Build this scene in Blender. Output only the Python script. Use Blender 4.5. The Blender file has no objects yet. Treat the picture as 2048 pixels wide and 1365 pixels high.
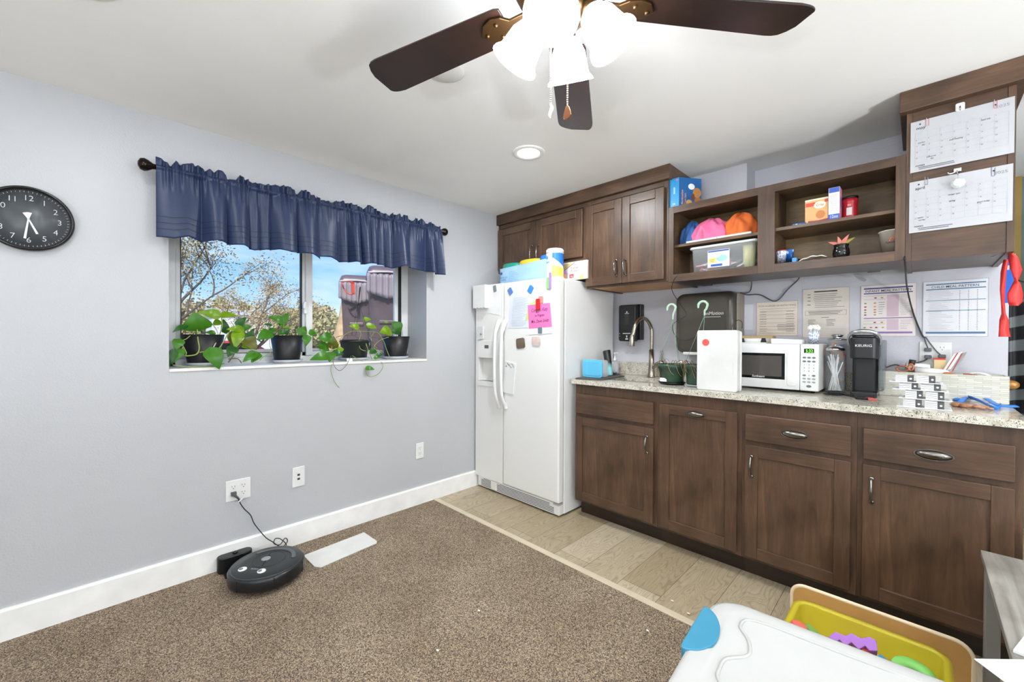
PW, SHADE, GLOBE, UPL = 8.5, 27.0, 34.0, 42.0
import bpy, bmesh, math, random
from mathutils import Vector, Matrix
random.seed(7)
C = bpy.context.scene.collection
V = Vector
# ---------------------------------------------------------------- camera model
FPX, YAW, PIT, ROL = 820.16, -0.782503, -0.008433, 0.003934
CAM = V((0, 0, 1.22))
_fw = V((math.sin(YAW)*math.cos(PIT), math.cos(YAW)*math.cos(PIT), math.sin(PIT)))
_rt = V((math.cos(YAW), -math.sin(YAW), 0)); _up = _rt.cross(_fw)
RT = _rt*math.cos(ROL)+_up*math.sin(ROL); UP = -_rt*math.sin(ROL)+_up*math.cos(ROL); FW = _fw
def A(px, py, ax, v):
    """surveyed point: photo pixel on the plane axis=ax, value=v"""
    d = FW*FPX+RT*(px-1024)-UP*(py-682.5)
    return CAM+d*((v-CAM[ax])/d[ax])
def AX(px, v, ax=1, py=700): return A(px, py, ax, v)
# ---------------------------------------------------------------- materials
def lin(h):
    if isinstance(h, tuple): return (*h, 1)
    h = h.lstrip('#'); o = []
    for i in (0, 2, 4):
        c = int(h[i:i+2], 16)/255
        o.append(c/12.92 if c <= .04045 else ((c+.055)/1.055)**2.4)
    return (*o, 1)
_mc = {}
def new_mat(name):
    m = bpy.data.materials.new(name); m.use_nodes = True
    nt = m.node_tree; return m, nt, nt.nodes['Principled BSDF']
def coords(nt, scale=(1, 1, 1), kind='Object', rot=(0, 0, 0)):
    tc = nt.nodes.new('ShaderNodeTexCoord'); mp = nt.nodes.new('ShaderNodeMapping')
    mp.inputs['Scale'].default_value = scale; mp.inputs['Rotation'].default_value = rot
    nt.links.new(tc.outputs[kind], mp.inputs[0]); return mp.outputs[0]
def noise(nt, vec, scale, detail=4, rough=.5, dist=0):
    n = nt.nodes.new('ShaderNodeTexNoise'); n.inputs['Scale'].default_value = scale
    n.inputs['Detail'].default_value = detail; n.inputs['Roughness'].default_value = rough
    n.inputs['Distortion'].default_value = dist; nt.links.new(vec, n.inputs['Vector']); return n.outputs[0]
def ramp(nt, fac, stops):
    r = nt.nodes.new('ShaderNodeValToRGB'); e = r.color_ramp.elements
    e[0].position, e[0].color = stops[0][0], lin(stops[0][1]); e[1].position, e[1].color = stops[-1][0], lin(stops[-1][1])
    for p, c in stops[1:-1]:
        x = e.new(p); x.color = lin(c)
    nt.links.new(fac, r.inputs[0]); return r.outputs[0]
def bump(nt, b, h, strength, dist=.01):
    n = nt.nodes.new('ShaderNodeBump'); n.inputs['Strength'].default_value = strength; n.inputs['Distance'].default_value = dist
    nt.links.new(h, n.inputs['Height']); nt.links.new(n.outputs[0], b.inputs['Normal'])
def mix(nt, a, b, fac, mode='MIX'):
    m = nt.nodes.new('ShaderNodeMix'); m.data_type = 'RGBA'; m.blend_type = mode
    for s, x in ((0, fac), (6, a), (7, b)):
        if hasattr(x, 'links'): nt.links.new(x, m.inputs[s])
        else: m.inputs[s].default_value = lin(x) if isinstance(x, (str, tuple)) else x
    return m.outputs[2]
def mat(col, rough=.5, metal=0, alpha=1, emit=0, var=.06, trans=0, coat=0, sub=0):
    k = (col, rough, metal, alpha, emit, var, trans, coat, sub)
    if k in _mc: return _mc[k]
    m, nt, b = new_mat('surface_' + str(len(_mc)))
    c = lin(col)
    if var:
        n = noise(nt, coords(nt), 9, 3)
        lo = tuple(max(0, x*(1-var)) for x in c[:3]); hi = tuple(min(1, x*(1+var)) for x in c[:3])
        nt.links.new(ramp(nt, n, [(.3, lo), (.7, hi)]), b.inputs['Base Color'])
    else: b.inputs['Base Color'].default_value = c
    b.inputs['Roughness'].default_value = rough; b.inputs['Metallic'].default_value = metal
    b.inputs['Alpha'].default_value = alpha; b.inputs['Transmission Weight'].default_value = trans
    b.inputs['Coat Weight'].default_value = coat; b.inputs['Subsurface Weight'].default_value = sub
    if emit: b.inputs['Emission Color'].default_value = c; b.inputs['Emission Strength'].default_value = emit
    _mc[k] = m; return m
def wood(name, stops, sc, rough, seam=None, bstr=.05):
    m, nt, b = new_mat(name)
    g = noise(nt, coords(nt, sc), 1.0, 6, .6, 1.2)
    blot = noise(nt, coords(nt, (3, 3, 3)), 1.3, 3, .5, .3)
    base = ramp(nt, g, stops)
    dk = ramp(nt, blot, [(.32, '#a6a29e'), (.68, '#ffffff')])
    nt.links.new(mix(nt, base, dk, .8, 'MULTIPLY'), b.inputs['Base Color'])
    b.inputs['Roughness'].default_value = rough; bump(nt, b, g, bstr); return m
ESP = [(.25, '#4a3527'), (.5, '#5e4634'), (.75, '#72563f')]
M_WV = wood('espresso_wood_vertical', ESP, (38, 38, 3.2), .37)
M_WH = wood('espresso_wood_horizontal', ESP, (3.2, 38, 38), .37)
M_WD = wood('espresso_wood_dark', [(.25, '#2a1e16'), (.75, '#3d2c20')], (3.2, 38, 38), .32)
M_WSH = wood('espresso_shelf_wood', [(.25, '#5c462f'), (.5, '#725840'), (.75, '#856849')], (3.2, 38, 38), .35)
M_MAPLE = wood('maple_ply', [(.25, '#c08a4e'), (.75, '#dcaa6c')], (3, 30, 30), .45)
M_LAM = wood('grey_wood_laminate', [(.2, '#7f7a72'), (.5, '#a7a39b'), (.8, '#c4c0b8')], (26, 2.2, 26), .4)
M_WHITE = mat('#e2e2df', .32); M_GLOSSW = mat('#f0f0ed', .22, coat=.2, var=0); M_BLACK = mat('#0c0c0d', .4); M_BLKGL = mat('#050506', .12)
M_STEEL = mat('#b8b2a6', .28, 1); M_NICK = mat('#86827c', .25, 1); M_CHROME = mat('#d8d8d8', .1, 1)
M_TRIM = mat('#f0efeb', .35)
# wall
def wallmat(name, col, bs=.25, rough=.42, sc=260):
    m, nt, b = new_mat(name); b.inputs['Roughness'].default_value = rough
    v = coords(nt)
    nt.links.new(ramp(nt, noise(nt, v, 3, 2), [(.3, tuple(x*.985 for x in lin(col)[:3])), (.7, tuple(x*1.015 for x in lin(col)[:3]))]), b.inputs['Base Color'])
    bump(nt, b, noise(nt, v, sc, 3, .55), bs, .004); return m
M_WALL = wallmat('light_grey_wall_paint', '#b9babc', .35, .36, 150); M_WALLK = wallmat('wall_paint_lit_tint', '#c9c8ce', .3, .4, 150)  # back wall: same paint, its brighter lavender light put into the colour
M_CEIL = wallmat('ceiling_paint', '#f3f2ee', .12, .7, 60)
M_GREEN = wallmat('grey_green_wall_paint', '#6c7f7c', .1, .6)
# carpet
M_CARPET, nt, b = new_mat('brown_loop_carpet')
v = coords(nt)
vo = nt.nodes.new('ShaderNodeTexVoronoi'); vo.inputs['Scale'].default_value = 330; nt.links.new(v, vo.inputs['Vector'])
sp = nt.nodes.new('ShaderNodeSeparateColor'); nt.links.new(vo.outputs['Color'], sp.inputs[0])
cr = ramp(nt, sp.outputs[0], [(0, '#3a3028'), (.25, '#69594a'), (.5, '#8b7a66'), (.75, '#a8947c'), (1, '#cbb9a0')])
big = ramp(nt, noise(nt, v, 4, 3), [(.3, '#d6d0c8'), (.7, '#ffffff')])
nt.links.new(mix(nt, cr, big, .7, 'MULTIPLY'), b.inputs['Base Color']); b.inputs['Roughness'].default_value = .95
bump(nt, b, noise(nt, v, 260, 3), .8, .006)
# vinyl plank
M_VINYL, nt, b = new_mat('oak_vinyl_plank')
v = coords(nt, (1, 1, 1), rot=(0, 0, math.pi/2))
bk = nt.nodes.new('ShaderNodeTexBrick'); nt.links.new(v, bk.inputs['Vector'])
for k, x in (('Scale', 1), ('Brick Width', 1.22), ('Row Height', .2), ('Mortar Size', .0012), ('Mortar Smooth', .2), ('Bias', 0)): bk.inputs[k].default_value = x
bk.inputs['Color1'].default_value = lin('#ffffff'); bk.inputs['Color2'].default_value = lin('#dcd6ca'); bk.inputs['Mortar'].default_value = lin('#6a5b49')
g = noise(nt, coords(nt, (9, 1.6, 9)), 1.4, 2, .4, .6)
mt = nt.nodes.new('ShaderNodeMath'); mt.operation = 'MULTIPLY'; mt.inputs[1].default_value = 19; nt.links.new(g, mt.inputs[0])
fr = nt.nodes.new('ShaderNodeMath'); fr.operation = 'PINGPONG'; fr.inputs[1].default_value = .5; nt.links.new(mt.outputs[0], fr.inputs[0])
rings = ramp(nt, fr.outputs[0], [(.0, '#a39682'), (.16, '#bcae96'), (.5, '#c3b59c')])
fine = ramp(nt, noise(nt, coords(nt, (60, 5, 60)), 2, 4, .6), [(.3, '#ddd8cf'), (.7, '#ffffff')])
nt.links.new(mix(nt, mix(nt, rings, fine, .6, 'MULTIPLY'), bk.outputs['Color'], 1.0, 'MULTIPLY'), b.inputs['Base Color']); b.inputs['Roughness'].default_value = .42
# granite
M_GRAN, nt, b = new_mat('speckled_granite')
v = coords(nt)
c1 = ramp(nt, noise(nt, v, 30, 5, .7), [(.3, '#9f9988'), (.5, '#cdc7b8'), (.7, '#dfdacd')])
def specks(sc, th, col, prev, off):
    vo = nt.nodes.new('ShaderNodeTexVoronoi'); vo.inputs['Scale'].default_value = sc; vo.inputs['Randomness'].default_value = 1
    mp = nt.nodes.new('ShaderNodeMapping'); mp.inputs['Location'].default_value = (off, off, off); nt.links.new(v, mp.inputs[0])
    nn = nt.nodes.new('ShaderNodeTexNoise'); nn.inputs['Scale'].default_value = 40; nt.links.new(mp.outputs[0], nn.inputs['Vector'])
    ad = nt.nodes.new('ShaderNodeMix'); ad.data_type = 'RGBA'; ad.inputs[0].default_value = .06
    nt.links.new(mp.outputs[0], ad.inputs[6]); nt.links.new(nn.outputs[1], ad.inputs[7]); nt.links.new(ad.outputs[2], vo.inputs['Vector'])
    f = ramp(nt, vo.outputs['Distance'], [(th, '#ffffff'), (th+.06, '#000000')])
    return mix(nt, prev, col, f)
c2 = specks(170, .24, '#7d776b', c1, 0); c3 = specks(105, .2, '#2a2826', c2, 3.3); c4 = specks(120, .17, '#8a6f4b', c3, 7.7)
nt.links.new(c4, b.inputs['Base Color']); b.inputs['Roughness'].default_value = .14
# stone block print
M_STONE, nt, b = new_mat('stacked_stone_print')
v = coords(nt)
bk = nt.nodes.new('ShaderNodeTexBrick'); sw = nt.nodes.new('ShaderNodeSeparateXYZ'); cb = nt.nodes.new('ShaderNodeCombineXYZ')
nt.links.new(v, sw.inputs[0]); ad = nt.nodes.new('ShaderNodeMath'); nt.links.new(sw.outputs[0], ad.inputs[0]); nt.links.new(sw.outputs[1], ad.inputs[1])
nt.links.new(ad.outputs[0], cb.inputs[0]); nt.links.new(sw.outputs[2], cb.inputs[1]); nt.links.new(cb.outputs[0], bk.inputs['Vector'])
for k, x in (('Scale', 1), ('Brick Width', .05), ('Row Height', .0085), ('Mortar Size', .0009), ('Bias', -.1)): bk.inputs[k].default_value = x
bk.inputs['Color1'].default_value = lin('#dcd9cd'); bk.inputs['Color2'].default_value = lin('#c3c0b0'); bk.inputs['Mortar'].default_value = lin('#bab7a8')
nt.links.new(bk.outputs['Color'], b.inputs['Base Color']); b.inputs['Roughness'].default_value = .5; bump(nt, b, bk.outputs['Fac'], -.4, .002)
# fabric
def fabric(name, lo, hi, rough=.55, sc=900):
    m, nt, b = new_mat(name); v = coords(nt)
    nt.links.new(ramp(nt, noise(nt, v, sc, 2), [(.3, lo), (.7, hi)]), b.inputs['Base Color'])
    b.inputs['Roughness'].default_value = rough; b.inputs['Sheen Weight'].default_value = .08; return m
M_NAVY = fabric('navy_sateen', '#14213f', '#1c3058', .42)
M_NAVYD = fabric('navy_seam', '#060b18', '#0a1020')
M_LEAF, nt, b = new_mat('pothos_leaf')
v = coords(nt)
nt.links.new(ramp(nt, noise(nt, v, 12, 3), [(.3, '#2f6a12'), (.5, '#4b8a17'), (.72, '#7fae1e')]), b.inputs['Base Color']); b.inputs['Roughness'].default_value = .3
b.inputs['Transmission Weight'].default_value = 0; b.inputs['Subsurface Weight'].default_value = .0
def leafmat(a, c, name):
    m, nt, b = new_mat(name)
    nt.links.new(ramp(nt, noise(nt, coords(nt), 25, 3), [(.3, a), (.7, c)]), b.inputs['Base Color']); b.inputs['Roughness'].default_value = .32
    tr = nt.nodes.new('ShaderNodeBsdfTranslucent'); tr.inputs[0].default_value = lin(c)
    mx = nt.nodes.new('ShaderNodeMixShader'); mx.inputs[0].default_value = .35
    out = nt.nodes['Material Output']; nt.links.new(b.outputs[0], mx.inputs[1]); nt.links.new(tr.outputs[0], mx.inputs[2]); nt.links.new(mx.outputs[0], out.inputs[0]); return m
M_LG = leafmat('#3a7318', '#4f8f20', 'leaf_mid_green'); M_LL = leafmat('#6d9a12', '#95b822', 'leaf_lime'); M_LD = leafmat('#24561c', '#356f2a', 'leaf_dark_green'); M_LB = leafmat('#5c5f1a', '#75762a', 'leaf_olive')
M_STEM = mat('#8a9a4a', .5); M_STEMB = mat('#5e4a30', .6); M_SOIL = mat('#2a1d13', .9, var=.4)
def glassy(name, col, fac=.12, rough=.05, tint=None):
    m = bpy.data.materials.new(name); m.use_nodes = True; nt = m.node_tree; nt.nodes.clear()
    o = nt.nodes.new('ShaderNodeOutputMaterial'); t = nt.nodes.new('ShaderNodeBsdfTransparent'); g = nt.nodes.new('ShaderNodeBsdfPrincipled')
    t.inputs[0].default_value = lin(tint or '#ffffff'); g.inputs['Base Color'].default_value = lin(col); g.inputs['Roughness'].default_value = rough
    mx = nt.nodes.new('ShaderNodeMixShader'); mx.inputs[0].default_value = fac
    nt.links.new(t.outputs[0], mx.inputs[1]); nt.links.new(g.outputs[0], mx.inputs[2]); nt.links.new(mx.outputs[0], o.inputs[0]); return m
M_PANE = glassy('window_glass', '#ffffff', .03, .02); M_CLEAR = glassy('clear_plastic', '#e8edf0', .3, .15); M_FROST = glassy('frosted_plastic', '#dfe4e8', .55, .3)
M_CLEAR2 = glassy('clear_thin_plastic', '#eef2f4', .09, .06)
# ---------------------------------------------------------------- mesh builder
_txt = {}
class MB:
    def __init__(s): s.v = []; s.f = []; s.m = []; s.sm = []; s.mats = []
    def mi(s, m):
        if m is None: return 0
        if m not in s.mats: s.mats.append(m)
        return s.mats.index(m)
    def add(s, vs, fs, m=None, smooth=False, X=None):
        o = len(s.v); i = s.mi(m)
        s.v += [(X @ V(p)) if X else V(p) for p in vs]
        for f in fs: s.f.append([o+k for k in f]); s.m.append(i); s.sm.append(smooth)
        return s
    def box(s, a, b, m=None, X=None):
        x0, y0, z0 = [min(a[i], b[i]) for i in range(3)]; x1, y1, z1 = [max(a[i], b[i]) for i in range(3)]
        return s.add([(x0,y0,z0),(x1,y0,z0),(x1,y1,z0),(x0,y1,z0),(x0,y0,z1),(x1,y0,z1),(x1,y1,z1),(x0,y1,z1)],
                     [(0,3,2,1),(4,5,6,7),(0,1,5,4),(1,2,6,5),(2,3,7,6),(3,0,4,7)], m, False, X)
    def lathe(s, prof, c=(0,0,0), m=None, n=28, X=None, smooth=True, sx=1, sy=1, cap=True):
        c = V(c); vs = []; fs = []; k = len(prof)
        for i in range(n):
            a = 2*math.pi*i/n
            for r, z in prof: vs.append((c.x+r*math.cos(a)*sx, c.y+r*math.sin(a)*sy, c.z+z))
        for i in range(n):
            j = (i+1) % n
            for q in range(k-1): fs.append((i*k+q, j*k+q, j*k+q+1, i*k+q+1))
        if cap and prof[0][0] > 1e-5: fs.append([i*k for i in range(n)][::-1])
        if cap and prof[-1][0] > 1e-5: fs.append([i*k+k-1 for i in range(n)])
        return s.add(vs, fs, m, smooth, X)
    def cyl(s, p0, p1, r0, r1=None, m=None, n=20, smooth=True):
        p0, p1 = V(p0), V(p1); r1 = r0 if r1 is None else r1; d = p1-p0
        X = Matrix.Translation(p0) @ d.to_track_quat('Z', 'Y').to_matrix().to_4x4()
        return s.lathe([(r0, 0), (r1, d.length)], (0,0,0), m, n, X, smooth)
    def tube(s, pts, r, m=None, n=8, spline=True, closed=False, rs=None, flat=1):
        P = [V(p) for p in pts]
        if spline and len(P) > 2: P, rs2 = catmull(P, 5, closed, rs)
        else: rs2 = rs
        N = len(P); vs = []; fs = []; up = None
        for i in range(N):
            if closed: t = P[(i+1) % N]-P[i-1]
            else: t = P[min(i+1, N-1)]-P[max(i-1, 0)]
            if t.length < 1e-9: t = V((0,0,1))
            t.normalize()
            if up is None: up = t.orthogonal().normalized() if flat == 1 else (V((0,0,1)).cross(t).normalized() if abs(t.z) < .99 else V((0,1,0)))
            up = (up-t*up.dot(t)); up = up.normalized() if up.length > 1e-6 else t.orthogonal().normalized()
            w = t.cross(up); rr = rs2[i] if rs2 else r
            for k in range(n):
                a = 2*math.pi*k/n; vs.append(P[i]+up*(math.cos(a)*rr*flat)+w*(math.sin(a)*rr))
        for i in range(N if closed else N-1):
            j = (i+1) % N
            for k in range(n): fs.append((i*n+k, i*n+(k+1) % n, j*n+(k+1) % n, j*n+k))
        if not closed: fs.append(list(range(n))[::-1]); fs.append([(N-1)*n+k for k in range(n)])
        return s.add(vs, fs, m, True)
    def prism(s, pts, off, m=None, smooth=False):
        """closed outline extruded by vector off"""
        n = len(pts); P = [V(p) for p in pts]; off = V(off)
        return s.add(P+[p+off for p in P], [list(range(n)), [n+i for i in range(n)][::-1]]+[(i, n+i, n+(i+1) % n, (i+1) % n) for i in range(n)], m, smooth)
    def ball(s, c, r, m=None, n=14, sc=(1,1,1), X=None):
        prof = [(max(1e-6, r*math.sin(math.pi*i/n)), -r*math.cos(math.pi*i/n)) for i in range(n+1)]
        M = Matrix.Translation(V(c)) @ Matrix.Diagonal((*sc, 1)) if X is None else X
        return s.lathe(prof, (0,0,0), m, n*2, M)
    def sheet(s, fn, nu, nv, m=None, smooth=True):
        vs = [fn(i/nu, j/nv) for i in range(nu+1) for j in range(nv+1)]
        fs = [(i*(nv+1)+j, (i+1)*(nv+1)+j, (i+1)*(nv+1)+j+1, i*(nv+1)+j+1) for i in range(nu) for j in range(nv)]
        return s.add(vs, fs, m, smooth)
    def rect(s, o, u, v, x0, y0, x1, y1, m, off=.0006):
        o, u, v = V(o), V(u).normalized(), V(v).normalized(); n = u.cross(v).normalized()*off
        return s.add([o+u*x+v*y+n for x, y in ((x0,y0),(x1,y0),(x1,y1),(x0,y1))], [(0,1,2,3)], m)
    def poly(s, o, u, v, pts, m, off=.0006):
        o, u, v = V(o), V(u).normalized(), V(v).normalized(); n = u.cross(v).normalized()*off
        return s.add([o+u*x+v*y+n for x, y in pts], [list(range(len(pts)))], m)
    def oval(s, o, u, v, x, y, a, b, m, off=.0006, n=24, a0=0, a1=360):
        return s.poly(o, u, v, [(x+a*math.cos(math.radians(a0+(a1-a0)*i/n)), y+b*math.sin(math.radians(a0+(a1-a0)*i/n))) for i in range(n+(a1-a0 != 360))], m, off)
    def text(s, t, o, u, v, x, y, size, m, off=.0008, align='LEFT', wide=1, shear=0, bold=.004):
        k = (t, align, shear, bold)
        if k not in _txt:
            cu = bpy.data.curves.new('lettering', 'FONT'); cu.body = t; cu.size = 1; cu.align_x = align; cu.resolution_u = 3; cu.shear = shear; cu.offset = bold
            ob = bpy.data.objects.new('lettering', cu); C.objects.link(ob)
            dg = bpy.context.evaluated_depsgraph_get(); me = bpy.data.meshes.new_from_object(ob.evaluated_get(dg))
            _txt[k] = ([tuple(q.co) for q in me.vertices], [tuple(p.vertices) for p in me.polygons])
            bpy.data.objects.remove(ob); bpy.data.curves.remove(cu); bpy.data.meshes.remove(me)
        vs, fs = _txt[k]; o, u, v = V(o), V(u).normalized(), V(v).normalized(); n = u.cross(v).normalized()*off
        return s.add([o+u*(x+p[0]*size*wide)+v*(y+p[1]*size)+n for p in vs], fs, m)
    def build(s, name, m=None, parent=None, bevel=0, seg=2, solid=0, sub=0, pivot=None, recalc=True, auto=35):
        me = bpy.data.meshes.new(name)
        if pivot is None and parent is None:
            lo = [min(p[i] for p in s.v) for i in range(3)]; hi = [max(p[i] for p in s.v) for i in range(3)]
            pivot = V(((lo[0]+hi[0])/2, (lo[1]+hi[1])/2, lo[2]))
        if parent is not None:
            inv = world(parent).inverted(); loc = V((0,0,0)); vs = [inv @ p for p in s.v]
        else: loc = V(pivot); vs = [p-loc for p in s.v]
        me.from_pydata([tuple(p) for p in vs], [], s.f)
        mats = list(s.mats)
        if m is not None:
            if not mats: me.materials.append(m)
        for x in mats: me.materials.append(x)
        me.polygons.foreach_set('material_index', s.m if mats else [0]*len(s.f)); me.polygons.foreach_set('use_smooth', s.sm); me.update()
        if recalc:
            bm = bmesh.new(); bm.from_mesh(me); bmesh.ops.recalc_face_normals(bm, faces=bm.faces); bm.to_mesh(me); bm.free()
        o = bpy.data.objects.new(name, me); C.objects.link(o); o.location = loc
        if parent is not None: o.parent = parent
        if solid: q = o.modifiers.new('s', 'SOLIDIFY'); q.thickness = solid; q.offset = 0
        if bevel: q = o.modifiers.new('b', 'BEVEL'); q.width = bevel; q.segments = seg; q.limit_method = 'ANGLE'; q.angle_limit = math.radians(auto); q.harden_normals = False
        if sub: q = o.modifiers.new('u', 'SUBSURF'); q.levels = sub; q.render_levels = sub
        return o
def world(o):
    m = Matrix.Translation(o.location) @ o.rotation_euler.to_matrix().to_4x4()
    return world(o.parent) @ m if o.parent else m
def catmull(P, k=5, closed=False, rs=None):
    N = len(P); out = []; ro = []
    g = (lambda i: P[i % N]) if closed else (lambda i: P[max(0, min(N-1, i))])
    for i in range(N if closed else N-1):
        a, b, c, d = g(i-1), g(i), g(i+1), g(i+2)
        for j in range(k):
            t = j/k
            out.append(.5*((2*b)+(c-a)*t+(2*a-5*b+4*c-d)*t*t+(3*b-a-3*c+d)*t**3))
            if rs: ro.append(rs[i]*(1-t)+rs[(i+1) % N]*t)
    if not closed:
        out.append(P[-1].copy())
        if rs: ro.append(rs[-1])
    return out, (ro if rs else None)
def tag(o, label, cat, group=None):
    o['label'] = label; o['category'] = cat
    if group: o['group'] = group
    return o
def thing(name, label, cat, loc, group=None):
    o = bpy.data.objects.new(name, None); C.objects.link(o); o.location = V(loc); o.empty_display_size = .05
    return tag(o, label, cat, group)
def struct(o): o['kind'] = 'structure'; return o
def rrect(x0, y0, x1, y1, r, n=6):
    o = []
    for cx, cy, a in ((x1-r, y1-r, 0), (x0+r, y1-r, 90), (x0+r, y0+r, 180), (x1-r, y0+r, 270)):
        for i in range(n+1):
            t = math.radians(a+90*i/n); o.append((cx+r*math.cos(t), cy+r*math.sin(t)))
    return o
UX, UY, UZ = V((1,0,0)), V((0,1,0)), V((0,0,1))
# ================================================================ room shell
XL, YK, ZC, YT = -2.592, 2.905, 2.27, 1.765
XR, YB = 2.5, -2.6
E = {}
struct(MB().box((XL-.02, YB, -.06), (XR, YT, 0)).build('floor', M_CARPET))
struct(MB().box((XL-.02, YT, -.06), (XR, 4.4, -.001)).build('floor', M_VINYL))
struct(MB().box((XL, YT-.004, -.002), (XR, YT+.034, .0045)).build('trim_1', mat('#c8bba3', .45), bevel=.003))
struct(MB().box((XL-.3, YB-.2, ZC), (XR+.2, 4.6, ZC+.15)).build('ceiling', M_CEIL))
WY0, WY1, WZ0, WZ1 = .238, 1.708, 1.045, 1.86
w = MB()
w.box((XL-.31, YB, -.1), (XL, WY0, ZC)); w.box((XL-.31, WY1, -.1), (XL, 4.4, ZC))
w.box((XL-.31, WY0, -.1), (XL, WY1, WZ0)); w.box((XL-.31, WY0, WZ1), (XL, WY1, ZC))
struct(w.build('wall_left', M_WALL))
struct(MB().box((XL, YK, 0), (.285, YK+.14, ZC)).build('wall_back', M_WALLK))
struct(MB().box((.145, YK+.14, 0), (.285, 4.2, ZC)).build('wall_side', M_WALL))
struct(MB().box((.1, 4.2, 0), (XR, 4.35, ZC)).build('wall_far', M_GREEN))
struct(MB().box((XR, YB, 0), (XR+.15, 4.35, ZC)).build('wall_right', M_WALL))
struct(MB().box((XL, YB-.15, 0), (XR, YB, ZC)).build('wall_front', M_WALL))
struct(MB().box((-1.07, 2.733, 2.03), (-.742, YK, ZC)).build('wall_chase', M_WALLK))
bb = MB(); prof = [(0,0),(.016,0),(.016,.118),(.011,.126),(0,.126)]
bb.prism([(XL+a, YB, z) for a, z in prof], (0, 2.3+.55-YB-.62, 0))
struct(bb.build('baseboard_left', M_TRIM))
struct(MB().box((XR-.016, YB, 0), (XR, 4.2, .126)).build('baseboard_right', M_TRIM))
# --- window
M_FR = mat('#dfe0de', .35); M_GASK = mat('#1c1d20', .5)
win = bpy.data.objects.new('window_1', None); C.objects.link(win); win.location = (XL-.28, (WY0+WY1)/2, WZ0); struct(win)
xf = -2.87
f = MB()
f.box((xf-.03, WY0, WZ0), (xf+.02, .292, WZ1)); f.box((xf-.03, 1.652, WZ0), (xf+.02, WY1, WZ1))
f.box((xf-.03, WY0, WZ0), (xf+.02, WY1, 1.096)); f.box((xf-.03, WY0, WZ1-.05), (xf+.02, WY1, WZ1))
f.build('window_frame', M_FR, win, bevel=.004)
s1 = MB(); s1.box((xf-.02, .292, 1.096), (xf+.004, .314, WZ1-.05)); s1.box((xf-.02, .292, 1.096), (xf+.004, .955, 1.122)); s1.box((xf-.02, .292, WZ1-.08), (xf+.004, .955, WZ1-.05)); s1.box((xf-.02, .932, 1.096), (xf+.004, .957, WZ1-.05))
s1.build('fixed_sash', M_FR, win, bevel=.003)
s2 = MB(); s2.box((xf-.005, .95, 1.098), (xf+.03, .991, WZ1-.05)); s2.box((xf-.005, 1.592, 1.098), (xf+.02, 1.622, WZ1-.05)); s2.box((xf-.005, .95, 1.098), (xf+.02, 1.62, 1.124)); s2.box((xf-.005, .95, WZ1-.08), (xf+.02, 1.62, WZ1-.05))
s2.build('sliding_sash', M_FR, win, bevel=.003)
g = MB(); g.box((xf-.012, .312, 1.12), (xf+.006, .3165, WZ1-.08)); g.box((xf-.004, .989, 1.12), (xf+.014, .9935, WZ1-.08)); g.box((xf-.004, 1.622, 1.098), (xf+.012, 1.652, WZ1-.05)); g.box((xf-.012, .924, 1.12), (xf+.006, .934, WZ1-.08))
g.box((xf-.004, .99, 1.122), (xf+.012, 1.595, 1.1255)); g.box((xf-.012, .31, 1.12), (xf+.006, .935, 1.1235))
g.build('gasket', M_GASK, win)
MB().box((xf-.009, .314, 1.12), (xf-.006, .934, WZ1-.07)).build('window_pane', M_PANE, win)
MB().box((xf+.003, .99, 1.12), (xf+.006, 1.594, WZ1-.07)).build('window_pane', M_PANE, win)
l = MB().box((xf+.028, .935, 1.37), (xf+.042, .958, 1.45)).box((xf+.03, .928, 1.40), (xf+.055, .944, 1.44)); l.build('latch', M_FR, win, bevel=.004)
MB().box((xf+.02, WY0+.0005, WZ0), (XL+.006, WY1-.0005, 1.06)).build('window_sill', mat('#e6e4df', .35), win, bevel=.002)
# ================================================================ world + sun
W = bpy.data.worlds.new('sky'); bpy.context.scene.world = W; W.use_nodes = True; nt = W.node_tree; bg = nt.nodes['Background']
tc = nt.nodes.new('ShaderNodeTexCoord'); sx = nt.nodes.new('ShaderNodeSeparateXYZ'); nt.links.new(tc.outputs['Generated'], sx.inputs[0])
gr = ramp(nt, sx.outputs[2], [(0, '#c4e0fb'), (.12, '#8cc3fb'), (.35, '#5a9df2'), (1, '#2f6fd0')])
mp = nt.nodes.new('ShaderNodeMapping'); mp.inputs['Scale'].default_value = (1.5, 1.5, 7); nt.links.new(tc.outputs['Generated'], mp.inputs[0])
cl = ramp(nt, noise(nt, mp.outputs[0], 2.3, 5, .55, .6), [(.44, '#000000'), (.72, '#b8b8b8')])
nt.links.new(mix(nt, gr, '#f2f7fd', cl), bg.inputs[0]); bg.inputs[1].default_value = .95
sun = bpy.data.lights.new('sun', 'SUN'); sun.energy = 3.6; sun.angle = .01; sun.color = (1, .95, .86)
so = bpy.data.objects.new('sun', sun); C.objects.link(so); so.rotation_euler = V((-.62, .45, -.64)).to_track_quat('-Z', 'Y').to_euler(); so.location = (6, -4, 8)
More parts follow.
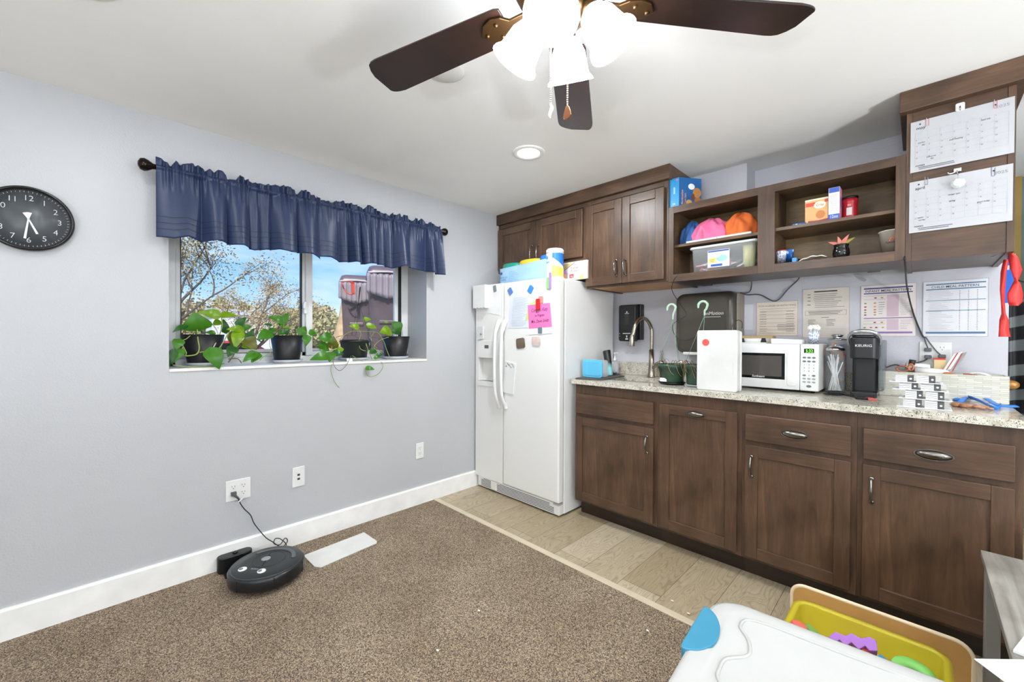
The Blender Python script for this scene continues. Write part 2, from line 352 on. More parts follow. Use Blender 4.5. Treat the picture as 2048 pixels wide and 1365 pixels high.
# ================================================================ recessed lights
def recessed(x, y, label, power, vis=True):
    t = thing('recessed_ceiling_light', label, 'ceiling light', (x, y, ZC), 'recessed ceiling lights') if vis else None
    if vis:
        MB().lathe([(.062, -.001), (.064, -.006), (.088, -.007), (.092, -.003), (.092, 0)], (x, y, ZC), n=40, cap=False).build('trim_ring', mat('#f4f3ef', .4), t)
        MB().lathe([(.0001, -.004), (.061, -.004), (.061, -.001), (.0001, -.001)], (x, y, ZC), n=40).build('diffuser', mat('#fff6e6', .4, emit=9, var=0), t)
    L = bpy.data.lights.new('recessed_lamp', 'AREA'); L.shape = 'DISK'; L.size = .13; L.energy = power; L.color = (.925, .968, 1)
    o = bpy.data.objects.new('recessed_lamp', L); C.objects.link(o); o.location = (x, y, ZC-.012)
recessed(-1.581, 1.717, 'small round recessed ceiling light glowing in front of the fridge cabinets', PW*1.6)
for x, y, k in ((-1.75, -.05, 'left of the fan behind the viewer'), (.95, 1.5, 'over the right end of the room'), (.9, -.2, 'behind the viewer near the right wall'), (-1.6, -1.8, 'added far behind the viewer near the window wall'), (.9, -1.8, 'added far behind the viewer near the right wall'), (1.4, 3.3, 'in the passage beyond the counter')):  # the two lamps far behind the viewer are extra, added for ambient light
    recessed(x, y, 'round recessed ceiling light '+k, PW*(.4 if x < -1 else .6))
def globe(x, y, label, k=1):  # added globes out of view, fill light for ceiling and kitchen side
    t = thing('added_globe_light', label, 'ceiling light', (x, y, ZC), 'added globe fill lights')
    MB().lathe([(.0001, 0), (.07, 0), (.07, -.02), (.01, -.03), (.006, -.03), (.006, -.70), (.04, -.71), (.04, -.74)], (x, y, ZC), n=32).build('ceiling_mount', M_NICK, t)
    MB().ball((x, y, ZC-.82), .12, n=16).build('glass_globe', mat('#e9f3ff', .4, emit=GLOBE*k, var=0), t)
globe(2.1, .45, 'added white globe fill light, out of view over the right side of the room', 2.3)
globe(-.1, -1.2, 'added white globe fill light, out of view close behind the viewer', .5)
globe(1.9, -1.6, 'added white globe fill light, out of view behind the viewer near the right wall', 1.2)
def uplight(x, y, label):  # unseen lamps added to lift the brightness of the ceiling
    t = thing('fill_uplight', label, 'added fill light', (x, y, 0), 'added fill uplights')
    MB().lathe([(.0001, 0), (.14, 0), (.14, .012), (.02, .02), (.0001, .02)], (x, y, 0), n=32).build('base', M_NICK, t)
    MB().cyl((x, y, .02), (x, y, .70), .012).build('pole', M_NICK, t)
    MB().lathe([(.012, .66), (.08, .68), (.16, .74), (.158, .742), (.08, .69), (.012, .68)], (x, y, 0), n=36, cap=False).build('reflector_bowl', M_NICK, t)
    L = bpy.data.lights.new('fill_uplight_lamp', 'AREA'); L.shape = 'DISK'; L.size = .26; L.energy = UPL; L.color = (.92, .965, 1)
    o = bpy.data.objects.new('fill_uplight_lamp', L); C.objects.link(o); o.location = (x, y, .742); o.rotation_euler = (math.pi, 0, 0)
uplight(1.7, 1.3, 'added silver fill uplight, out of view near the right wall')
uplight(.3, -1.6, 'added silver fill uplight, out of view far behind the viewer')
o = MB().lathe([(.074, 0), (.074, -.004), (.066, -.009), (.0001, -.0095)], (-1.331, .962, ZC), n=40).build('ceiling_cover_plate', mat('#dfded8', .5)); tag(o, 'plain round white cover plate on the ceiling beside the fan blade', 'cover plate')
# ================================================================ ceiling fan
FX, FY, ZB = -.668, .852, 2.1
fan = thing('ceiling_fan', 'dark wood ceiling fan with lit frosted glass shades and two pull chains', 'ceiling fan', (FX, FY, ZC))
M_BRZ = mat('#453019', .35, .8); M_BLADE = wood('dark_walnut_blade', [(.25, '#1d100a'), (.75, '#301b13')], (6, 6, 6), .3)
MB().lathe([(.0001, 0), (.09, 0), (.095, -.01), (.075, -.03), (.07, -.035), (.125, -.05), (.135, -.07), (.135, -.12), (.12, -.15), (.085, -.165), (.0001, -.165)], (FX, FY, ZC), n=40).build('motor_housing', M_BRZ, fan)
MB().lathe([(.0001, 0), (.062, 0), (.066, -.02), (.06, -.055), (.035, -.075), (.0001, -.08)], (FX, FY, ZC-.165), n=36).build('light_kit', M_BRZ, fan)
def pol(r, az, z): return V((FX+r*math.cos(math.radians(az)), FY+r*math.sin(math.radians(az)), z))
for k in range(5):
    az = 50.75+72*k; X = Matrix.Translation((FX, FY, ZB)) @ Matrix.Rotation(math.radians(az), 4, 'Z') @ Matrix.Rotation(math.radians(9), 4, 'X')
    out = [(.165, -.05), (.18, -.056), (.62, -.068)]
    for i in range(7):
        t = i/6; out.append((.62+.045*math.sin(t*1.57)+.008*t, -.068+.02*(1-math.cos(t*1.57))))
    out += [(.676, .02), (.668, .045), (.655, .064), (.64, .071), (.62, .073), (.18, .056), (.165, .05)]
    b = MB(); b.prism([X @ V((x, y, -.003)) for x, y in out], X.to_3x3() @ V((0, 0, .006)))
    bl = b.build('blade', M_BLADE, fan, bevel=.0015)
    ir = MB(); io = [(.1, -.018), (.15, -.016), (.17, -.034), (.2, -.04), (.23, -.03), (.25, 0), (.23, .03), (.2, .04), (.17, .034), (.15, .016), (.1, .018)]
    ir.prism([X @ V((x, y, -.011)) for x, y in io], X.to_3x3() @ V((0, 0, .008)))
    for sx_, sy_ in ((.19, .02), (.19, -.02), (.23, 0)): ir.ball(X @ V((sx_, sy_, -.012)), .006, n=6)
    ir.build('blade_iron', M_BRZ, fan, bevel=.002)
M_SHADE = mat('#f4f8ff', .5, emit=SHADE, var=0)
for k in range(4):
    az = 27+90*k
    base = pol(.066, az, 2.062); ax = (pol(.125, az, 1.972)-base).normalized()
    X = Matrix.Translation(base) @ ax.to_track_quat('Z', 'Y').to_matrix().to_4x4()
    MB().cyl(pol(.03, az, 2.075), base+ax*.005, .012, m=None).lathe([(.02, -.012), (.024, 0), (.024, .02), (.02, .022)], (0,0,0), X=X).build('lamp_arm', M_BRZ, fan)
    MB().lathe([(.024, .012), (.034, .022), (.047, .05), (.051, .08), (.054, .1), (.064, .112), (.066, .118), (.062, .117), (.05, .1), (.046, .075), (.04, .05), (.028, .026)], (0,0,0), X=X, n=32, cap=False).build('glass_shade', M_SHADE, fan)
    MB().ball(base+ax*.07, .024, sc=(1,1,1.25)).build('bulb', mat('#fff8ea', .4, emit=SHADE*2, var=0), fan)
def chain(px, x0, zt, zb, y, kind):
    c = MB(); z = zt
    while z > zb: c.ball((x0, y, z), .0023, n=5); z -= .0056
    ch = c.build('pull_chain', M_CHROME if kind == 'w' else mat('#c9b9a0', .25, .8), fan)
    d = MB()
    if kind == 'w':
        d.tube([(x0, y, zb), (x0+.004, y, zb-.012), (x0-.003, y, zb-.026), (x0, y, zb-.036)], .004, rs=[.002, .005, .004, .001]); d.build('chain_pendant', mat('#dcdcdc', .3), ch)
    else:
        d.prism([(x0+.0125*a, y+.002, zb-.018+.018*bb_) for a, bb_ in ((0,1),(.45,.65),(.8,0),(1,-.6),(.6,-.95),(0,-1.05),(-.6,-.95),(-1,-.6),(-.8,0),(-.45,.65))], (0, -.004, 0))
        d.build('chain_pendant', mat('#7a4a2a', .3, .7), ch, bevel=.001)
chain(0, -.695, 2.0, 1.835, .84, 'w'); chain(0, -.64, 1.97, 1.812, .84, 'b')
# ================================================================ base cabinets
YF, YD = 2.311, 2.291            # face frame / door front planes
def K(px, py, y=YD): return A(px, py, 1, y)
def shaker(root, name, x0, x1, z0, z1, yf, rail=.056, th=.02, matv=None):
    m = MB(); v = matv or M_WV; h = M_WH
    m.box((x0, yf, z0), (x0+rail, yf+th, z1), v); m.box((x1-rail, yf, z0), (x1, yf+th, z1), v)
    m.box((x0+rail, yf, z0), (x1-rail, yf+th, z0+rail), h); m.box((x0+rail, yf, z1-rail), (x1-rail, yf+th, z1), h)
    m.box((x0+rail-.002, yf+.009, z0+rail-.002), (x1-rail+.002, yf+th-.001, z1-rail+.002), v)
    return m.build(name, None, root, bevel=.0022)
def slabfront(root, name, x0, x1, z0, z1, yf, th=.02):
    return MB().box((x0, yf, z0), (x1, yf+th, z1), M_WH).build(name, None, root, bevel=.003)
def pull(par, x, z0, z1, yf):
    h = MB(); zc = (z0+z1)/2; L = abs(z1-z0)/2
    h.tube([(x, yf, zc+L*.86), (x, yf-.014, zc+L*.82), (x, yf-.026, zc+L*.45), (x, yf-.029, zc), (x, yf-.026, zc-L*.45), (x, yf-.014, zc-L*.82), (x, yf, zc-L*.86)], .005, rs=[.0045, .0045, .005, .0065, .005, .0045, .0045], n=10)
    for s in (1, -1): h.cyl((x, yf, zc+s*L*.88), (x, yf-.004, zc+s*L*.88), .0095, .0075, n=16)
    return h.build('handle', M_NICK, par)
def cup(par, x, z, yf, w=.052, hh=.02):
    h = MB(); N, Mv = 26, 8
    def fn(i, j):
        a = 2*math.pi*i; t = j*math.pi/2
        return V((x+w*math.cos(a)*math.sin(t), yf-.027*math.cos(t)-.001, z+hh*math.sin(a)*math.sin(t)+.004*math.cos(t)))
    h.sheet(fn, N, Mv); h.prism([(x+w*1.07*math.cos(2*math.pi*i/28), yf, z+hh*1.12*math.sin(2*math.pi*i/28)) for i in range(28)], (0, -.003, 0))
    h.tube([(x+w*math.cos(math.radians(a)), yf-.004, z+hh*math.sin(math.radians(a))) for a in range(180, 361, 20)], .002, n=6)
    return h.build('cup_pull', M_NICK, par)
def basecab(xa, xb, label):
    t = thing('base_cabinet', label, 'cabinet', ((xa+xb)/2, YF, 0), 'base cabinets under the stone worktop')
    m = MB(); m.box((xa, YF+.02, .105), (xa+.018, 2.895, .903), M_WV); m.box((xb-.018, YF+.02, .105), (xb, 2.895, .903), M_WV)
    m.box((xa, YF+.02, .105), (xb, 2.895, .123), M_WH); m.box((xa, 2.88, .105), (xb, 2.895, .903), M_WV)
    m.build('cabinet_body', None, t)
    return t
def faceframe(t, xa, xb, rails):
    m = MB(); m.box((xa+.0002, YF, .105), (xb-.0002, YF+.02, .907), M_WV)
    m.build('face_frame', None, t, bevel=.001)
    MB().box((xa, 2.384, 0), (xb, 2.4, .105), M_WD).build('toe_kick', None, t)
x1a, x1b = K(1150.5, 900).x, K(1305.8, 900).x; x2a, x2b = K(1318.6, 900).x, K(1473.8, 900).x
x3a, x3b = K(1490, 900).x, K(1701.6, 900).x; x4a, x4b = K(1726, 900).x, K(2031.5, 900).x
s12, s23, s34 = (x1b+x2a)/2, (x2b+x3a)/2, (x3b+x4a)/2
z_dt, z_db = K(1305.8, 806).z, K(1305.8, 850.6).z; z_ot, z_ob = K(1305.8, 858.4).z, K(1304, 1049).z
RL = [(.105, z_ob+.01), (z_ot-.01, z_db+.012), (z_dt-.01, .907)]
c1 = basecab(x1a-.012, s12, 'dark wood base cabinet under the sink, first beside the fridge'); faceframe(c1, x1a-.012, s12, RL)
slabfront(c1, 'drawer_front', x1a, x1b, z_db, z_dt, YD)
d = shaker(c1, 'door', x1a, x1b, z_ob, z_ot, YD); q = K(1294, 872), K(1294, 909); pull(d, q[0].x, q[0].z, q[1].z, YD)
c2 = basecab(s12, s23, 'dark wood pull-out cabinet with one tall front and a cup pull on top'); faceframe(c2, s12, s23, [RL[0], RL[2]])
d = shaker(c2, 'pull_out_door', x2a, x2b, z_ob, z_dt, YD); q = K(1391.5, 829.5); cup(d, q.x, q.z, YD, .046, .018)
c3 = basecab(s23, s34, 'dark wood base cabinet with a drawer, between the pull-out cabinet and the last one'); faceframe(c3, s23, s34, RL)
dr = slabfront(c3, 'drawer', x3a, x3b, z_db, z_dt, YD); q = K(1589, 870); cup(dr, q.x, q.z, YD, .052, .02)
d = shaker(c3, 'door', x3a, x3b, z_ob, z_ot, YD); q = K(1503, 911), K(1503, 956); pull(d, q[0].x, q[0].z, q[1].z, YD)
c4 = basecab(s34, x4b+.022, 'dark wood base cabinet with a drawer at the open end of the worktop'); faceframe(c4, s34, x4b+.022, RL)
dr = slabfront(c4, 'drawer', x4a, x4b, z_db, z_dt, YD); q = K(1867, 911); cup(dr, q.x, q.z, YD, .053, .02)
d = shaker(c4, 'door', x4a, x4b, z_ob, z_ot, YD); q = K(1743, 955), K(1743, 1008); pull(d, q[0].x, q[0].z, q[1].z, YD)
# worktop with sink cut-out
XE = x4b+.03
CT = thing('worktop', 'speckled cream and black granite worktop running along the back wall', 'worktop', ((x1a+XE)/2, 2.6, .908))
def slab_hole(m, x0, y0, x1, y1, z0, z1, hole, mt):
    n = len(hole); outer = []
    cx = sum(p[0] for p in hole)/n; cy = sum(p[1] for p in hole)/n
    for hx, hy in hole:
        dx, dy = hx-cx, hy-cy; t = min(((x1 if dx > 0 else x0)-cx)/dx if abs(dx) > 1e-9 else 1e9, ((y1 if dy > 0 else y0)-cy)/dy if abs(dy) > 1e-9 else 1e9)
        outer.append((cx+dx*t, cy+dy*t))
    for c in ((x0, y0), (x1, y0), (x1, y1), (x0, y1)):
        i = min(range(n), key=lambda k: (outer[k][0]-c[0])**2+(outer[k][1]-c[1])**2); outer[i] = c
    vs = [(x, y, z1) for x, y in outer]+[(x, y, z1) for x, y in hole]+[(x, y, z0) for x, y in outer]+[(x, y, z0) for x, y in hole]; fs = []
    for i in range(n):
        j = (i+1) % n; fs += [(i, j, n+j, n+i), (2*n+i, 3*n+i, 3*n+j, 2*n+j), (i, 2*n+i, 2*n+j, j), (n+i, n+j, 3*n+j, 3*n+i)]
    m.add(vs, fs, mt)
m = MB(); hole = rrect(-1.56, 2.42, -1.18, 2.72, .07, 8)
slab_hole(m, -1.62, 2.27, -1.12, 2.904, .908, .938, hole, M_GRAN); m.box((x1a-.02, 2.27, .908), (-1.62, 2.904, .938), M_GRAN); m.box((-1.12, 2.27, .908), (XE, 2.904, .938), M_GRAN); m.build('stone_slab', None, CT)
tag(MB().box((x1a-.02, 2.882, .9385), (-.16, 2.9035, 1.036), M_GRAN).build('backsplash', None, bevel=.002), 'low granite backsplash strip along the back wall behind the faucet', 'backsplash')
sk = MB(); N = len(hole)
def ring(s, z): return [(-1.37+(x+1.37)*s, 2.57+(y-2.57)*s, z) for x, y in hole]
vs = ring(1.03, .9075)+ring(.99, .906)+ring(.95, .78)+ring(.85, .755); fs = []
for k in range(3):
    for i in range(N): fs.append((k*N+i, k*N+(i+1) % N, (k+1)*N+(i+1) % N, (k+1)*N+i))
fs.append([3*N+i for i in range(N)]); sk.add(vs, fs, M_STEEL, True); sk = sk.build('sink', None, None); tag(sk, 'undermounted steel sink basin in the granite worktop', 'sink')
# ================================================================ upper cabinets
YU, YUD = 2.437, 2.417
def U(px, py, y=YUD): return A(px, py, 1, y)
zc_b = 2.182
cr = MB(); cr.box((XL+.001, 2.41, zc_b), (-1.071, 2.905-.001, ZC-.001), M_WH); o = cr.build('crown_moulding', None, bevel=.002); tag(o, 'dark wood boxed crown board above the fridge cabinets against the ceiling', 'crown moulding')
def upbox(t, x0, x1, y0, y1, z0, z1, th=.018, und=None):
    m = MB(); m.box((x0, y0, z0), (x0+th, y1, z1), M_WV); m.box((x1-th, y0, z0), (x1, y1, z1), M_WV); m.box((x0+th, y0, z1-th), (x1-th, y1, z1), M_WH)
    m.box((x0+th, y0, z0+.006), (x1-th, y1, z0+th), und or M_WH); m.box((x0+th, y1-.008, z0+th), (x1-th, y1, z1-th), M_WH)
    m.build('cabinet_body', None, t)
def upframe(t, x0, x1, z0, z1, w=.035):
    m = MB(); m.box((x0, YU, z0), (x0+w, YU+.019, z1), M_WV); m.box((x1-w, YU, z0), (x1, YU+.019, z1), M_WV)
    m.box((x0+w, YU, z0), (x1-w, YU+.019, z0+w), M_WH); m.box((x0+w, YU, z1-w), (x1-w, YU+.019, z1), M_WH)
    m.box((x0+w, YU+.004, z0+w), (x1-w, YU+.016, z1-w), M_WD); m.build('face_frame', None, t, bevel=.001)
xa0, xas, xa1 = U(996, 480).x, U(1071, 480).x, U(1164, 480).x; za1, za0 = U(1164, 417).z, U(1164, 513).z
xb0, xbs, xb1 = U(1171.3, 500).x, U(1243, 500).x, U(1327, 500).x; zb1, zb0 = U(1326, 373.7).z, U(1327.8, 557.9).z
xm = xb0-.004; xr = A(1336.5, 500, 1, YU).x
t = thing('fridge_cabinet', 'short dark wood two-door wall cabinet above the fridge', 'cabinet', ((XL+xm)/2, YU, za0-.04))
upbox(t, XL+.002, xm, YU+.019, 2.904, za0-.03, zc_b-.001); upframe(t, XL+.002, xm, za0-.03, zc_b-.001, .03)
d = shaker(t, 'door', max(xa0, XL+.008), xas-.0015, za0, za1, YUD); q = U(1064, 490), U(1064, 520); pull(d, q[0].x, q[0].z, q[1].z-.035, YUD)
d = shaker(t, 'door', xas+.0015, xa1, za0, za1, YUD); q = U(1077, 488), U(1077, 520); pull(d, q[0].x, q[0].z, q[1].z-.035, YUD)
t = thing('wall_cabinet', 'tall dark wood two-door wall cabinet with maple underside over the sink', 'cabinet', ((xm+xr)/2, YU, 1.567))
upbox(t, xm+.001, xr, YU+.019, 2.904, 1.567, zc_b-.001, und=M_MAPLE); upframe(t, xm+.001, xr, 1.567, zc_b-.001, .03)
d = shaker(t, 'door', xb0, xbs-.0015, zb0, zb1, YUD); q = U(1232.5, 519), U(1232.5, 553); pull(d, q[0].x, q[0].z, q[1].z, YUD)
d = shaker(t, 'door', xbs+.0015, xb1, zb0, zb1, YUD); q = U(1250.5, 517.5), U(1250.5, 551.5); pull(d, q[0].x, q[0].z, q[1].z, YUD)
# open shelf unit
def S(px, py, y=YU): return A(px, py, 1, y)
x0, x1 = xr+.001, A(1811, 450, 1, YU).x-.001; z0, z1 = 1.56, 2.012; yb = 2.735
oL0, oL1, oR0, oR1 = S(1347, 480).x, S(1515, 480).x, S(1549.5, 450).x, S(1790.5, 420).x
ob, ot = 1.603, 1.972
t = thing('open_shelf_unit', 'brown wood open shelf unit with two bays, no doors', 'shelf unit', ((x0+x1)/2, YU, z0))
m = MB(); m.box((x0, YU, z0), (oL0, YU+.019, z1), M_WV); m.box((oL1, YU, z0), (oR0, YU+.019, z1), M_WV); m.box((oR1, YU, z0), (x1, YU+.019, z1), M_WV)
for a, b_ in ((oL0, oL1), (oR0, oR1)): m.box((a, YU, z0), (b_, YU+.019, ob), M_WH); m.box((a, YU, ot), (b_, YU+.019, z1), M_WH)
m.build('face_frame', None, t, bevel=.001)
MB().box((x0, YU+.019, z0), (x0+.016, yb, z1), M_WSH).build('side_panel', None, t); MB().box((x1-.016, YU+.019, z0), (x1, yb, z1), M_WSH).build('side_panel', None, t)
MB().box((oL1+.008, YU+.019, z0+.02), (oR0-.008, yb, z1-.018), M_WSH).build('divider', None, t)
MB().box((x0+.016, YU+.019, z1-.018), (x1-.016, yb, z1), M_WSH).build('top_panel', None, t)
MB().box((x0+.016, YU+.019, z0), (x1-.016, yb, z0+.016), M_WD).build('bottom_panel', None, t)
MB().box((x0+.016, YU+.019, ob-.02), (x1-.016, yb-.008, ob), M_WSH).build('bay_floor', None, t)
MB().box((x0+.016, yb-.008, z0+.016), (x1-.016, yb, z1-.018), wood('tan_back_panel', [(.25, '#7b6240'), (.75, '#9a7f56')], (6, 6, 40), .45)).build('back_panel', None, t)
shl = A(1350, 494, 1, YU+.03).z; shr = A(1552, 462, 1, YU+.03).z
MB().box((x0+.018, YU+.028, shl-.006), (oL1+.007, yb-.009, shl+.010), M_WSH).build('shelf', None, t, bevel=.001)
MB().box((oR0-.007, YU+.028, shr-.002), (x1-.018, yb-.009, shr+.014), M_WSH).build('shelf', None, t, bevel=.001)
SHL, SHR, SHB = shl+.010, shr+.014, ob
MB().box((-1.05, yb+.001, 1.575), (-.99, 2.904, 1.60), M_WD).build('wall_bracket', None, t)
MB().box((-.2, yb+.001, 1.575), (-.15, 2.904, 1.60), M_WD).build('wall_bracket', None, t)
# end cabinet with calendars
xc0, xc1 = x1+.001, A(2030.5, 400, 1, YU).x
t = thing('shelf_end_cabinet', 'dark wood end wall cabinet facing out, two calendars hung on its flat front', 'cabinet', ((xc0+xc1)/2, YU, 1.553))
m = MB(); m.box((xc0, YU, 1.553), (xc0+.018, YU+.019, zc_b), M_WV); m.box((xc1-.02, YU, 1.553), (xc1, YU+.019, zc_b), M_WV); m.box((xc0+.018, YU+.003, 1.553), (xc1-.02, YU+.019, zc_b), M_WH); m.build('front_panel', None, t, bevel=.001)
upbox(t, xc0, xc1, YU+.019, 2.904, 1.553, zc_b)
cr = MB(); cr.box((-.069, 2.405, zc_b), (xc1+.03, 2.904, ZC-.001), M_WH); o = cr.build('crown_moulding', None, bevel=.003); tag(o, 'dark wood crown board above the calendar cabinet against the ceiling', 'crown moulding')
# ================================================================ fridge
FD = 2.17
def F(px, py, y=FD): return A(px, py, 1, y)
fz0, fz1, fx0, fxs, fx1 = .098, 1.636, -2.577, F(1005.5, 850).x, F(1117.5, 850).x
M_FRG = mat('#e7e6e2', .3, coat=.15, var=0); M_FRS = mat('#e9e8e5', .42, var=.02)
fr = thing('refrigerator', 'white side-by-side refrigerator with water dispenser, papers and magnets on its doors', 'refrigerator', ((fx0+fx1)/2, 2.5, 0))
MB().box((fx0+.012, 2.238, .012), (fx1-.004, 2.86, fz1-.012)).build('cabinet_shell', M_FRS, fr, bevel=.004)
MB().box((fx0+.02, 2.225, .1), (fx1-.012, 2.24, fz1-.02)).build('door_seal', mat('#b9b9b6', .6), fr)
MB().box((fxs+.003, FD, fz0), (fx1, 2.226, fz1)).build('refrigerator_door', M_FRG, fr, bevel=.012, seg=4)
# freezer door with dispenser recess
hx0, hx1 = F(957, 740).x, F(987, 740).x; hz1, hz0 = F(985, 717).z, F(985, 764).z
fx0d = fx0+.002; fxd = fxs-.003
m = MB(); m.box((fx0d, FD, fz0), (hx0, 2.226, fz1)); m.box((hx1, FD, fz0), (fxd, 2.226, fz1)); m.box((hx0, FD, fz0), (hx1, 2.226, hz0)); m.box((hx0, FD, hz1), (hx1, 2.226, fz1)); m.box((hx0, 2.222, hz0), (hx1, 2.226, hz1))
fzd = m.build('freezer_door', M_FRG, fr)
dp = MB(); dp.box((hx0-.008, FD-.006, hz1), (hx1+.012, FD, F(985, 682).z)); dp.box((hx0-.008, FD-.008, F(985, 775).z), (hx1+.012, FD+.03, hz0)); dp.box((hx1+.001, FD-.006, hz0), (hx1+.012, FD, hz1))
dsp = dp.build('dispenser', M_FRG, fzd, bevel=.003)
# handles
def fhandle(x):
    h = MB(); zt, zb = F(1005, 641).z, F(1005, 817).z
    P = [(x, FD-.004, zt), (x, FD-.02, zt-.03), (x, FD-.036, zt-.07), (x, FD-.05, zt-.12), (x, FD-.058, (zt+zb)/2+.02), (x, FD-.05, zb+.14), (x, FD-.03, zb+.06), (x, FD-.01, zb+.03), (x, FD-.004, zb)]
    h.tube(P, .013, rs=[.017, .018, .016, .012, .011, .012, .013, .014, .014], n=12); return h.build('handle', M_FRG, fr)
fhandle(fxs-.035); fhandle(fxs+.035)
gr_ = MB(); gr_.box((fx0+.02, 2.185, .014), (fx1-.006, 2.238, .092), M_FRG); go = gr_.build('base_grille', None, fr, bevel=.003)
sl = MB()
for i in range(6):
    z = .024+.0105*i
    for a, b_ in ((fx0+.06, -2.40), (-2.33, fx1-.05 if i < 4 else fx1-.09)):
        sl.box((a if i < 5 else a+.03, 2.183, z), (b_, 2.1855, z+.0035))
sl.build('grille_slot', mat('#4e4e4e', .6), go)
MB().box((-2.398, 2.178, .02), (-2.335, 2.19, .09)).build('filter_cap', M_FRG, go, bevel=.012, seg=3)
MB().box((fx1-.05, 2.175, .082), (fx1-.003, 2.225, .094)).build('hinge', mat('#a9a9a9', .4), fr, bevel=.002)
# things on the fridge doors
UF, VF = UX, UZ
def card(name, pts, m, y=FD-.0012, th=.0008, label=None, cat='paper', build=True):
    mb = MB(); P = [F(px, py, y) for px, py in pts]; mb.prism(P, (0, -th, 0), m)
    return mb, P
def deco_frame(P): # local frame on a card given tl,tr,br,bl
    o = P[3]; u = (P[2]-P[3]); v = (P[0]-P[3]); return o, u, v, u.length, v.length
def finish(mb, name, label, cat, group=None, **k):
    o = mb.build(name, None, **k); return tag(o, label, cat, group)
M_PAP = mat('#e4e4e2', .6, var=.01); M_INK = mat('#6f7278', .7, var=0); M_INKD = mat('#26262a', .6, var=0)
def lines(mb, o, u, v, W, Hh, n, m=M_INK, x0=.1, x1=.9, y0=.08, y1=.9, t=.25, jag=.35, off=.0012):
    random.seed(int(W*1e4)+n)
    for i in range(n):
        y = y0+(y1-y0)*(i+.5)/n; s = (y1-y0)/n*t; a = x0+(x1-x0)*random.random()*.08; b_ = x1-(x1-x0)*random.random()*jag
        mb.rect(o, u, v, a*W, (y-s/2)*Hh, b_*W, (y+s/2)*Hh, m, off)
mb, P = card('paper', [(1021, 585), (1062, 578), (1059, 656), (1016, 657)], mat('#d8dde6', .6)); o, u, v, W, Hh = deco_frame(P); lines(mb, o, u, v, W, Hh, 24, mat('#a9b2c0', .7), .12, .92, .04, .84); o = finish(mb, 'printed_notice', 'bluish printed letter held by blue clips on the refrigerator door', 'paper')
mb, P = card('p', [(1057, 610), (1073, 600), (1078, 620), (1050, 645)], mat('#c9d98a', .6), y=FD-.0022); finish(mb, 'sticky_note', 'pale green paper note half hidden behind the pink one on the refrigerator door', 'note')
mb, P = card('p', [(1057, 655), (1104, 650), (1104, 667), (1057, 670)], mat('#eceef0', .5), y=FD-.0022); finish(mb, 'paper_strip', 'white strip of paper under the pink note on the refrigerator door', 'paper')
mb, P = card('p', [(1055.5, 611), (1100, 606), (1104, 654), (1058, 658)], mat('#f277b4', .6), y=FD-.0034); o, u, v, W, Hh = deco_frame(P)
mk = mat('#5b2a5e', .6, var=0)
for tx, y, s, sh in (('Congrats Katy', .68, .21, .3), ('on Progress', .47, .15, .3), ('Mrs. Dawn Smith', .22, .19, .3)): mb.text(tx, o, u, v, W*.5, Hh*y, Hh*s, mk, .0016, 'CENTER', .72, sh)
finish(mb, 'pink_note', 'bright pink square note with handwriting on the refrigerator door', 'note')
def blob(name, px, py, w, h, m, label, cat='magnet', rot=0, y=FD-.001, group=None, th=.005):
    c = F(px, py, y); s = (F(px+1, py, y)-F(px, py, y)).length; W, Hh = w*s/2*1.0, h*s/2*.75; W = abs(F(px+w/2, py, y).x-c.x)
    pts = [(x*math.cos(rot)-z*math.sin(rot), x*math.sin(rot)+z*math.cos(rot)) for x, z in rrect(-W, -Hh, W, Hh, min(W, Hh)*.4, 3)]
    mb = MB(); mb.prism([V((c.x+x, y, c.z+z)) for x, z in pts], (0, -th, 0), m); return finish(mb, name, label, cat, group, bevel=.0008)
blob('clip_magnet', 1021, 583, 8, 13, mat('#5c7fc0', .4), 'small blue and pink clip at the left corner of the printed letter', rot=.6)
blob('clip_magnet', 1061.5, 579, 9, 15, mat('#3f86d8', .35), 'bright blue clip at the right corner of the printed letter', rot=-.6)
blob('ring_magnet', 990, 578, 6, 12, mat('#8e9194', .3, .5), 'grey ring magnet holding the blank sheet on the freezer door', rot=.2)
blob('red_clip', 1077, 609, 7, 22, mat('#c81e1e', .3), 'red clip magnet gripping the pink note', y=FD-.004, th=.012)
blob('heart_magnet', 1082, 600, 9, 14, mat('#e08d86', .4), 'pale red round magnet just above the pink note', y=FD-.0025)
blob('metal_clip', 1080.5, 661, 8, 13, mat('#8b97a2', .3, .6), 'small silver clip below the pink note', y=FD-.0035)
blob('photo_magnet', 1041.5, 687, 17, 20, mat('#6d5f4b', .4, var=.5), 'small dark square photo magnet, the tilted one below the letter', rot=.12)
blob('photo_magnet', 1072.5, 683, 17, 19, mat('#d9c3bb', .4, var=.4), 'small pale square photo magnet with a pink picture below the silver clip')
blob('green_magnet', 1097, 567, 7, 24, mat('#86c26a', .4), 'green oval magnet near the top corner of the refrigerator door')
blob('toothbrush_magnet', 1101, 562, 4, 34, mat('#a07ab8', .4), 'thin pink and violet stick magnet beside the green one', th=.008)
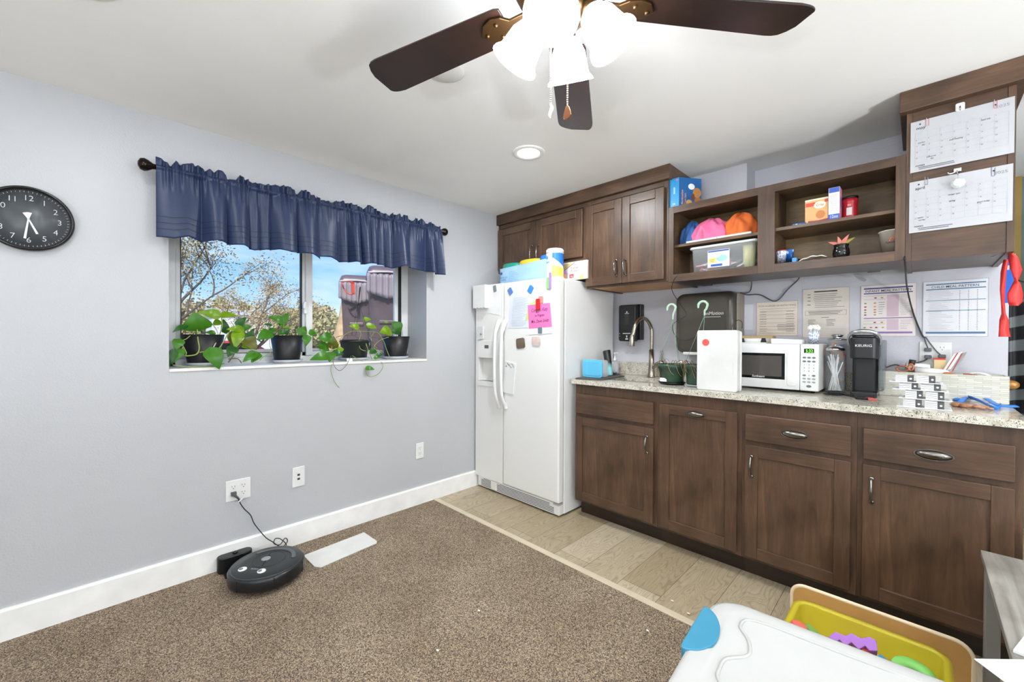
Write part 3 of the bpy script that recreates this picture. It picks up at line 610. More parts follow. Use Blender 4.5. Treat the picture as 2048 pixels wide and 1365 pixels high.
# memo pad
mb, P = card('p', [(1011.5, 722), (1032, 728), (1027, 790), (1006, 784)], M_PAP, th=.006); o, u, v, W, Hh = deco_frame(P)
for i in range(16): mb.oval(o, u, v, W*(.1+.8*((i*37) % 16)/16), Hh*(.83+.13*((i*7) % 5)/5), .004, .004, M_INK, .0068, 6)
finish(mb, 'memo_pad', 'narrow white magnetic memo pad with a floral top strip', 'memo pad')
mb = MB(); P0 = F(956, 567.5); P1 = F(979.5, 567.5); zb_ = F(979, 617).z
mb.prism([V((P0.x-.004, FD-.001, fz1-.002)), V((P1.x, FD-.001, fz1-.002))]+[V((P1.x-(P1.x-P0.x+.004)*i/8, FD-.001, zb_+(.008 if i % 2 else 0))) for i in range(9)], (0, -.05, 0)); o = mb.build('wall_pocket', M_PAP, bevel=.002); tag(o, 'white pocket holder with a scalloped lower edge on the freezer door corner', 'paper holder')
mb, P = card('p', [(977, 573), (1002, 570), (1000.5, 631), (974, 626)], mat('#ececea', .6), th=.002, y=FD-.001); finish(mb, 'blank_sheet', 'blank white sheet hanging from a ring magnet on the freezer door', 'paper')
mb, P = card('p', [(956.5, 655), (968, 653), (968, 678), (956.5, 680)], mat('#d6d8d8', .3), th=.012); mb.ball(F(962, 668, FD-.016), .009, mat('#9aa0a4', .2, .5), 8); finish(mb, 'kitchen_timer', 'small silver and white timer on the freezer door above the dispenser', 'timer')
blob('tiny_sticker', 973, 694, 8, 6, mat('#5a5c60', .4), 'tiny dark sticker on the dispenser panel', cat='sticker', y=FD-.007, th=.001)
# ---- on top of the fridge
zt = fz1
def boxthing(name, label, cat, x0, y0, z0, x1, y1, z1, m, bevel=.003, group=None):
    t = thing(name, label, cat, ((x0+x1)/2, (y0+y1)/2, z0), group)
    MB().box((x0, y0, z0), (x1, y1, z1)).build('carton', m, t, bevel=bevel); return t
# shrink pack of wipes canisters
ty = 2.27
def T(px, py, y=ty): return A(px, py, 1, y)
wp = thing('wipes_multipack', 'shrink-wrapped pack of three wipes canisters, teal, yellow and blue, on the fridge', 'multipack', (T(1045, 540).x, ty+.06, zt))
xs = [T(996, 540).x, T(1029, 540).x, T(1071, 540).x, T(1096, 540).x]; zt1 = T(1075, 514).z+.01
for (a, b_, c, dz) in ((xs[0], xs[1], '#1f9a84', -.012), (xs[1]-.002, xs[2], '#e8c63a', -.006), (xs[2]-.004, xs[3]+.03, '#2f78cf', .004)):
    mm = MB(); r = (b_-a)/2; mm.lathe([(r*.93, 0), (r, .01), (r, zt1-zt+dz-.015), (r*.9, zt1-zt+dz-.002), (.001, zt1-zt+dz)], ((a+b_)/2, ty+.068, zt), n=28, sy=.05/r); mm.build('canister', mat(c, .35), wp)
lb = MB(); za, zb2 = zt, T(1080, 519).z
def lf(i, j):
    x = xs[0]+.006+(xs[3]-.012-xs[0])*i; return V((x, ty+.02-.006*math.sin(i*9.4)*.6-.006, za+.001+(zb2-za)*(.86+.14*i)*j))
lb.sheet(lf, 24, 4, mat('#a9cdea', .3)); lo_ = lb.build('wrap_label', None, wp, solid=.001)
pr = MB(); oo = V((xs[0]+.006, ty+.003, za)); wv = mat('#7fb0dc', .35)
pr.oval(oo, UX, UZ, .03, .095, .014, .011, mat('#4a4a86', .4), .001); pr.text('DISINFECTING', oo, UX, UZ, .012, .055, .017, mat('#2f7fc4', .4), .001, 'LEFT', .8); pr.text('WIPES', oo, UX, UZ, .03, .035, .02, mat('#2f7fc4', .4), .001)
for i in range(7): pr.rect(oo, UX, UZ, .115, .02+.013*i, .115+.11*((i*5) % 7+4)/10, .0225+.013*i, wv, .001)
pr.build('label_print', None, lo_)
cx_ = (T(1092, 540, 2.25).x+T(1121, 540, 2.25).x)/2; r = (T(1121, 540, 2.25).x-T(1092, 540, 2.25).x)/2*.93
cn = thing('wipes_canister', 'tall white and blue wipes canister standing alone on the fridge', 'canister', (cx_, 2.27, zt)); hc = T(1107, 498, 2.25).z-zt
MB().lathe([(r*.95, 0), (r, .004), (r, hc-.035), (r*.97, hc-.033)], (cx_, 2.27, zt), n=36).build('canister_body', mat('#dfe9f2', .3), cn)
MB().lathe([(r*1.02, hc-.034), (r*1.02, hc-.01), (r*.9, hc-.001), (.001, hc)], (cx_, 2.27, zt), n=36).build('cap', mat('#f0f0ee', .35), cn)
def curved(mb, cx, cy, z0, r, a0, a1, h0, h1, m, n=10, off=.0006):
    """strip on a cylinder between angles, h0/h1 functions or floats"""
    g = lambda h, t: h(t) if callable(h) else h
    mb.sheet(lambda i, j: V((cx+(r+off)*math.cos(math.radians(a0+(a1-a0)*i)), cy+(r+off)*math.sin(math.radians(a0+(a1-a0)*i)), z0+g(h0, i)*(1-j)+g(h1, i)*j)), n, 2, m); return mb
w_ = MB(); curved(w_, cx_, 2.27, zt, r, -70, 40, lambda t: hc*(.68-.38*t), hc-.036, mat('#2a72cc', .3)); curved(w_, cx_, 2.27, zt, r, -72, 40, .002, lambda t: hc*(.42-.1*t), mat('#eed25a', .3)); curved(w_, cx_, 2.27, zt, r, -150, -90, hc*.5, hc*.56, mat('#6fa6d8', .4)); curved(w_, cx_, 2.27, zt, r, -140, -100, hc*.64, hc*.74, mat('#5f93cf', .4), off=.0008); w_.build('label_print', None, cn)
# small bag + protein carton
px0, px1 = T(1131, 540, 2.42).x, T(1170, 540, 2.42).x
t = boxthing('drink_carton_box', 'white protein drink carton with a red swoosh, on the fridge', 'carton', px0, 2.40, zt, xm+.02 if False else px1+.03, 2.43, T(1165, 521, 2.40).z, mat('#f2efe8', .4), .001)
p = MB(); oo = V((px0, 2.40, zt)); Wp = px1-px0
p.text('Premier', oo, UX, UZ, Wp*.56, .078, .024, mat('#c8323c', .4), .001, 'CENTER', .95, .15); p.text('Protein', oo, UX, UZ, Wp*.56, .057, .024, mat('#3a3a3a', .4), .001, 'CENTER', .95, .15)
p.rect(oo, UX, UZ, Wp*.3, .015, Wp*.52, .042, mat('#d8303a', .4)); p.text('30g', oo, UX, UZ, Wp*.41, .022, .018, M_PAP, .0012, 'CENTER'); p.rect(oo, UX, UZ, .002, .048, Wp, .0495, M_INK)
p.poly(oo, UX, UZ, [(.002, .075), (.002, .122), (Wp*.5, .122)], mat('#d9bd7f', .4)); p.poly(oo, UX, UZ, [(0, .07), (0, .074), (Wp*.55, .124), (Wp*.6, .124)], mat('#3b5a48', .4), .0008); p.poly(oo, UX, UZ, [(Wp*.75, 0), (Wp, 0), (Wp, .045)], mat('#e0b878', .4))
p.build('carton_print', None, t)
bx = T(1126, 545, 2.36).x; mb = MB()
mb.ball((bx, 2.37, zt+.036), .03, mat('#a05fae', .4, var=.3), 8, (.75, .8, 1.22)); mb.ball((bx+.006, 2.365, zt+.024), .026, mat('#b98a5a', .4, var=.5), 8, (.8, .8, .92)); finish(mb, 'snack_bag', 'small purple and brown snack bag between the canister and the drink carton', 'bag')
# ================================================================ wall clock
cy_, cz_, cr_ = -.202, 1.695, .129
ck = thing('wall_clock', 'round black wall clock with pale numerals reading half past five', 'clock', (XL, cy_, cz_-cr_))
Xc = Matrix.Translation((XL, cy_, cz_)) @ Matrix.Rotation(math.pi/2, 4, 'Y')
MB().lathe([(.118, .0), (.127, .0), (.1295, .01), (.129, .03), (.125, .036), (.119, .034), (.1165, .022), (.1165, .014)], (0,0,0), X=Xc, n=64, cap=False).build('case', mat('#0b0b0c', .25), ck)
dl = MB().lathe([(.0001, .015), (.1175, .015), (.1175, .002)], (0,0,0), X=Xc, n=64).build('dial', mat('#3b4146', .35), ck)
nm = MB(); oc = V((XL+.0155, cy_, cz_)); M_NUM = mat('#cfd3d4', .4, var=0)
for h in range(1, 13):
    a = math.radians(90-30*h); nm.text(str(h), oc, UY, UZ, .085*math.cos(a), .085*math.sin(a)-.0105, .031, M_NUM, .0006, 'CENTER', .95, 0, -.012)
for k in range(60):
    a = math.radians(6*k); u_ = UY*math.cos(a)+UZ*math.sin(a); nm.rect(oc, u_, UZ*math.cos(a)-UY*math.sin(a), .107, -.0006, .1125, .0006, M_NUM)
nm.build('numerals', None, dl)
def hand(name, ang, L, off):
    a = math.radians(ang); d = UY*math.sin(a)+UZ*math.cos(a); s = UY*math.cos(a)-UZ*math.sin(a); c = V((XL+.019+off, cy_, cz_))
    MB().prism([c-d*.026-s*.0065, c-s*.0022, c+d*L-s*.0036, c+d*L+s*.0036, c+s*.0022, c-d*.026+s*.0065], (.0012, 0, 0)).build(name, mat('#e8eaea', .35), ck)
hand('hour_hand', 158, .062, 0); hand('minute_hand', 187, .082, .003)
MB().lathe([(.0001, .026), (.004, .026), (.004, .016)], (0,0,0), X=Xc, n=16).build('centre_cap', mat('#dfe2e2', .3), ck)
MB().lathe([(.0001, .0315), (.118, .0315)], (0,0,0), X=Xc, n=64).build('glass', M_PANE, ck)
# ================================================================ valance + rod
RXp = -2.505; ra, rb = A(303, 333, 0, RXp), A(880, 462, 0, RXp)
rod = thing('curtain_rod', 'dark bronze curtain rod with knob finials above the window', 'curtain rod', (RXp, (ra.y+rb.y)/2, ra.z))
zr = (ra.z+rb.z)/2
M_ROD = mat('#1c130e', .18, .6)
MB().cyl((RXp, ra.y+.02, zr), (RXp, rb.y-.01, zr), .0085).build('rod', M_ROD, rod)
for s, y in ((-1, ra.y+.045), (1, rb.y-.03)):
    X = Matrix.Translation((RXp, y, zr)) @ Matrix.Rotation(-s*math.pi/2, 4, 'X')
    MB().lathe([(.0001, 0), (.012, 0), (.0125, .012), (.010, .016), (.011, .026), (.013, .04), (.025, .058), (.029, .07), (.025, .084), (.010, .092), (.0001, .093)], (0,0,0), X=X, n=24).build('finial', M_ROD, rod)
for y in (ra.y+.06, rb.y-.05):
    mb = MB(); mb.tube([(XL, y, zr), (RXp-.02, y, zr-.004), (RXp, y, zr-.012), (RXp+.012, y, zr)], .005); mb.cyl((XL, y, zr), (XL+.006, y, zr), .018); mb.build('bracket', M_ROD, rod)
def valance(ya, yb_, seed, label, xoff=0):
    random.seed(seed); L = yb_-ya
    ph = [random.random()*6.28 for _ in range(8)]; zbase = 1.684
    hem = [random.uniform(-.014, .014) for _ in range(14)]; rf = [random.uniform(-.012, .028) for _ in range(40)]
    # gather positions: irregular pleats
    pos = [0]; 
    while pos[-1] < L: pos.append(pos[-1]+random.choice([.05, .075, .10, .13, .17]))
    amp = [random.uniform(.35, 1) for _ in pos]
    def pleat(s):
        for k in range(len(pos)-1):
            if pos[k] <= s < pos[k+1]:
                t = (s-pos[k])/(pos[k+1]-pos[k]); w = (pos[k+1]-pos[k])
                return amp[k]*min(1, w/.08)*(math.sin(math.pi*t)**.7)
        return 0
    def fn(i, j, off=0):
        s = i*L; y = ya+s
        sag = pleat(s); big = sag*2-.8+.35*math.sin(s*21+ph[0])
        fine = math.sin(s*230+ph[4]+1.5*math.sin(s*37))*.6+math.sin(s*331+ph[5])*.4
        k = int(i*12.99); fr_ = i*12.99-k; hz = hem[k]*(1-fr_)+hem[min(13, k+1)]*fr_
        k2 = int(i*38.99); f2 = i*38.99-k2; ruf = rf[k2]*(1-f2)+rf[min(39, k2+1)]*f2
        if j < .13:
            t = j/.13; zt_ = zr+.032+ruf; z = zt_+(zr+.009-zt_)*t; x = RXp-.002+.010*fine*(1-t*.3)+.008*math.sin(s*60+ph[6])*(1-t)
        elif j < .24:
            t = (j-.13)/.11; z = zr+.009-.02*t; x = RXp+.012+.008*math.sin(math.pi*t)+.006*fine
        else:
            t = (j-.24)/.76; z = zr-.011+(zbase+hz-(zr-.011))*t
            x = RXp+.012+.006*fine*max(0, 1-t*3)+(.008+.03*t**.6)*big*.9+.014*t
        return V((x+off+xoff, y+.010*math.sin(sag*3)*max(0, j-.24), z))
    t_ = thing('window_valance', label, 'valance', (RXp, (ya+yb_)/2, zbase), 'navy valance panels over the window')
    MB().sheet(lambda i, j: fn(i, j), 420, 40).build('valance_cloth', M_NAVY, t_, solid=.0016)
    for jj in (.76, .83, .90):
        MB().sheet(lambda i, j: fn(i, jj+.007*j, .0022), 300, 1).build('tuck_seam', M_NAVYD, t_, recalc=False)
ym = (A(634, 400, 0, RXp)).y
valance(A(314, 400, 0, RXp).y-.004, ym+.006, 3, 'gathered navy valance panel on the clock side of the window')
valance(ym-.004, A(879, 470, 0, RXp).y, 11, 'gathered navy valance panel on the refrigerator side of the window', .006)
# ================================================================ outlets on the window wall
def plate(x, y0, y1, z0, z1, label, kind):
    t = thing('wall_outlet' if kind != 'data' else 'data_outlet', label, 'outlet', (x, (y0+y1)/2, z0))
    MB().box((x, y0, z0), (x+.006, y1, z1)).build('cover_plate', M_WHITE, t, bevel=.003)
    yc, zc = (y0+y1)/2, (z0+z1)/2
    if kind == 'data':
        for dz in (.012, -.012): MB().box((x+.0055, yc-.007, zc+dz-.006), (x+.0066, yc+.007, zc+dz+.006)).build('jack', mat('#3a3a3c', .5), t)
    else:
        for dy in ((-.023, .023) if kind == 'quad' else (0,)):
            for dz in (.019, -.019):
                r = MB(); r.lathe([(.0165, 0), (.0165, .0025), (.0001, .0025)], (0,0,0), X=Matrix.Translation((x+.005, yc+dy, zc+dz)) @ Matrix.Rotation(math.pi/2, 4, 'Y'), n=20, smooth=False); so_ = r.build('socket', M_WHITE, t)
                q = MB(); q.box((x+.0072, yc+dy-.0075, zc+dz), (x+.008, yc+dy-.0055, zc+dz+.008)); q.box((x+.0072, yc+dy+.0055, zc+dz), (x+.008, yc+dy+.0075, zc+dz+.007)); q.box((x+.0072, yc+dy-.002, zc+dz-.009), (x+.008, yc+dy+.002, zc+dz-.005)); q.build('slot', mat('#303030', .5), so_)
plate(XL, .466, .580, .342, .453, 'four-socket white outlet with a grey plug in it, above the robot vacuum', 'quad')
plate(XL, .790, .858, .336, .453, 'white data plate with two dark jacks', 'data')
plate(XL, 1.617, 1.684, .331, .446, 'white two-socket outlet on the window wall next to the refrigerator', 'duplex')
# ================================================================ robot vacuum, dock, cord, paper
vx, vy, vr = -2.318, .592, .168
rv = thing('robot_vacuum', 'round black robot vacuum with two googly eyes on the carpet', 'robot vacuum', (vx, vy, 0))
M_RV = mat('#26292b', .32); M_RV2 = mat('#17181a', .3); M_RVG = mat('#5a5f62', .35)
MB().lathe([(.0001, .012), (.135, .012), (.15, .018), (.166, .028), (.168, .04), (.168, .074), (.163, .082), (.155, .086)], (vx, vy, 0), n=72).build('bumper', M_RV2, rv)
tp = MB().lathe([(.155, .086), (.152, .0895), (.10, .091), (.0001, .0915)], (vx, vy, 0), n=72).build('top_cover', M_RV, rv)
MB().lathe([(.154, .0868), (.1565, .0875), (.1575, .086)], (vx, vy, 0), n=72, cap=False).build('trim_ring', mat('#4b5053', .3), rv)
MB().lathe([(.072, .0912), (.0735, .0922), (.075, .0912)], (vx-.01, vy+.01, 0), n=48, cap=False).build('seam_ring', M_BLACK, rv)
bt = A(532, 1117.5, 2, .093); MB().lathe([(.021, .0905), (.021, .0935), (.016, .0945), (.0001, .0945)], (bt.x, bt.y, 0), n=32).build('button', mat('#8f9497', .3), rv)
# handle arc on far side
am = MB()
def arc(i, j):
    a = math.radians(60+130*i); r = .108+.018*j; return V((vx+r*math.cos(a), vy+r*math.sin(a), .0925))
am.sheet(arc, 30, 2); am.build('carry_handle', M_RVG, rv, solid=.003)
MB().tube([A(524, 1133, 2, .092), A(532, 1120, 2, .092), A(541, 1106, 2, .092)], .0018, spline=False).build('lid_seam', M_BLACK, rv)
for k in (-62, -5, 50):
    a = math.radians(k); MB().box((vx+.1675*math.cos(a)-.002, vy+.1675*math.sin(a)-.002, .03), (vx+.1675*math.cos(a)+.002, vy+.1675*math.sin(a)+.002, .08)).build('bumper_seam', M_BLACK, rv)
for q in ((485, 1138.5), (523, 1142)):
    e_ = A(*q, 2, .094); ey = MB().lathe([(.019, 0), (.0185, .004), (.012, .0065), (.0001, .0075)], (e_.x, e_.y, .0905), n=28).build('googly_eye', mat('#f4f4f4', .25), rv)
    MB().lathe([(.0085, .0062), (.0085, .0085), (.0001, .009)], (e_.x+.004, e_.y-.007, .0905), n=20).build('pupil', mat('#6f7274', .3), ey)
tt = MB(); q = A(508, 1140, 2, .092); dv = V((.72, .69, 0)).normalized(); tt.text('iRobot', q, dv, V((-dv.y, dv.x, 0)), 0, 0, .013, mat('#c8ccce', .4), .0012, 'CENTER'); tt.build('lettering', None, rv)
dk = thing('charging_dock', 'black charging dock against the baseboard behind the robot vacuum', 'charging dock', (-2.535, .5, 0))
MB().prism([V((-2.573+a, .5+b_, .004)) for a, b_ in rrect(0, -.08, .062, .075, .028)], (0, 0, .078)).build('dock_body', M_BLACK, dk, bevel=.004)
MB().lathe([(.0001, 0), (.012, 0), (.012, .006), (.0001, .009)], (-2.545, .5, .082), n=20).build('dock_button', M_BLKGL, dk)
MB().box((-2.511, .44, 0), (-2.46, .56, .01)).build('dock_plate', M_BLACK, dk, bevel=.003)
c = MB(); xw = XL
pts = [A(470, 990, 0, xw+.02), A(476, 998, 0, xw+.03), A(480, 1006, 0, xw+.028), A(488, 1018, 0, xw+.025), A(501, 1031, 0, xw+.025), A(508, 1047, 0, xw+.028), A(521, 1064, 0, xw+.035), A(533, 1077, 0, xw+.045), A(546, 1085, 0, xw+.05), A(556, 1092, 0, xw+.055), A(566, 1094, 0, xw+.06), A(575, 1083, 0, xw+.06), A(570, 1077, 0, xw+.06), A(560, 1090, 0, xw+.065), A(548, 1088, 0, xw+.06), A(551, 1078, 0, xw+.06), A(563, 1080, 0, xw+.06), A(571, 1095, 0, xw+.065), V((-2.51, .62, .02)), V((-2.53, .57, .01))]
cd = thing('power_cord', 'thin black cord with a grey plug running from the outlet to the charging dock', 'cord', (xw+.03, .52, 0))
c.tube(pts, .0024, n=8); c.build('cable', mat('#232527', .45), cd)
p0 = A(467, 988, 0, xw+.01); MB().box((p0.x-.004, p0.y-.012, p0.z-.010), (p0.x+.014, p0.y+.012, p0.z+.010)).tube([p0+V((.01, 0, -.004)), p0+V((.014, .014, -.02)), p0+V((.018, .024, -.033))], .005, rs=[.009, .006, .004]).build('plug', mat('#55585a', .5), cd, bevel=.003)
q = A(480, 1002, 0, xw+.03); MB().tube([q+V((0, -.008, -.006)), q, q+V((0, .012, .010))], .0035).build('cable_tie', M_WHITE, cd)
pp = [A(606.5, 1112, 2, .003), A(728, 1065.5, 2, .003), A(754, 1083, 2, .003), A(753, 1087, 2, .003), A(641, 1135.5, 2, .003), A(629, 1134, 2, .003)]
mb = MB(); mb.prism([V((p.x, p.y, .0005)) for p in pp], (0, 0, .0035), mat('#dcdbd6', .5)); finish(mb, 'laminate_sheet', 'long white sheet lying flat on the carpet beside the robot vacuum', 'sheet')
for i, (px, py) in enumerate([(875, 1302), (958, 1222), (1345, 1203), (1295, 1262), (1377, 1228)]):
    q = A(px, py, 2, .004); mb = MB(); mb.prism([q+V((.006*math.cos(k+i)*(1+.4*(k % 2)), .004*math.sin(k+i), 0)) for k in range(6)], (0, 0, .002), mat('#ece9e0', .6))
    finish(mb, 'paper_scrap', 'tiny white scrap on the '+['carpet in front of the viewer', 'carpet, middle of the room', 'vinyl planks near the carpet edge', 'carpet close to the white bin', 'vinyl planks beside the blue bin handle'][i], 'scrap')
# ================================================================ window sill plants
def leafmesh(mb, base, tip, width, m, bend=.18, roll=0, cup_=.12):
    d = tip-base; L = d.length; d.normalize()
    view = (CAM-(base+tip)/2).normalized(); view = (view+UZ*.55).normalized()
    s = d.cross(view).normalized(); n = s.cross(d).normalized()
    if roll: s, n = s*math.cos(roll)+n*math.sin(roll), n*math.cos(roll)-s*math.sin(roll)
    N = 9
    def w(t): return (math.sin(math.pi*min(1, t**.52))**.8)*(1-.12*t)*1.1
    def fn(i, j):
        t = i; q = (j-.5)*2; ww = width/2*w(t)
        back = -.1*L*max(0, 1-t*6)*abs(q)  # heart lobes
        return base+d*(t*L+back)+s*(q*ww)+n*(bend*L*math.sin(t*math.pi)*.6+cup_*ww*abs(q)-.05*L*t*t)
    mb.sheet(fn, N, 6, m); return mb
class Plant:
    def __init__(s, t): s.t = t
    def leaf(s, b, e, w, m, xp, dx=.02, **k):
        B, Tt = A(*b, 0, xp), A(*e, 0, xp+dx); sc = abs(A(b[0]+1, b[1], 0, xp).y-A(b[0], b[1], 0, xp).y)
        mb = MB(); leafmesh(mb, B, Tt, w*sc*1.08, m, **k); mb.build('leaf', None, s.t, recalc=False)
    def stem(s, P, r=.0018, m=None, name='stem'):
        mb = MB(); mb.tube([A(x, y, 0, xp) for x, y, xp in P], r, n=6); mb.build(name, m or M_STEM, s.t)
def c1_(X, Y): return (330+X/7.585, 600+Y/7.585)
def c2_(X, Y): return (590+X/7.585, 600+Y/7.585)
XP = -2.75; ZS = 1.06
def potplant(name, label, pxl, pxr, pyt, pyb, pxbl, pxbr, col, rim=False, lip=0):
    x = XP; yl, yr = A(pxl, pyt, 0, x+.07).y, A(pxr, pyt, 0, x+.07).y; R1 = (yr-yl)/2*.98; yc = (yl+yr)/2+.012; R0 = R1*(pxbr-pxbl)/(pxr-pxl)
    zt_ = A(pxl, pyt, 0, x+.02).z; zb_ = ZS+.012
    t = thing(name, label, 'potted plant', (x, yc, zb_))
    pr_ = [(.0001, 0), (R0*.96, 0), (R0, .006)]+([(R1*.97, zt_-zb_-.018), (R1*1.03, zt_-zb_-.016)] if rim else [])+[(R1, zt_-zb_), (R1-.004, zt_-zb_), (R1*.93, zt_-zb_-.02)]
    MB().lathe(pr_, (x, yc, zb_), n=40, cap=False).build('pot', col, t)
    MB().lathe([(R1*.94, zt_-zb_-.018), (.0001, zt_-zb_-.012)], (x, yc, zb_), n=24).build('soil', M_SOIL, t)
    return Plant(t), x, yc, zt_, R0
M_POT = mat('#101013', .45); M_POT2 = mat('#131b16', .35)
def saucer(x, yc, R, label):
    o = MB().lathe([(.0001, 0), (R*.92, 0), (R*1.12, .02), (R*1.12+.002, .02), (R*.95, .003), (.0001, .003)], (x, yc, ZS+.0005), n=40).build('plant_saucer', M_FROST); tag(o, label, 'saucer', 'clear saucers under the sill plants')
p1, x, yc, zt_, R0 = potplant('pothos_plant', 'large-leaved pothos in the black pot nearest the clock end of the sill', 357, 450, 669, 719, 367, 432, M_POT); saucer(x, yc, R0*1.08, 'clear plastic saucer under the pothos pot nearest the clock end')
L1 = [((505,455),(440,185),400,'g',-2.70,.02,.1),((330,395),(112,490),100,'d',-2.66,.03,.0),((835,240),(495,185),170,'l',-2.76,.0,.2),((842,240),(1100,240),130,'l',-2.76,.02,.2),
 ((840,330),(715,385),120,'l',-2.8,0,0),((760,510),(600,495),90,'g',-2.78,0,0),((925,500),(885,285),120,'d',-2.8,0,0),((1095,400),(1235,262),130,'d',-2.74,.01,0),((1175,440),(1312,395),115,'g',-2.72,.01,0),
 ((1185,455),(935,445),130,'l',-2.70,.03,.1),((1125,485),(1060,745),175,'l',-2.68,.03,0),((1000,500),(1025,720),120,'b',-2.72,.0,0),((1285,565),(1355,430),85,'d',-2.72,0,0),((1270,575),(1195,500),110,'g',-2.76,0,0),
 ((1225,590),(1395,760),200,'b',-2.66,.03,0),((1180,680),(1312,755),100,'l',-2.68,.02,0),((690,745),(830,1055),280,'d2',-2.60,.03,.1),((1055,725),(950,865),170,'d',-2.64,.02,0),((230,605),(150,765),170,'g',-2.64,.02,0),
 ((140,755),(60,1015),120,'d',-2.62,.01,0),((270,755),(130,955),130,'g',-2.63,.02,0),((1385,800),(1175,945),140,'d2',-2.62,.02,.1),((1420,810),(1310,955),150,'g',-2.63,.01,0),((1605,500),(1395,610),190,'g',-2.70,.02,0)]
MT = dict(g=M_LG, l=M_LL, d=M_LD, b=M_LB, d2=M_LG)
for b_, e_, w_, k, xp, dx, rl in L1: p1.leaf(c1_(*b_), c1_(*e_), w_/7.585, MT[k], xp, dx, roll=rl)
def st1(pl, cf, pts, r=.0022, m=None):
    pl.stem([(*cf(a, b_), xp) for a, b_, xp in pts], r, m)
st1(p1, c1_, [(490,450,-2.68),(500,600,-2.66),(520,740,-2.65),(470,830,-2.64),(300,855,-2.63)], .0032)
st1(p1, c1_, [(720,370,-2.75),(800,500,-2.70),(775,640,-2.68),(730,730,-2.65)], .0028, mat('#b9c3a8', .5))
st1(p1, c1_, [(860,260,-2.76),(865,400,-2.77),(820,560,-2.76)], .003)
st1(p1, c1_, [(1060,480,-2.70),(970,500,-2.69),(880,650,-2.67),(790,760,-2.65),(640,780,-2.64),(520,800,-2.64)], .0028)
st1(p1, c1_, [(1190,650,-2.67),(1080,760,-2.64),(1030,860,-2.62),(960,950,-2.60)], .003, M_STEMB)
st1(p1, c1_, [(430,500,-2.70),(330,590,-2.66),(250,640,-2.64),(320,800,-2.63),(300,850,-2.63)], .0026)
st1(p1, c1_, [(230,640,-2.64),(180,800,-2.63),(110,980,-2.61)], .0022, M_STEMB)
st1(p1, c1_, [(120,990,-2.61),(300,1010,-2.598),(520,1020,-2.596),(760,1010,-2.598),(900,960,-2.60)], .0022)
st1(p1, c1_, [(960,900,-2.62),(1100,895,-2.63),(1160,960,-2.62)], .0022, M_STEMB)
p2, x, yc, zt_, R0 = potplant('pothos_plant', 'pothos with a few upright leaves in the matt black pot before the centre mullion', 543, 610, 671, 714, 551, 603, M_POT); saucer(x, yc, R0*1.1, 'clear plastic saucer under the pot before the centre mullion')
L2 = [((1800,330),(1565,255),125,'g',-2.76,0,.1),((1780,340),(1875,200),125,'g',-2.76,0,0),((1625,380),(1490,375),55,'d',-2.72,0,0),((1590,475),(1700,440),85,'g',-2.74,0,0),((1800,410),(1720,365),85,'g',-2.77,0,0),((1800,450),(1900,415),90,'l',-2.77,0,0),((1800,450),(1865,530),120,'d',-2.75,0,0),((1790,480),(1700,535),95,'g',-2.75,0,0)]
for b_, e_, w_, k, xp, dx, rl in L2: p2.leaf(c1_(*b_), c1_(*e_), w_/7.585, MT[k], xp, dx, roll=rl)
L2b = [((80,530),(165,400),150,'g',-2.72,0,0),((215,505),(350,500),105,'g',-2.68,.01,0),((185,545),(165,705),120,'g',-2.68,.01,0)]
for b_, e_, w_, k, xp, dx, rl in L2b: p2.leaf(c2_(*b_), c2_(*e_), w_/7.585, MT[k], xp, dx, roll=rl)
st1(p2, c1_, [(1800,340,-2.76),(1795,440,-2.76),(1800,530,-2.76)], .0022)
st1(p2, c1_, [(1380,435,-2.72),(1500,440,-2.72),(1600,480,-2.73),(1650,540,-2.74)], .0014, M_STEMB)
st1(p2, c1_, [(1560,230,-2.75),(1530,300,-2.74),(1560,420,-2.73),(1650,530,-2.74)], .0012, M_STEMB)
st1(p2, c1_, [(1690,500,-2.74),(1760,440,-2.72),(1880,440,-2.7),(1960,500,-2.71)], .0016, M_STEMB)
st1(p2, c1_, [(1590,560,-2.70),(1590,700,-2.68),(1620,780,-2.66),(1500,860,-2.63),(1440,920,-2.62)], .0018)
p3, x, yc, zt_, R0 = potplant('hanging_pothos', 'straggly pothos in a dark green hanging pot with a wire hanger on the sill', 686, 742, 680, 711, 690, 737, M_POT2, True); saucer(x, yc, R0*1.15, 'clear plastic saucer under the dark green hanging pot')
hg = MB(); tpq = A(717, 606, 0, XP)
for q in ((703, 672), (712, 672), (741, 676)): hg.tube([tpq, A(*q, 0, XP+(.02 if q[0] != 712 else -.05))], .0012, spline=False)
hg.tube([tpq, A(718, 596, 0, XP), A(720, 578, 0, XP), A(721, 574, 0, XP)], .003, rs=[.0015, .004, .005, .002]); hg.build('hanger', mat('#15201a', .4), p3.t)
L3 = [((560,585),(345,590),165,'g',-2.66,.02,.1),((575,735),(582,545),140,'b',-2.66,.02,0),((365,690),(525,775),150,'g',-2.68,0,0),((635,770),(745,745),110,'l',-2.66,0,0),((505,845),(222,912),145,'d2',-2.62,.01,.1),((570,815),(745,820),110,'d',-2.62,.01,0),((560,800),(520,945),130,'g',-2.62,.01,0),((965,420),(820,395),90,'l',-2.72,0,.1),((1045,300),(1160,300),65,'l',-2.75,0,0),((1085,390),(1250,430),85,'l',-2.74,0,0),((1445,470),(1285,500),150,'l',-2.72,0,0),((1215,760),(1130,825),95,'d',-2.65,0,0),((1235,845),(1340,830),55,'d',-2.64,0,0),((1195,885),(1300,870),50,'g',-2.62,0,0),((1075,1035),(1212,1058),70,'g',-2.575,.01,0),((1365,345),(1425,345),32,'l',-2.76,0,0)]
for b_, e_, w_, k, xp, dx, rl in L3: p3.leaf(c2_(*b_), c2_(*e_), w_/7.585, MT[k], xp, dx, roll=rl)
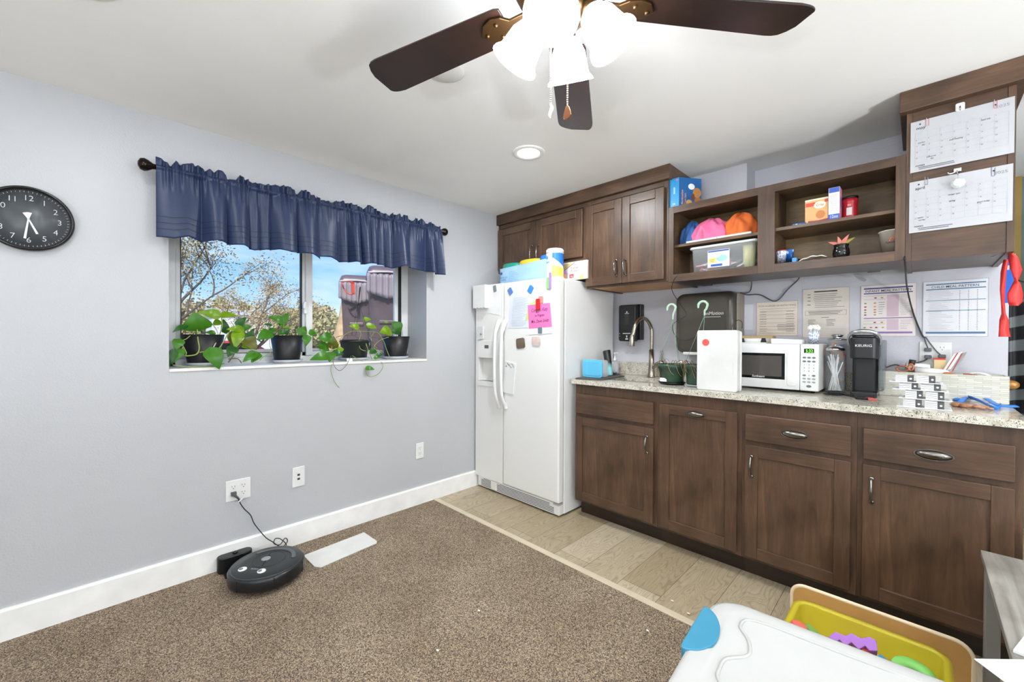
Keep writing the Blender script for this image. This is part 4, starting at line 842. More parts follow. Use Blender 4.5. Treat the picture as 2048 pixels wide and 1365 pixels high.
V3 = [([(620,570,-2.66),(700,550,-2.68),(860,540,-2.72),(960,580,-2.73)],.0016,1),([(650,660,-2.66),(720,560,-2.68),(860,480,-2.70),(1050,480,-2.70),(1250,500,-2.70),(1340,620,-2.68),(1390,760,-2.66),(1440,880,-2.63)],.002,0),([(1210,490,-2.70),(1150,600,-2.69),(1260,760,-2.67)],.0018,0),([(1440,560,-2.70),(1280,620,-2.68),(1200,720,-2.66),(1250,780,-2.65),(1200,880,-2.63)],.0022,0),([(1150,570,-2.72),(1250,580,-2.70),(1350,680,-2.68)],.0016,1),
 ([(960,430,-2.72),(1000,520,-2.71),(970,620,-2.67),(990,740,-2.66),(1080,780,-2.65)],.002,0),([(1060,600,-2.68),(1100,740,-2.66),(1170,900,-2.61)],.0026,0),([(570,560,-2.66),(560,740,-2.65),(580,860,-2.62),(565,960,-2.59),(545,1080,-2.575),(600,1240,-2.575),(670,1335,-2.575)],.0018,0),
 ([(850,850,-2.60),(780,990,-2.575),(690,1075,-2.575),(620,1040,-2.575),(580,960,-2.58),(590,900,-2.61)],.0014,1),([(870,850,-2.61),(1030,935,-2.598),(1180,920,-2.6),(1290,930,-2.59),(1335,1020,-2.572),(1250,1135,-2.572),(1110,1160,-2.572),(1070,1040,-2.572)],.0018,0),([(740,320,-2.72),(790,520,-2.72),(800,590,-2.73)],.0012,1),([(740,560,-2.70),(690,640,-2.68),(650,700,-2.66)],.0016,1),
 ([(1150,620,-2.68),(1240,700,-2.67),(1330,760,-2.65)],.0016,1),([(1300,520,-2.70),(1290,600,-2.69),(1420,500,-2.72)],.0014,1),([(1180,700,-2.67),(1300,780,-2.65),(1360,840,-2.64)],.0014,1)]
for P_, r_, b_ in V3: st1(p3, c2_, P_, r_, M_STEMB if b_ else None)
p4, x, yc, zt_, R0 = potplant('small_pothos', 'small drooping pothos in the black pot at the refrigerator end of the sill', 772, 823, 673, 709, 779, 818, M_POT); saucer(x, yc, R0*1.12, 'clear plastic saucer under the pot at the refrigerator end')
for b_, e_, w_, k, xp, dx, rl in [((1560,345),(1480,480),110,'g',-2.76,0,0),((1550,345),(1590,505),110,'g',-2.74,0,0),((1470,470),(1605,530),75,'d',-2.74,0,0)]: p4.leaf(c2_(*b_), c2_(*e_), w_/7.585, MT[k], xp, dx, roll=rl)
st1(p4, c2_, [(1555,345,-2.75),(1530,430,-2.76),(1540,560,-2.76)], .002); st1(p4, c2_, [(1620,440,-2.75),(1630,550,-2.75)], .0014, M_STEMB)
q = A(700, 709, 0, -2.60); mb = MB(); mb.prism([V((-2.605, q.y-.018, 1.062)), V((-2.60, q.y+.018, 1.062)), V((-2.61, q.y+.016, 1.08)), V((-2.615, q.y-.016, 1.08))], (.001, 0, .0005), M_WHITE); finish(mb, 'plant_tag', 'small white plant tag on the sill beside the green hanging pot', 'plant tag')
# ================================================================ things on the worktop and back wall
ZT = .938
def W_(px, py, y=YK-.001): return A(px, py, 1, y)
def onC(px, py): return A(px, py, 2, ZT)
# mat, container, tumbler, pump bottle, foil
mb = MB(); P = [onC(*q) for q in ((1149, 757), (1150.5, 759), (1195, 761.5), (1212, 760.5), (1249, 754), (1235, 749), (1190, 748))]
mb.prism([V((max(p.x, x1a-.015), p.y, ZT+.0008)) for p in P], (0, 0, .006), mat('#4b4847', .8)); finish(mb, 'drying_mat', 'dark grey drying mat at the refrigerator end of the worktop', 'mat')
y_ = 2.40; a_, b_ = A(1164.5, 735, 1, y_), A(1204, 758, 1, y_); ztp = A(1180, 720, 1, y_).z; zb_ = ZT+.008
t = thing('food_container', 'clear food container with a blue lid standing on its side on the drying mat', 'container', ((a_.x+b_.x)/2, y_+.04, zb_))
MB().prism([V((x, y_, z)) for x, z in rrect(a_.x, zb_, b_.x, ztp, .022)], (0, .012, 0)).prism([V((x, y_-.002, z)) for x, z in rrect(a_.x+.012, zb_+.012, b_.x-.012, ztp-.012, .016)], (0, .004, 0)).build('lid', mat('#5cb4d8', .3), t, bevel=.002)
MB().prism([V((x, y_+.012, z)) for x, z in rrect(a_.x+.004, zb_+.001, b_.x-.004, ztp-.001, .02)], (0, .075, 0)).build('container_body', M_CLEAR, t, bevel=.006)
q = onC(1214, 750); yq = 2.62; bx0 = A(1220, 748, 1, yq); tx0 = A(1208, 703, 1, yq); zz = ZT+.008
t = thing('tumbler', 'tall cup, black at the top and teal below, leaning behind the blue container', 'cup', (bx0.x, yq, zz)); lean = V((tx0.x-bx0.x+.02, .02, tx0.z-zz)); rr = .026
M_TMB, nt, b = new_mat('black_to_teal_coating'); tc_ = nt.nodes.new('ShaderNodeTexCoord'); sz_ = nt.nodes.new('ShaderNodeSeparateXYZ'); nt.links.new(tc_.outputs['Object'], sz_.inputs[0]); nt.links.new(ramp(nt, sz_.outputs[2], [(.055, '#8fd2d4'), (.095, '#17181a')]), b.inputs['Base Color']); b.inputs['Roughness'].default_value = .3
ax_ = V((-.03, 0, .14)); MB().cyl(V((bx0.x, yq, zz)), V((bx0.x, yq, zz))+V((-.035, .01, tx0.z-zz)), rr*.8, rr*1.12, n=32).build('cup_body', M_TMB, t, bevel=.002)
MB().cyl(V((bx0.x, yq, zz))+V((-.035, .01, tx0.z-zz)), V((bx0.x, yq, zz))+V((-.0365, .01, tx0.z-zz+.006)), rr*1.1, rr*1.04, n=32).build('lid', M_BLACK, t, bevel=.002)
q = onC(1229.5, 751); q = V((q.x+.01, 2.80, ZT)); q.x = A(1229.5, 751, 1, 2.80).x; zt1 = A(1232, 706, 1, 2.8).z
t = thing('pump_bottle', 'clear pump bottle with a white pump against the stone backsplash', 'bottle', q)
hb = A(1230, 722, 1, 2.8).z-ZT; MB().lathe([(.0001, 0), (.027, 0), (.029, .006), (.029, hb-.02), (.022, hb-.006), (.011, hb), (.0001, hb)], q, n=28).build('bottle_body', M_CLEAR, t)
MB().lathe([(.026, .004), (.026, hb*.42), (.0001, hb*.42)], q, n=24).build('soap', glassy('soap_gel', '#dce9ea', .35, .1), t)
hh = zt1-ZT; m = MB(); m.lathe([(.013, hb-.004), (.013, hb+.016), (.006, hb+.02), (.005, hh-.012), (.009, hh-.01), (.009, hh), (.0001, hh)], q, n=20); m.tube([q+V((0, 0, hh-.004)), q+V((.02, -.005, hh-.002)), q+V((.034, -.008, hh-.006))], .0045, n=8); m.build('pump', M_WHITE, t)
random.seed(5); q = onC(1225, 752); mb = MB(); q = V((A(1222, 750, 1, 2.70).x, 2.70, ZT+.008))
for k in range(7): mb.ball(q+V((random.uniform(-.03, .035), random.uniform(-.02, .02), .009+.004*random.random())), .012, None, 4, (1.3, 1, .7))
o = mb.build('foil_scrap', mat('#8d8f90', .25, .7, var=.5)); tag(o, 'crumpled silver foil on the drying mat in front of the pump bottle', 'foil')
# faucet
fb = V((-1.367, 2.80, ZT)); M_BRN = mat('#aaa294', .26, 1)
ft = thing('faucet', 'brushed gooseneck kitchen faucet with a side lever behind the sink', 'faucet', fb)
zcol = A(1303, 700, 1, 2.8).z; ztop = A(1290, 637, 1, 2.73).z
MB().lathe([(.0001, 0), (.029, 0), (.029, .006), (.025, .012), (.021, .06), (.019, .1), (.0165, zcol-ZT), (.0001, zcol-ZT)], fb, n=32).build('faucet_base', M_BRN, ft)
tipz = A(1271, 693, 1, 2.60).z; R_ = .1
P = [fb+V((0, 0, zcol-ZT-.01)), V((fb.x, 2.80, ztop-R_))]+[V((fb.x-.004*i, 2.70+R_*math.cos(math.pi*i/8), ztop-R_+R_*math.sin(math.pi*i/8))) for i in range(1, 8)]+[V((fb.x-.035, 2.598, ztop-R_-.01)), V((fb.x-.04, 2.594, tipz+.075))]
MB().tube(P, .0125, n=16).build('spout', M_BRN, ft)
MB().cyl(V((fb.x-.04, 2.594, tipz+.078)), V((fb.x-.044, 2.59, tipz)), .0135, .0205, n=24).build('spray_head', M_BRN, ft, bevel=.002)
lv = MB(); lv.tube([fb+V((.012, -.002, .07)), fb+V((.035, -.006, .095)), fb+V((.06, -.012, .105)), fb+V((.075, -.014, .107))], .011, rs=[.015, .012, .013, .014], n=14); lv.ball(fb+V((.08, -.015, .108)), .018, None, 8); lv.tube([fb+V((.08, -.015, .118)), fb+V((.086, -.015, .16)), fb+V((.082, -.014, .195))], .0065, rs=[.006, .006, .0075], n=10); lv.build('lever', M_BRN, ft)
# soap dispenser on wall
YS = 2.80; s0, s1 = A(1237, 640, 1, YS), A(1273, 640, 1, YS); sz1, sz0 = A(1255, 610, 1, YS).z, A(1255, 683, 1, YS).z
sd = thing('wall_mounted_soap_dispenser', 'black touchless soap dispenser on the wall beside the faucet', 'soap dispenser', ((s0.x+s1.x)/2, YK, sz0))
MB().prism([V((x, YS, z)) for x, z in rrect(s0.x, sz0, s1.x-.008, sz1, .018)], (0, .05, 0)).build('front_cover', M_BLACK, sd, bevel=.006)
MB().box((s0.x+.002, YS+.05, sz0+.01), (s1.x+.008, YK, sz1+.004)).build('back_housing', mat('#121213', .35), sd, bevel=.006)
p = MB(); oo = V((s0.x, YS, sz0)); Ws = s1.x-s0.x-.008; Hs = sz1-sz0
p.oval(oo, UX, UZ, Ws*.5, Hs*.80, .006, .006, M_PAP, .001); p.rect(oo, UX, UZ, Ws*.37, Hs*.755, Ws*.63, Hs*.77, M_PAP, .001); p.rect(oo, UX, UZ, Ws*.38, Hs*.48, Ws*.62, Hs*.72, mat('#2a2a2c', .2), .0008)
p.rect(oo, UX, UZ, Ws*.27, Hs*.205, Ws*.72, Hs*.225, M_PAP, .001); p.rect(oo, UX, UZ, Ws*.47, Hs*.1, Ws*.53, Hs*.16, M_PAP, .001); p.rect(oo, UX, UZ, Ws*.42, Hs*.05, Ws*.58, Hs*.075, M_PAP, .001); p.oval(oo, UX, UZ, Ws*.08, Hs*.21, .003, .003, M_PAP, .001); p.oval(oo, UX, UZ, Ws*.08, Hs*.14, .003, .003, M_PAP, .001)
p.build('front_print', None, sd)
# paper towel dispenser
YP = 2.70; p0, p1 = A(1349.5, 640, 1, YP+.02), A(1467, 640, 1, YP+.02); pz1, pz0 = A(1400, 585.5, 1, YP+.02).z+.004, A(1380, 706, 1, YP+.02).z-.006
pt = thing('paper_towel_dispenser', 'large smoky grey touchless paper towel dispenser on the wall', 'towel dispenser', ((p0.x+p1.x)/2, YK, pz0))
Wt, Ht = p1.x-p0.x, pz1-pz0; M_SMK, nt, b = new_mat('smoky_grey_plastic'); b.inputs['Base Color'].default_value = lin('#59544c'); b.inputs['Roughness'].default_value = .34; b.inputs['Metallic'].default_value = .5
def prof_y(t): # bulged front
    return YK-.205+.06*abs(2*t-1)**3
bd = MB()
def cf_(i, j):
    x = p0.x+.002+Wt*i; z = pz0+Ht*j; e = min(1, min(i, 1-i)/.07); ez = min(1, min(j, 1-j)/.13)
    y = prof_y(j)+.03*(1-math.sin(e*math.pi/2))+.05*(1-math.sin(ez*math.pi/2))*0
    k = (1-math.sin(ez*math.pi/2))*.05*(1-0); xx = x+(.5-i)*2*k*(1-e*0)*(1 if True else 0)*(0 if .1 < i < .9 else 1)
    return V((xx, y, z))
outl = rrect(p0.x, pz0, p1.x, pz1, .045, 8); N = len(outl)
def loop(y, s): return [V(((p0.x+p1.x)/2+(x-(p0.x+p1.x)/2)*s, y+.045*abs(2*(z-pz0)/Ht-1)**2.2, (pz0+pz1)/2+(z-(pz0+pz1)/2)*s)) for x, z in outl]
L_ = [[V((v_.x, YK, v_.z)) for v_ in loop(0, 1.0)], loop(YK-.15, 1.0), loop(YK-.19, .985), loop(YK-.203, .95), loop(YK-.208, .85)]
vs = [v_ for l in L_ for v_ in l]; fs = [(k*N+i, k*N+(i+1) % N, (k+1)*N+(i+1) % N, (k+1)*N+i) for k in range(len(L_)-1) for i in range(N)]; fs.append([(len(L_)-1)*N+i for i in range(N)])
bd.add(vs, fs, None, True); bd.build('dispenser_cover', M_SMK, pt)
MB().box((p1.x-.004, YK-.13, pz0+.02), (p1.x+.010, YK, pz1-.015)).build('side_housing', mat('#8a8070', .4), pt, bevel=.02, seg=4)
MB().box((p0.x+.05, YK-.17, pz0-.008), (p1.x-.03, YK-.02, pz0+.01)).build('tear_slot', mat('#d8d6d0', .4), pt, bevel=.003)
p = MB(); oo = V((p0.x, YK-.208, pz0)); p.text('enMotion', oo, UX, UZ, Wt*.70, Ht*.62, .03, M_PAP, .001, 'CENTER', 1, .2); p.rect(oo, UX, UZ, Wt*.55, Ht*.585, Wt*.82, Ht*.592, M_PAP, .001); p.build('front_print', None, pt)
# crumpled towel + two hanging pots
q = V((A(1356, 722, 1, 2.72).x, 2.74, ZT)); mb = MB(); random.seed(2)
def cr_(i, j): a = 6.283*i; return V((q.x+(.045+.02*math.sin(a*3))*math.cos(a)*(1-j*.75), q.y+.03*math.sin(a)*(1-j*.7), ZT+.001+.13*j+.012*math.sin(a*5+j*7)*(1-j)))
mb.sheet(cr_, 24, 8); o = mb.build('paper_towel', mat('#f3f3f1', .8), solid=.001); tag(o, 'crumpled white paper towel standing behind the green pots on the worktop', 'paper towel')
M_GP = mat('#2f4a38', .35, var=.25)
def gpot(pxl, pxr, pyt, pyb, yfr, label, tray, hook):
    xl, xr_ = A(pxl, pyt, 1, yfr), A(pxr, pyt, 1, yfr); R1 = (xr_.x-xl.x)/2*.98; c = V(((xl.x+xr_.x)/2, yfr+.02, ZT)); H_ = A(pxl, pyt, 1, yfr).z-ZT
    t = thing('green_hanging_pot', label, 'plant pot', c)
    MB().lathe([(.0001, .012), (R1*.74, .012), (R1*.78, .02), (R1*.93, H_-.028), (R1*1.0, H_-.026), (R1*1.0, H_-.002), (R1*.95, H_), (R1*.9, H_-.02)], c, n=36, cap=False).build('pot', M_GP, t)
    MB().lathe([(R1*.92, H_-.016), (.0001, H_-.01)], c, n=24).build('soil', M_SOIL, t)
    MB().lathe([(.0001, 0), (R1*.8, 0), (R1*.94, .014), (R1*.95, .014), (R1*.82, .003), (.0001, .003)], c, n=36).build('drip_tray', tray, t)
    hx = A(hook[0], hook[1], 1, c.y); hz = A(hook[0], hook[2], 1, c.y).z
    w = MB(); tp_ = V((hx.x+.003, c.y, hz))
    for a in (200, 320, 80): w.tube([c+V((R1*.98*math.cos(math.radians(a)), R1*.98*math.sin(math.radians(a)), H_-.004)), tp_], .0012, spline=False)
    w.build('wire', mat('#7f9a86', .4), t)
    hk = MB(); top = hx.z; r_ = .026
    P = [tp_, tp_+V((.002, 0, .03)), V((hx.x+.012, c.y, top-r_-.02))]+[V((hx.x-.006+r_*math.cos(math.radians(a)), c.y, top-r_+r_*math.sin(math.radians(a)))) for a in range(10, 185, 25)]+[V((hx.x-.006-r_, c.y, top-r_-.012))]
    hk.tube(P, .005, rs=[.004, .006, .006]+[.007]*7+[.004], n=8); hk.build('hook', mat('#b4d1b6', .4), t)
    random.seed(int(pxl)); st_ = MB()
    for k in range(11):
        a = random.random()*6.28; r0 = R1*random.uniform(.2, .8); r1_ = R1*random.uniform(1.02, 1.12); st_.tube([c+V((r0*math.cos(a), r0*math.sin(a), H_-.01)), c+V((R1*.98*math.cos(a+.3), R1*.98*math.sin(a+.3), H_+random.uniform(.008, .03))), c+V((r1_*math.cos(a+.6), r1_*math.sin(a+.6), H_-random.uniform(.0, .05))), c+V((r1_*math.cos(a+.8), r1_*math.sin(a+.8), H_-random.uniform(.03, .1)))], .0013, n=5)
    st_.build('dry_stem', mat('#8a7550', .7, var=.4), t)
    return t, c, R1, H_
gt, gc, gR, gH = gpot(1314.5, 1370, 727, 768, 2.46, 'green hanging pot of dried stems on a black tray, left of the medicine box', M_BLACK, (1345, 609, 640))
MB().box((gc.x-gR*.55, gc.y-gR*.80, ZT+.018), (gc.x-.005, gc.y-gR*.70, ZT+.04)).build('price_sticker', M_PAP, gt, bevel=.001)
gpot(1367, 1412, 728, 775, 2.43, 'green hanging pot partly hidden behind the white box with the red dot', mat('#a9b0b4', .4), (1408, 603, 632))
# white first aid box with red dot
ya = A(1434, 780, 2, ZT).y; a0, a1 = A(1393, 780, 1, 2.33), A(1474, 780, 1, 2.33); za1 = A(1430, 661, 1, 2.33).z
t = thing('white_case', 'white plastic case with a red dot, standing upright in front of the towel dispenser', 'case', ((a0.x+a1.x)/2, 2.36, ZT))
MB().prism([V((x, 2.33, z)) for x, z in rrect(a0.x, ZT, a1.x, za1, .012)], (0, .05, 0)).build('case_body', mat('#d6d6d2', .35), t, bevel=.004)
MB().prism([V((x, 2.38, z)) for x, z in rrect(a0.x+.006, ZT+.001, a1.x+.004, za1-.004, .012)], (0, .018, 0)).build('case_back', mat('#dcdcd9', .35), t, bevel=.004)
dq = A(1411.5, 685.5, 1, 2.33); MB().oval(V((dq.x, 2.33, dq.z)), UX, UZ, 0, 0, .0185, .0185, mat('#e2574f', .4), .0008, 36).build('red_dot', None, t)
p = MB(); 
for z in (ZT+.02, za1-.02): p.oval(V((a1.x-.012, 2.33, z)), UX, UZ, 0, 0, .007, .007, mat('#dcdcd8', .3), .0008)
p.rect(V((a1.x-.02, 2.33, ZT+.09)), UX, UZ, 0, 0, .0012, .06, mat('#b9bcc0', .5)); p.build('case_print', None, t)
MB().tube([A(1374, 620, 1, 2.36)+V((0, 0, 0)) if False else V((a1.x-.05, 2.40, za1-.02)), V((a1.x-.05, 2.42, za1+.03)), V((a1.x-.03, 2.43, za1+.055)), V((a1.x-.008, 2.43, za1+.045)), V((a1.x-.004, 2.42, za1+.01))], .0018).build('wire_loop', M_BLACK, t)
# microwave
YM = 2.575; m0, m1 = A(1470, 776, 1, YM), A(1641, 785, 1, YM); mz1 = A(1560, 688, 1, YM).z; mx0 = m0.x-.035; mxp = A(1600, 700, 1, YM).x; mx1 = A(1638, 700, 1, YM).x
mw = thing('microwave_oven', 'white countertop microwave with a black window and green clock display', 'microwave', ((mx0+mx1)/2, 2.72, ZT)); zf = ZT+.012
MB().box((mx0, YM+.02, zf), (mx1, 2.868, mz1)).build('oven_body', mat('#dedfdc', .35), mw, bevel=.005)
m = MB(); m.box((mx0, YM, zf), (mxp-.001, YM+.022, mz1-.001)); dr = m.build('door', mat('#e0e0de', .25), mw, bevel=.004)
m = MB(); m.box((mxp+.001, YM, zf), (mx1, YM+.022, mz1-.001)); cp = m.build('control_panel', mat('#dedfdc', .3), mw, bevel=.004)
wx1 = A(1569.5, 740, 1, YM).x; wz1, wz0 = A(1530, 706.5, 1, YM).z, A(1530, 757.5, 1, YM).z
m = MB(); m.box((mx0+.04, YM-.001, wz0), (wx1, YM+.001, wz1), M_BLKGL); m.box((mx0+.06, YM-.0016, wz0+.014), (wx1-.014, YM-.0004, wz1-.014), mat('#4a4642', .15)); m.text('Sunbeam', V((wx1-.075, YM-.002, wz0+.004)), UX, UZ, -.05, .002, .017, M_PAP, .0004, 'CENTER', 1, .2); m.build('window', None, dr)
m = MB(); hx0_, hx1_ = A(1574, 740, 1, YM).x, A(1594, 740, 1, YM).x; m.prism([V((x, YM-.003, z)) for x, z in rrect(hx0_, zf+.02, hx1_, mz1-.03, .012)], (0, .004, 0)); m.build('door_grip', mat('#e4e4e1', .3), dr, bevel=.002)
p = MB(); oo = V((mxp, YM, zf)); Wc, Hc = mx1-mxp, mz1-zf
p.rect(oo, UX, UZ, Wc*.22, Hc*.81, Wc*.74, Hc*.90, M_BLKGL); p.text('5:32', oo, UX, UZ, Wc*.5, Hc*.825, Hc*.085, mat('#7dff4a', .4, emit=1.2, var=0), .001, 'CENTER', .9)
mb2, mb3 = mat('#6c6e70', .4), mat('#9b9d9f', .5)
for rI, (fz_, mm_) in enumerate([(.71, mb2), (.63, mb2), (.33, mb2), (.26, mb3), (.19, mb3)]):
    for cI in range(3):
        if rI == 2 and cI == 1: continue
        p.oval(oo, UX, UZ, Wc*(.24+.25*cI), Hc*fz_, Wc*.1, Hc*.02, mm_, .001, 14)
for rI in range(3):
    for cI in range(3): p.text(str(rI*3+cI+1), oo, UX, UZ, Wc*(.24+.25*cI), Hc*(.54-.065*rI), Hc*.045, mb2, .001, 'CENTER')
p.text('0', oo, UX, UZ, Wc*.49, Hc*.315, Hc*.045, mb2, .001, 'CENTER'); p.oval(oo, UX, UZ, Wc*.49, Hc*.10, Wc*.14, Hc*.028, mb2, .001, 14); p.build('keypad', None, cp)
for x in (mx0+.04, mx1-.03):
    for y in (YM+.04, 2.83): MB().cyl((x, y, ZT), (x, y, zf+.001), .01, n=12).build('foot', M_BLACK, mw)
# things on the microwave
q0, q1 = A(1478, 684, 1, 2.62), A(1530, 684, 1, 2.62)
t = thing('gadget_tray', 'white flat gadget with two black clips lying on the microwave', 'gadget', ((q0.x+q1.x)/2, 2.66, mz1))
MB().box((q0.x-.02, 2.60, mz1), (q1.x+.01, 2.72, mz1+.006)).build('base_plate', mat('#d9d9d6', .4), t, bevel=.002); MB().box((q0.x-.01, 2.62, mz1+.006), (q1.x+.0, 2.72, mz1+.028)).build('tray_body', M_WHITE, t, bevel=.003)
for px in (1484, 1527): x = A(px, 680, 1, 2.61).x; MB().prism([(x-.014, 2.605, mz1+.006), (x+.014, 2.605, mz1+.006), (x+.008, 2.605, mz1+.03), (x-.008, 2.605, mz1+.03)], (0, .014, 0)).build('clip', M_BLACK, t, bevel=.001)
b0, b1 = A(1543, 684, 1, 2.63), A(1605, 684, 1, 2.63); mb = MB(); mb.prism([(b0.x, 2.62, mz1+.0005), (b1.x, 2.62, mz1+.0005), (b1.x, 2.62, mz1+.022), (b0.x, 2.62, mz1+.028)], (0, .12, 0), mat('#efede8', .45)); finish(mb, 'white_box', 'slim white box lying on the microwave next to the egg-topped cup', 'box', bevel=.002)
mb = MB(); mb.box((A(1480, 675, 1, 2.83).x, 2.80, mz1), (A(1548, 675, 1, 2.83).x, 2.866, mz1+.045)); finish(mb, 'cardboard_box', 'low tan cardboard box at the back of the microwave top', 'box', bevel=.002, m=M_MAPLE) if False else tag(mb.build('cardboard_box', mat('#c5ab80', .6), bevel=.002), 'low tan cardboard box at the back of the microwave top', 'box')
cc = V((A(1627.5, 686, 1, 2.66).x, 2.66, mz1)); rc = (A(1640, 675, 1, 2.66).x-A(1615, 675, 1, 2.66).x)/2*.95; hc = A(1627, 664, 1, 2.66).z-mz1
M_PAT, nt, b = new_mat('blue_leaf_pattern'); vo = nt.nodes.new('ShaderNodeTexVoronoi'); vo.inputs['Scale'].default_value = 130; vo.feature = 'DISTANCE_TO_EDGE'; nt.links.new(coords(nt, (1, 1, .45)), vo.inputs[0]); nt.links.new(ramp(nt, vo.outputs['Distance'], [(.08, '#f2f3f5'), (.2, '#8fa6cf')]), b.inputs['Base Color'])
M_PATB, nt, b = new_mat('white_drops_on_blue'); vo = nt.nodes.new('ShaderNodeTexVoronoi'); vo.inputs['Scale'].default_value = 75; nt.links.new(coords(nt, (1, 1, .6)), vo.inputs[0]); nt.links.new(ramp(nt, vo.outputs['Distance'], [(.28, '#a9d4ee'), (.4, '#1f5ea8')]), b.inputs['Base Color'])
t = thing('paper_cup', 'blue and white patterned paper cup holding white plastic spoons on the microwave', 'cup', cc)
MB().lathe([(.0001, .002), (rc*.86, .002), (rc*.86, 0), (rc, hc), (rc*.97, hc), (rc*.84, .004)], cc, n=32, cap=False).build('cup_body', M_PAT, t)
for k, (dx, dy, hz_) in enumerate([(-.014, -.006, .04), (-.004, .008, .044), (.006, -.008, .042), (.014, .004, .046), (-.018, .008, .036), (.018, -.002, .034)]):
    MB().ball(cc+V((dx, dy, hc+hz_*.55)), .011, None, 8, (1, .7, 1.25)).tube([cc+V((dx*.3, dy*.3, .01)), cc+V((dx*.9, dy*.9, hc+.012))], .0025, spline=False).build('spoon', mat('#f1eee6', .35), t)
# straw jar (in front), treat jar behind
yj = 2.70; j0, j1 = A(1649, 770, 1, yj-.03), A(1688, 770, 1, yj-.03); rj = (j1.x-j0.x)/2; cj = V(((j0.x+j1.x)/2, yj, ZT)); hj = A(1668, 700, 1, yj).z-ZT
t = thing('straw_jar', 'clear glass jar of white straws with a chrome lid between microwave and coffee maker', 'jar', cj)
MB().lathe([(.0001, .003), (rj*.9, .003), (rj, .01), (rj, hj-.01), (rj*.96, hj), (rj*.93, hj), (rj*.96, .01), (.0001, .006)], cj, n=36, cap=False).build('jar_glass', M_CLEAR2, t)
MB().lathe([(rj*1.02, hj-.004), (rj*1.02, hj+.006), (rj*.8, hj+.012), (rj*.55, hj+.02), (.0001, hj+.022)], cj, n=36).ball(cj+V((0, 0, hj+.024)), .006, None, 8).build('lid', M_CHROME, t)
random.seed(9)
for k in range(26):
    a, r0, r1_ = random.random()*6.28, rj*.75*random.random()**.5, rj*.85*random.random()**.5; a2 = a+random.uniform(2, 4)
    MB().tube([cj+V((r0*math.cos(a), r0*math.sin(a), .008)), cj+V((r1_*math.cos(a2), r1_*math.sin(a2), hj*random.uniform(.72, .9)))], .0027, spline=False, n=6).build('straw', mat('#eef0f0', .4), t)
yk = 2.82; k0, k1 = A(1653, 690, 1, yk-.03), A(1690, 690, 1, yk-.03); rk = (k1.x-k0.x)/2*1.02; ck_ = V(((k0.x+k1.x)/2+.004, yk, ZT)); hk_ = A(1670, 679, 1, yk).z-ZT
t = thing('snack_jar', 'tall clear jar of orange, red and green snack packets behind the straw jar', 'jar', ck_)
MB().lathe([(.0001, .003), (rk, .003), (rk, hk_-.004), (rk*.94, hk_), (rk*.94, hk_-.002), (rk*.96, .008)], ck_, n=36, cap=False).build('jar_glass', M_CLEAR2, t)
MB().lathe([(rk*1.12, hk_-.004), (rk*1.12, hk_+.002), (rk*.6, hk_+.006), (rk*.55, hk_+.016), (rk*.7, hk_+.018), (rk*.7, hk_+.026), (.0001, hk_+.028)], ck_, n=36).build('lid', M_CHROME, t)
random.seed(12); cols = ['#e8813c', '#d8452e', '#e8813c', '#6fb13c', '#f0a05a', '#c23a2a', '#3f5fa0']
for k in range(22):
    a = random.random()*6.28; r0 = rk*.55*random.random()**.5; z = .02+(hk_-.075)*k/22; X = Matrix.Translation(ck_+V((r0*math.cos(a), r0*math.sin(a), z+.02))) @ Matrix.Rotation(random.uniform(-.5, .5), 4, 'Y') @ Matrix.Rotation(a, 4, 'Z')
    MB().box((-.01, -.003, -.025), (.01, .003, .025), X=X).build('snack_packet', mat(cols[k % 7], .35), t, bevel=.002)
# coffee maker
yq0 = 2.625; q0, q1 = A(1699, 770, 1, yq0), A(1756, 770, 1, yq0); kx0, kx1 = q0.x, q1.x; kz1 = A(1727, 668, 1, yq0).z; zbrew = A(1727, 718, 1, yq0).z; kxc = (kx0+kx1)/2
M_KB = mat('#17181a', .32)
cm = thing('coffee_maker', 'slim black single-serve coffee maker with a silver handle', 'coffee maker', (kxc, 2.72, ZT)); kb = 2.855
MB().prism([V((x, yq0-.02, ZT+.002)) for x in ()] or [V((x, y, ZT)) for x, y in rrect(kx0+.002, yq0-.028, kx1-.002, kb, .02)], (0, 0, .022)).build('drip_base', mat('#2a2b2d', .25), cm, bevel=.003)
MB().prism([V((x, y, ZT+.02)) for x, y in rrect(kx0+.004, yq0+.06, kx1-.004, kb, .015)], (0, 0, kz1-ZT-.03)).build('column', M_KB, cm, bevel=.004)
hd = MB().prism([V((x, y, zbrew)) for x, y in rrect(kx0, yq0-.022, kx1, kb-.02, .024)], (0, 0, kz1-zbrew-.018)).build('brew_head', M_KB, cm, bevel=.006, seg=3)
MB().prism([V((x, y, kz1-.02)) for x, y in rrect(kx0+.006, yq0-.016, kx1-.006, kb-.03, .024)], (0, 0, .016)).build('lid', mat('#2c2d30', .3), cm, bevel=.006)
MB().box((kx1-.001, yq0+.03, ZT+.03), (kx1+.02, kb, kz1-.03)).build('water_tank', glassy('smoky_tank', '#6d7478', .6, .15), cm, bevel=.006)
h = MB(); zz = kz1+.004; P = [(kx0-.004, yq0+.02, kz1-.055), (kx0-.006, yq0-.004, kz1-.02), (kx0+.012, yq0-.026, zz), (kxc, yq0-.036, zz+.008), (kx1-.012, yq0-.026, zz), (kx1+.006, yq0-.004, kz1-.02), (kx1+.004, yq0+.02, kz1-.055)]
h.tube(P, .0075, n=10, rs=[.004, .006, .009, .011, .009, .006, .004]); h.build('handle', mat('#b9bdc0', .25, .8), cm)
MB().text('KEURIG', V((kxc, yq0-.022, zbrew+(kz1-zbrew)*.48)), UX, UZ, 0, 0, .0165, M_PAP, .001, 'CENTER', 1.12).build('lettering', None, hd)
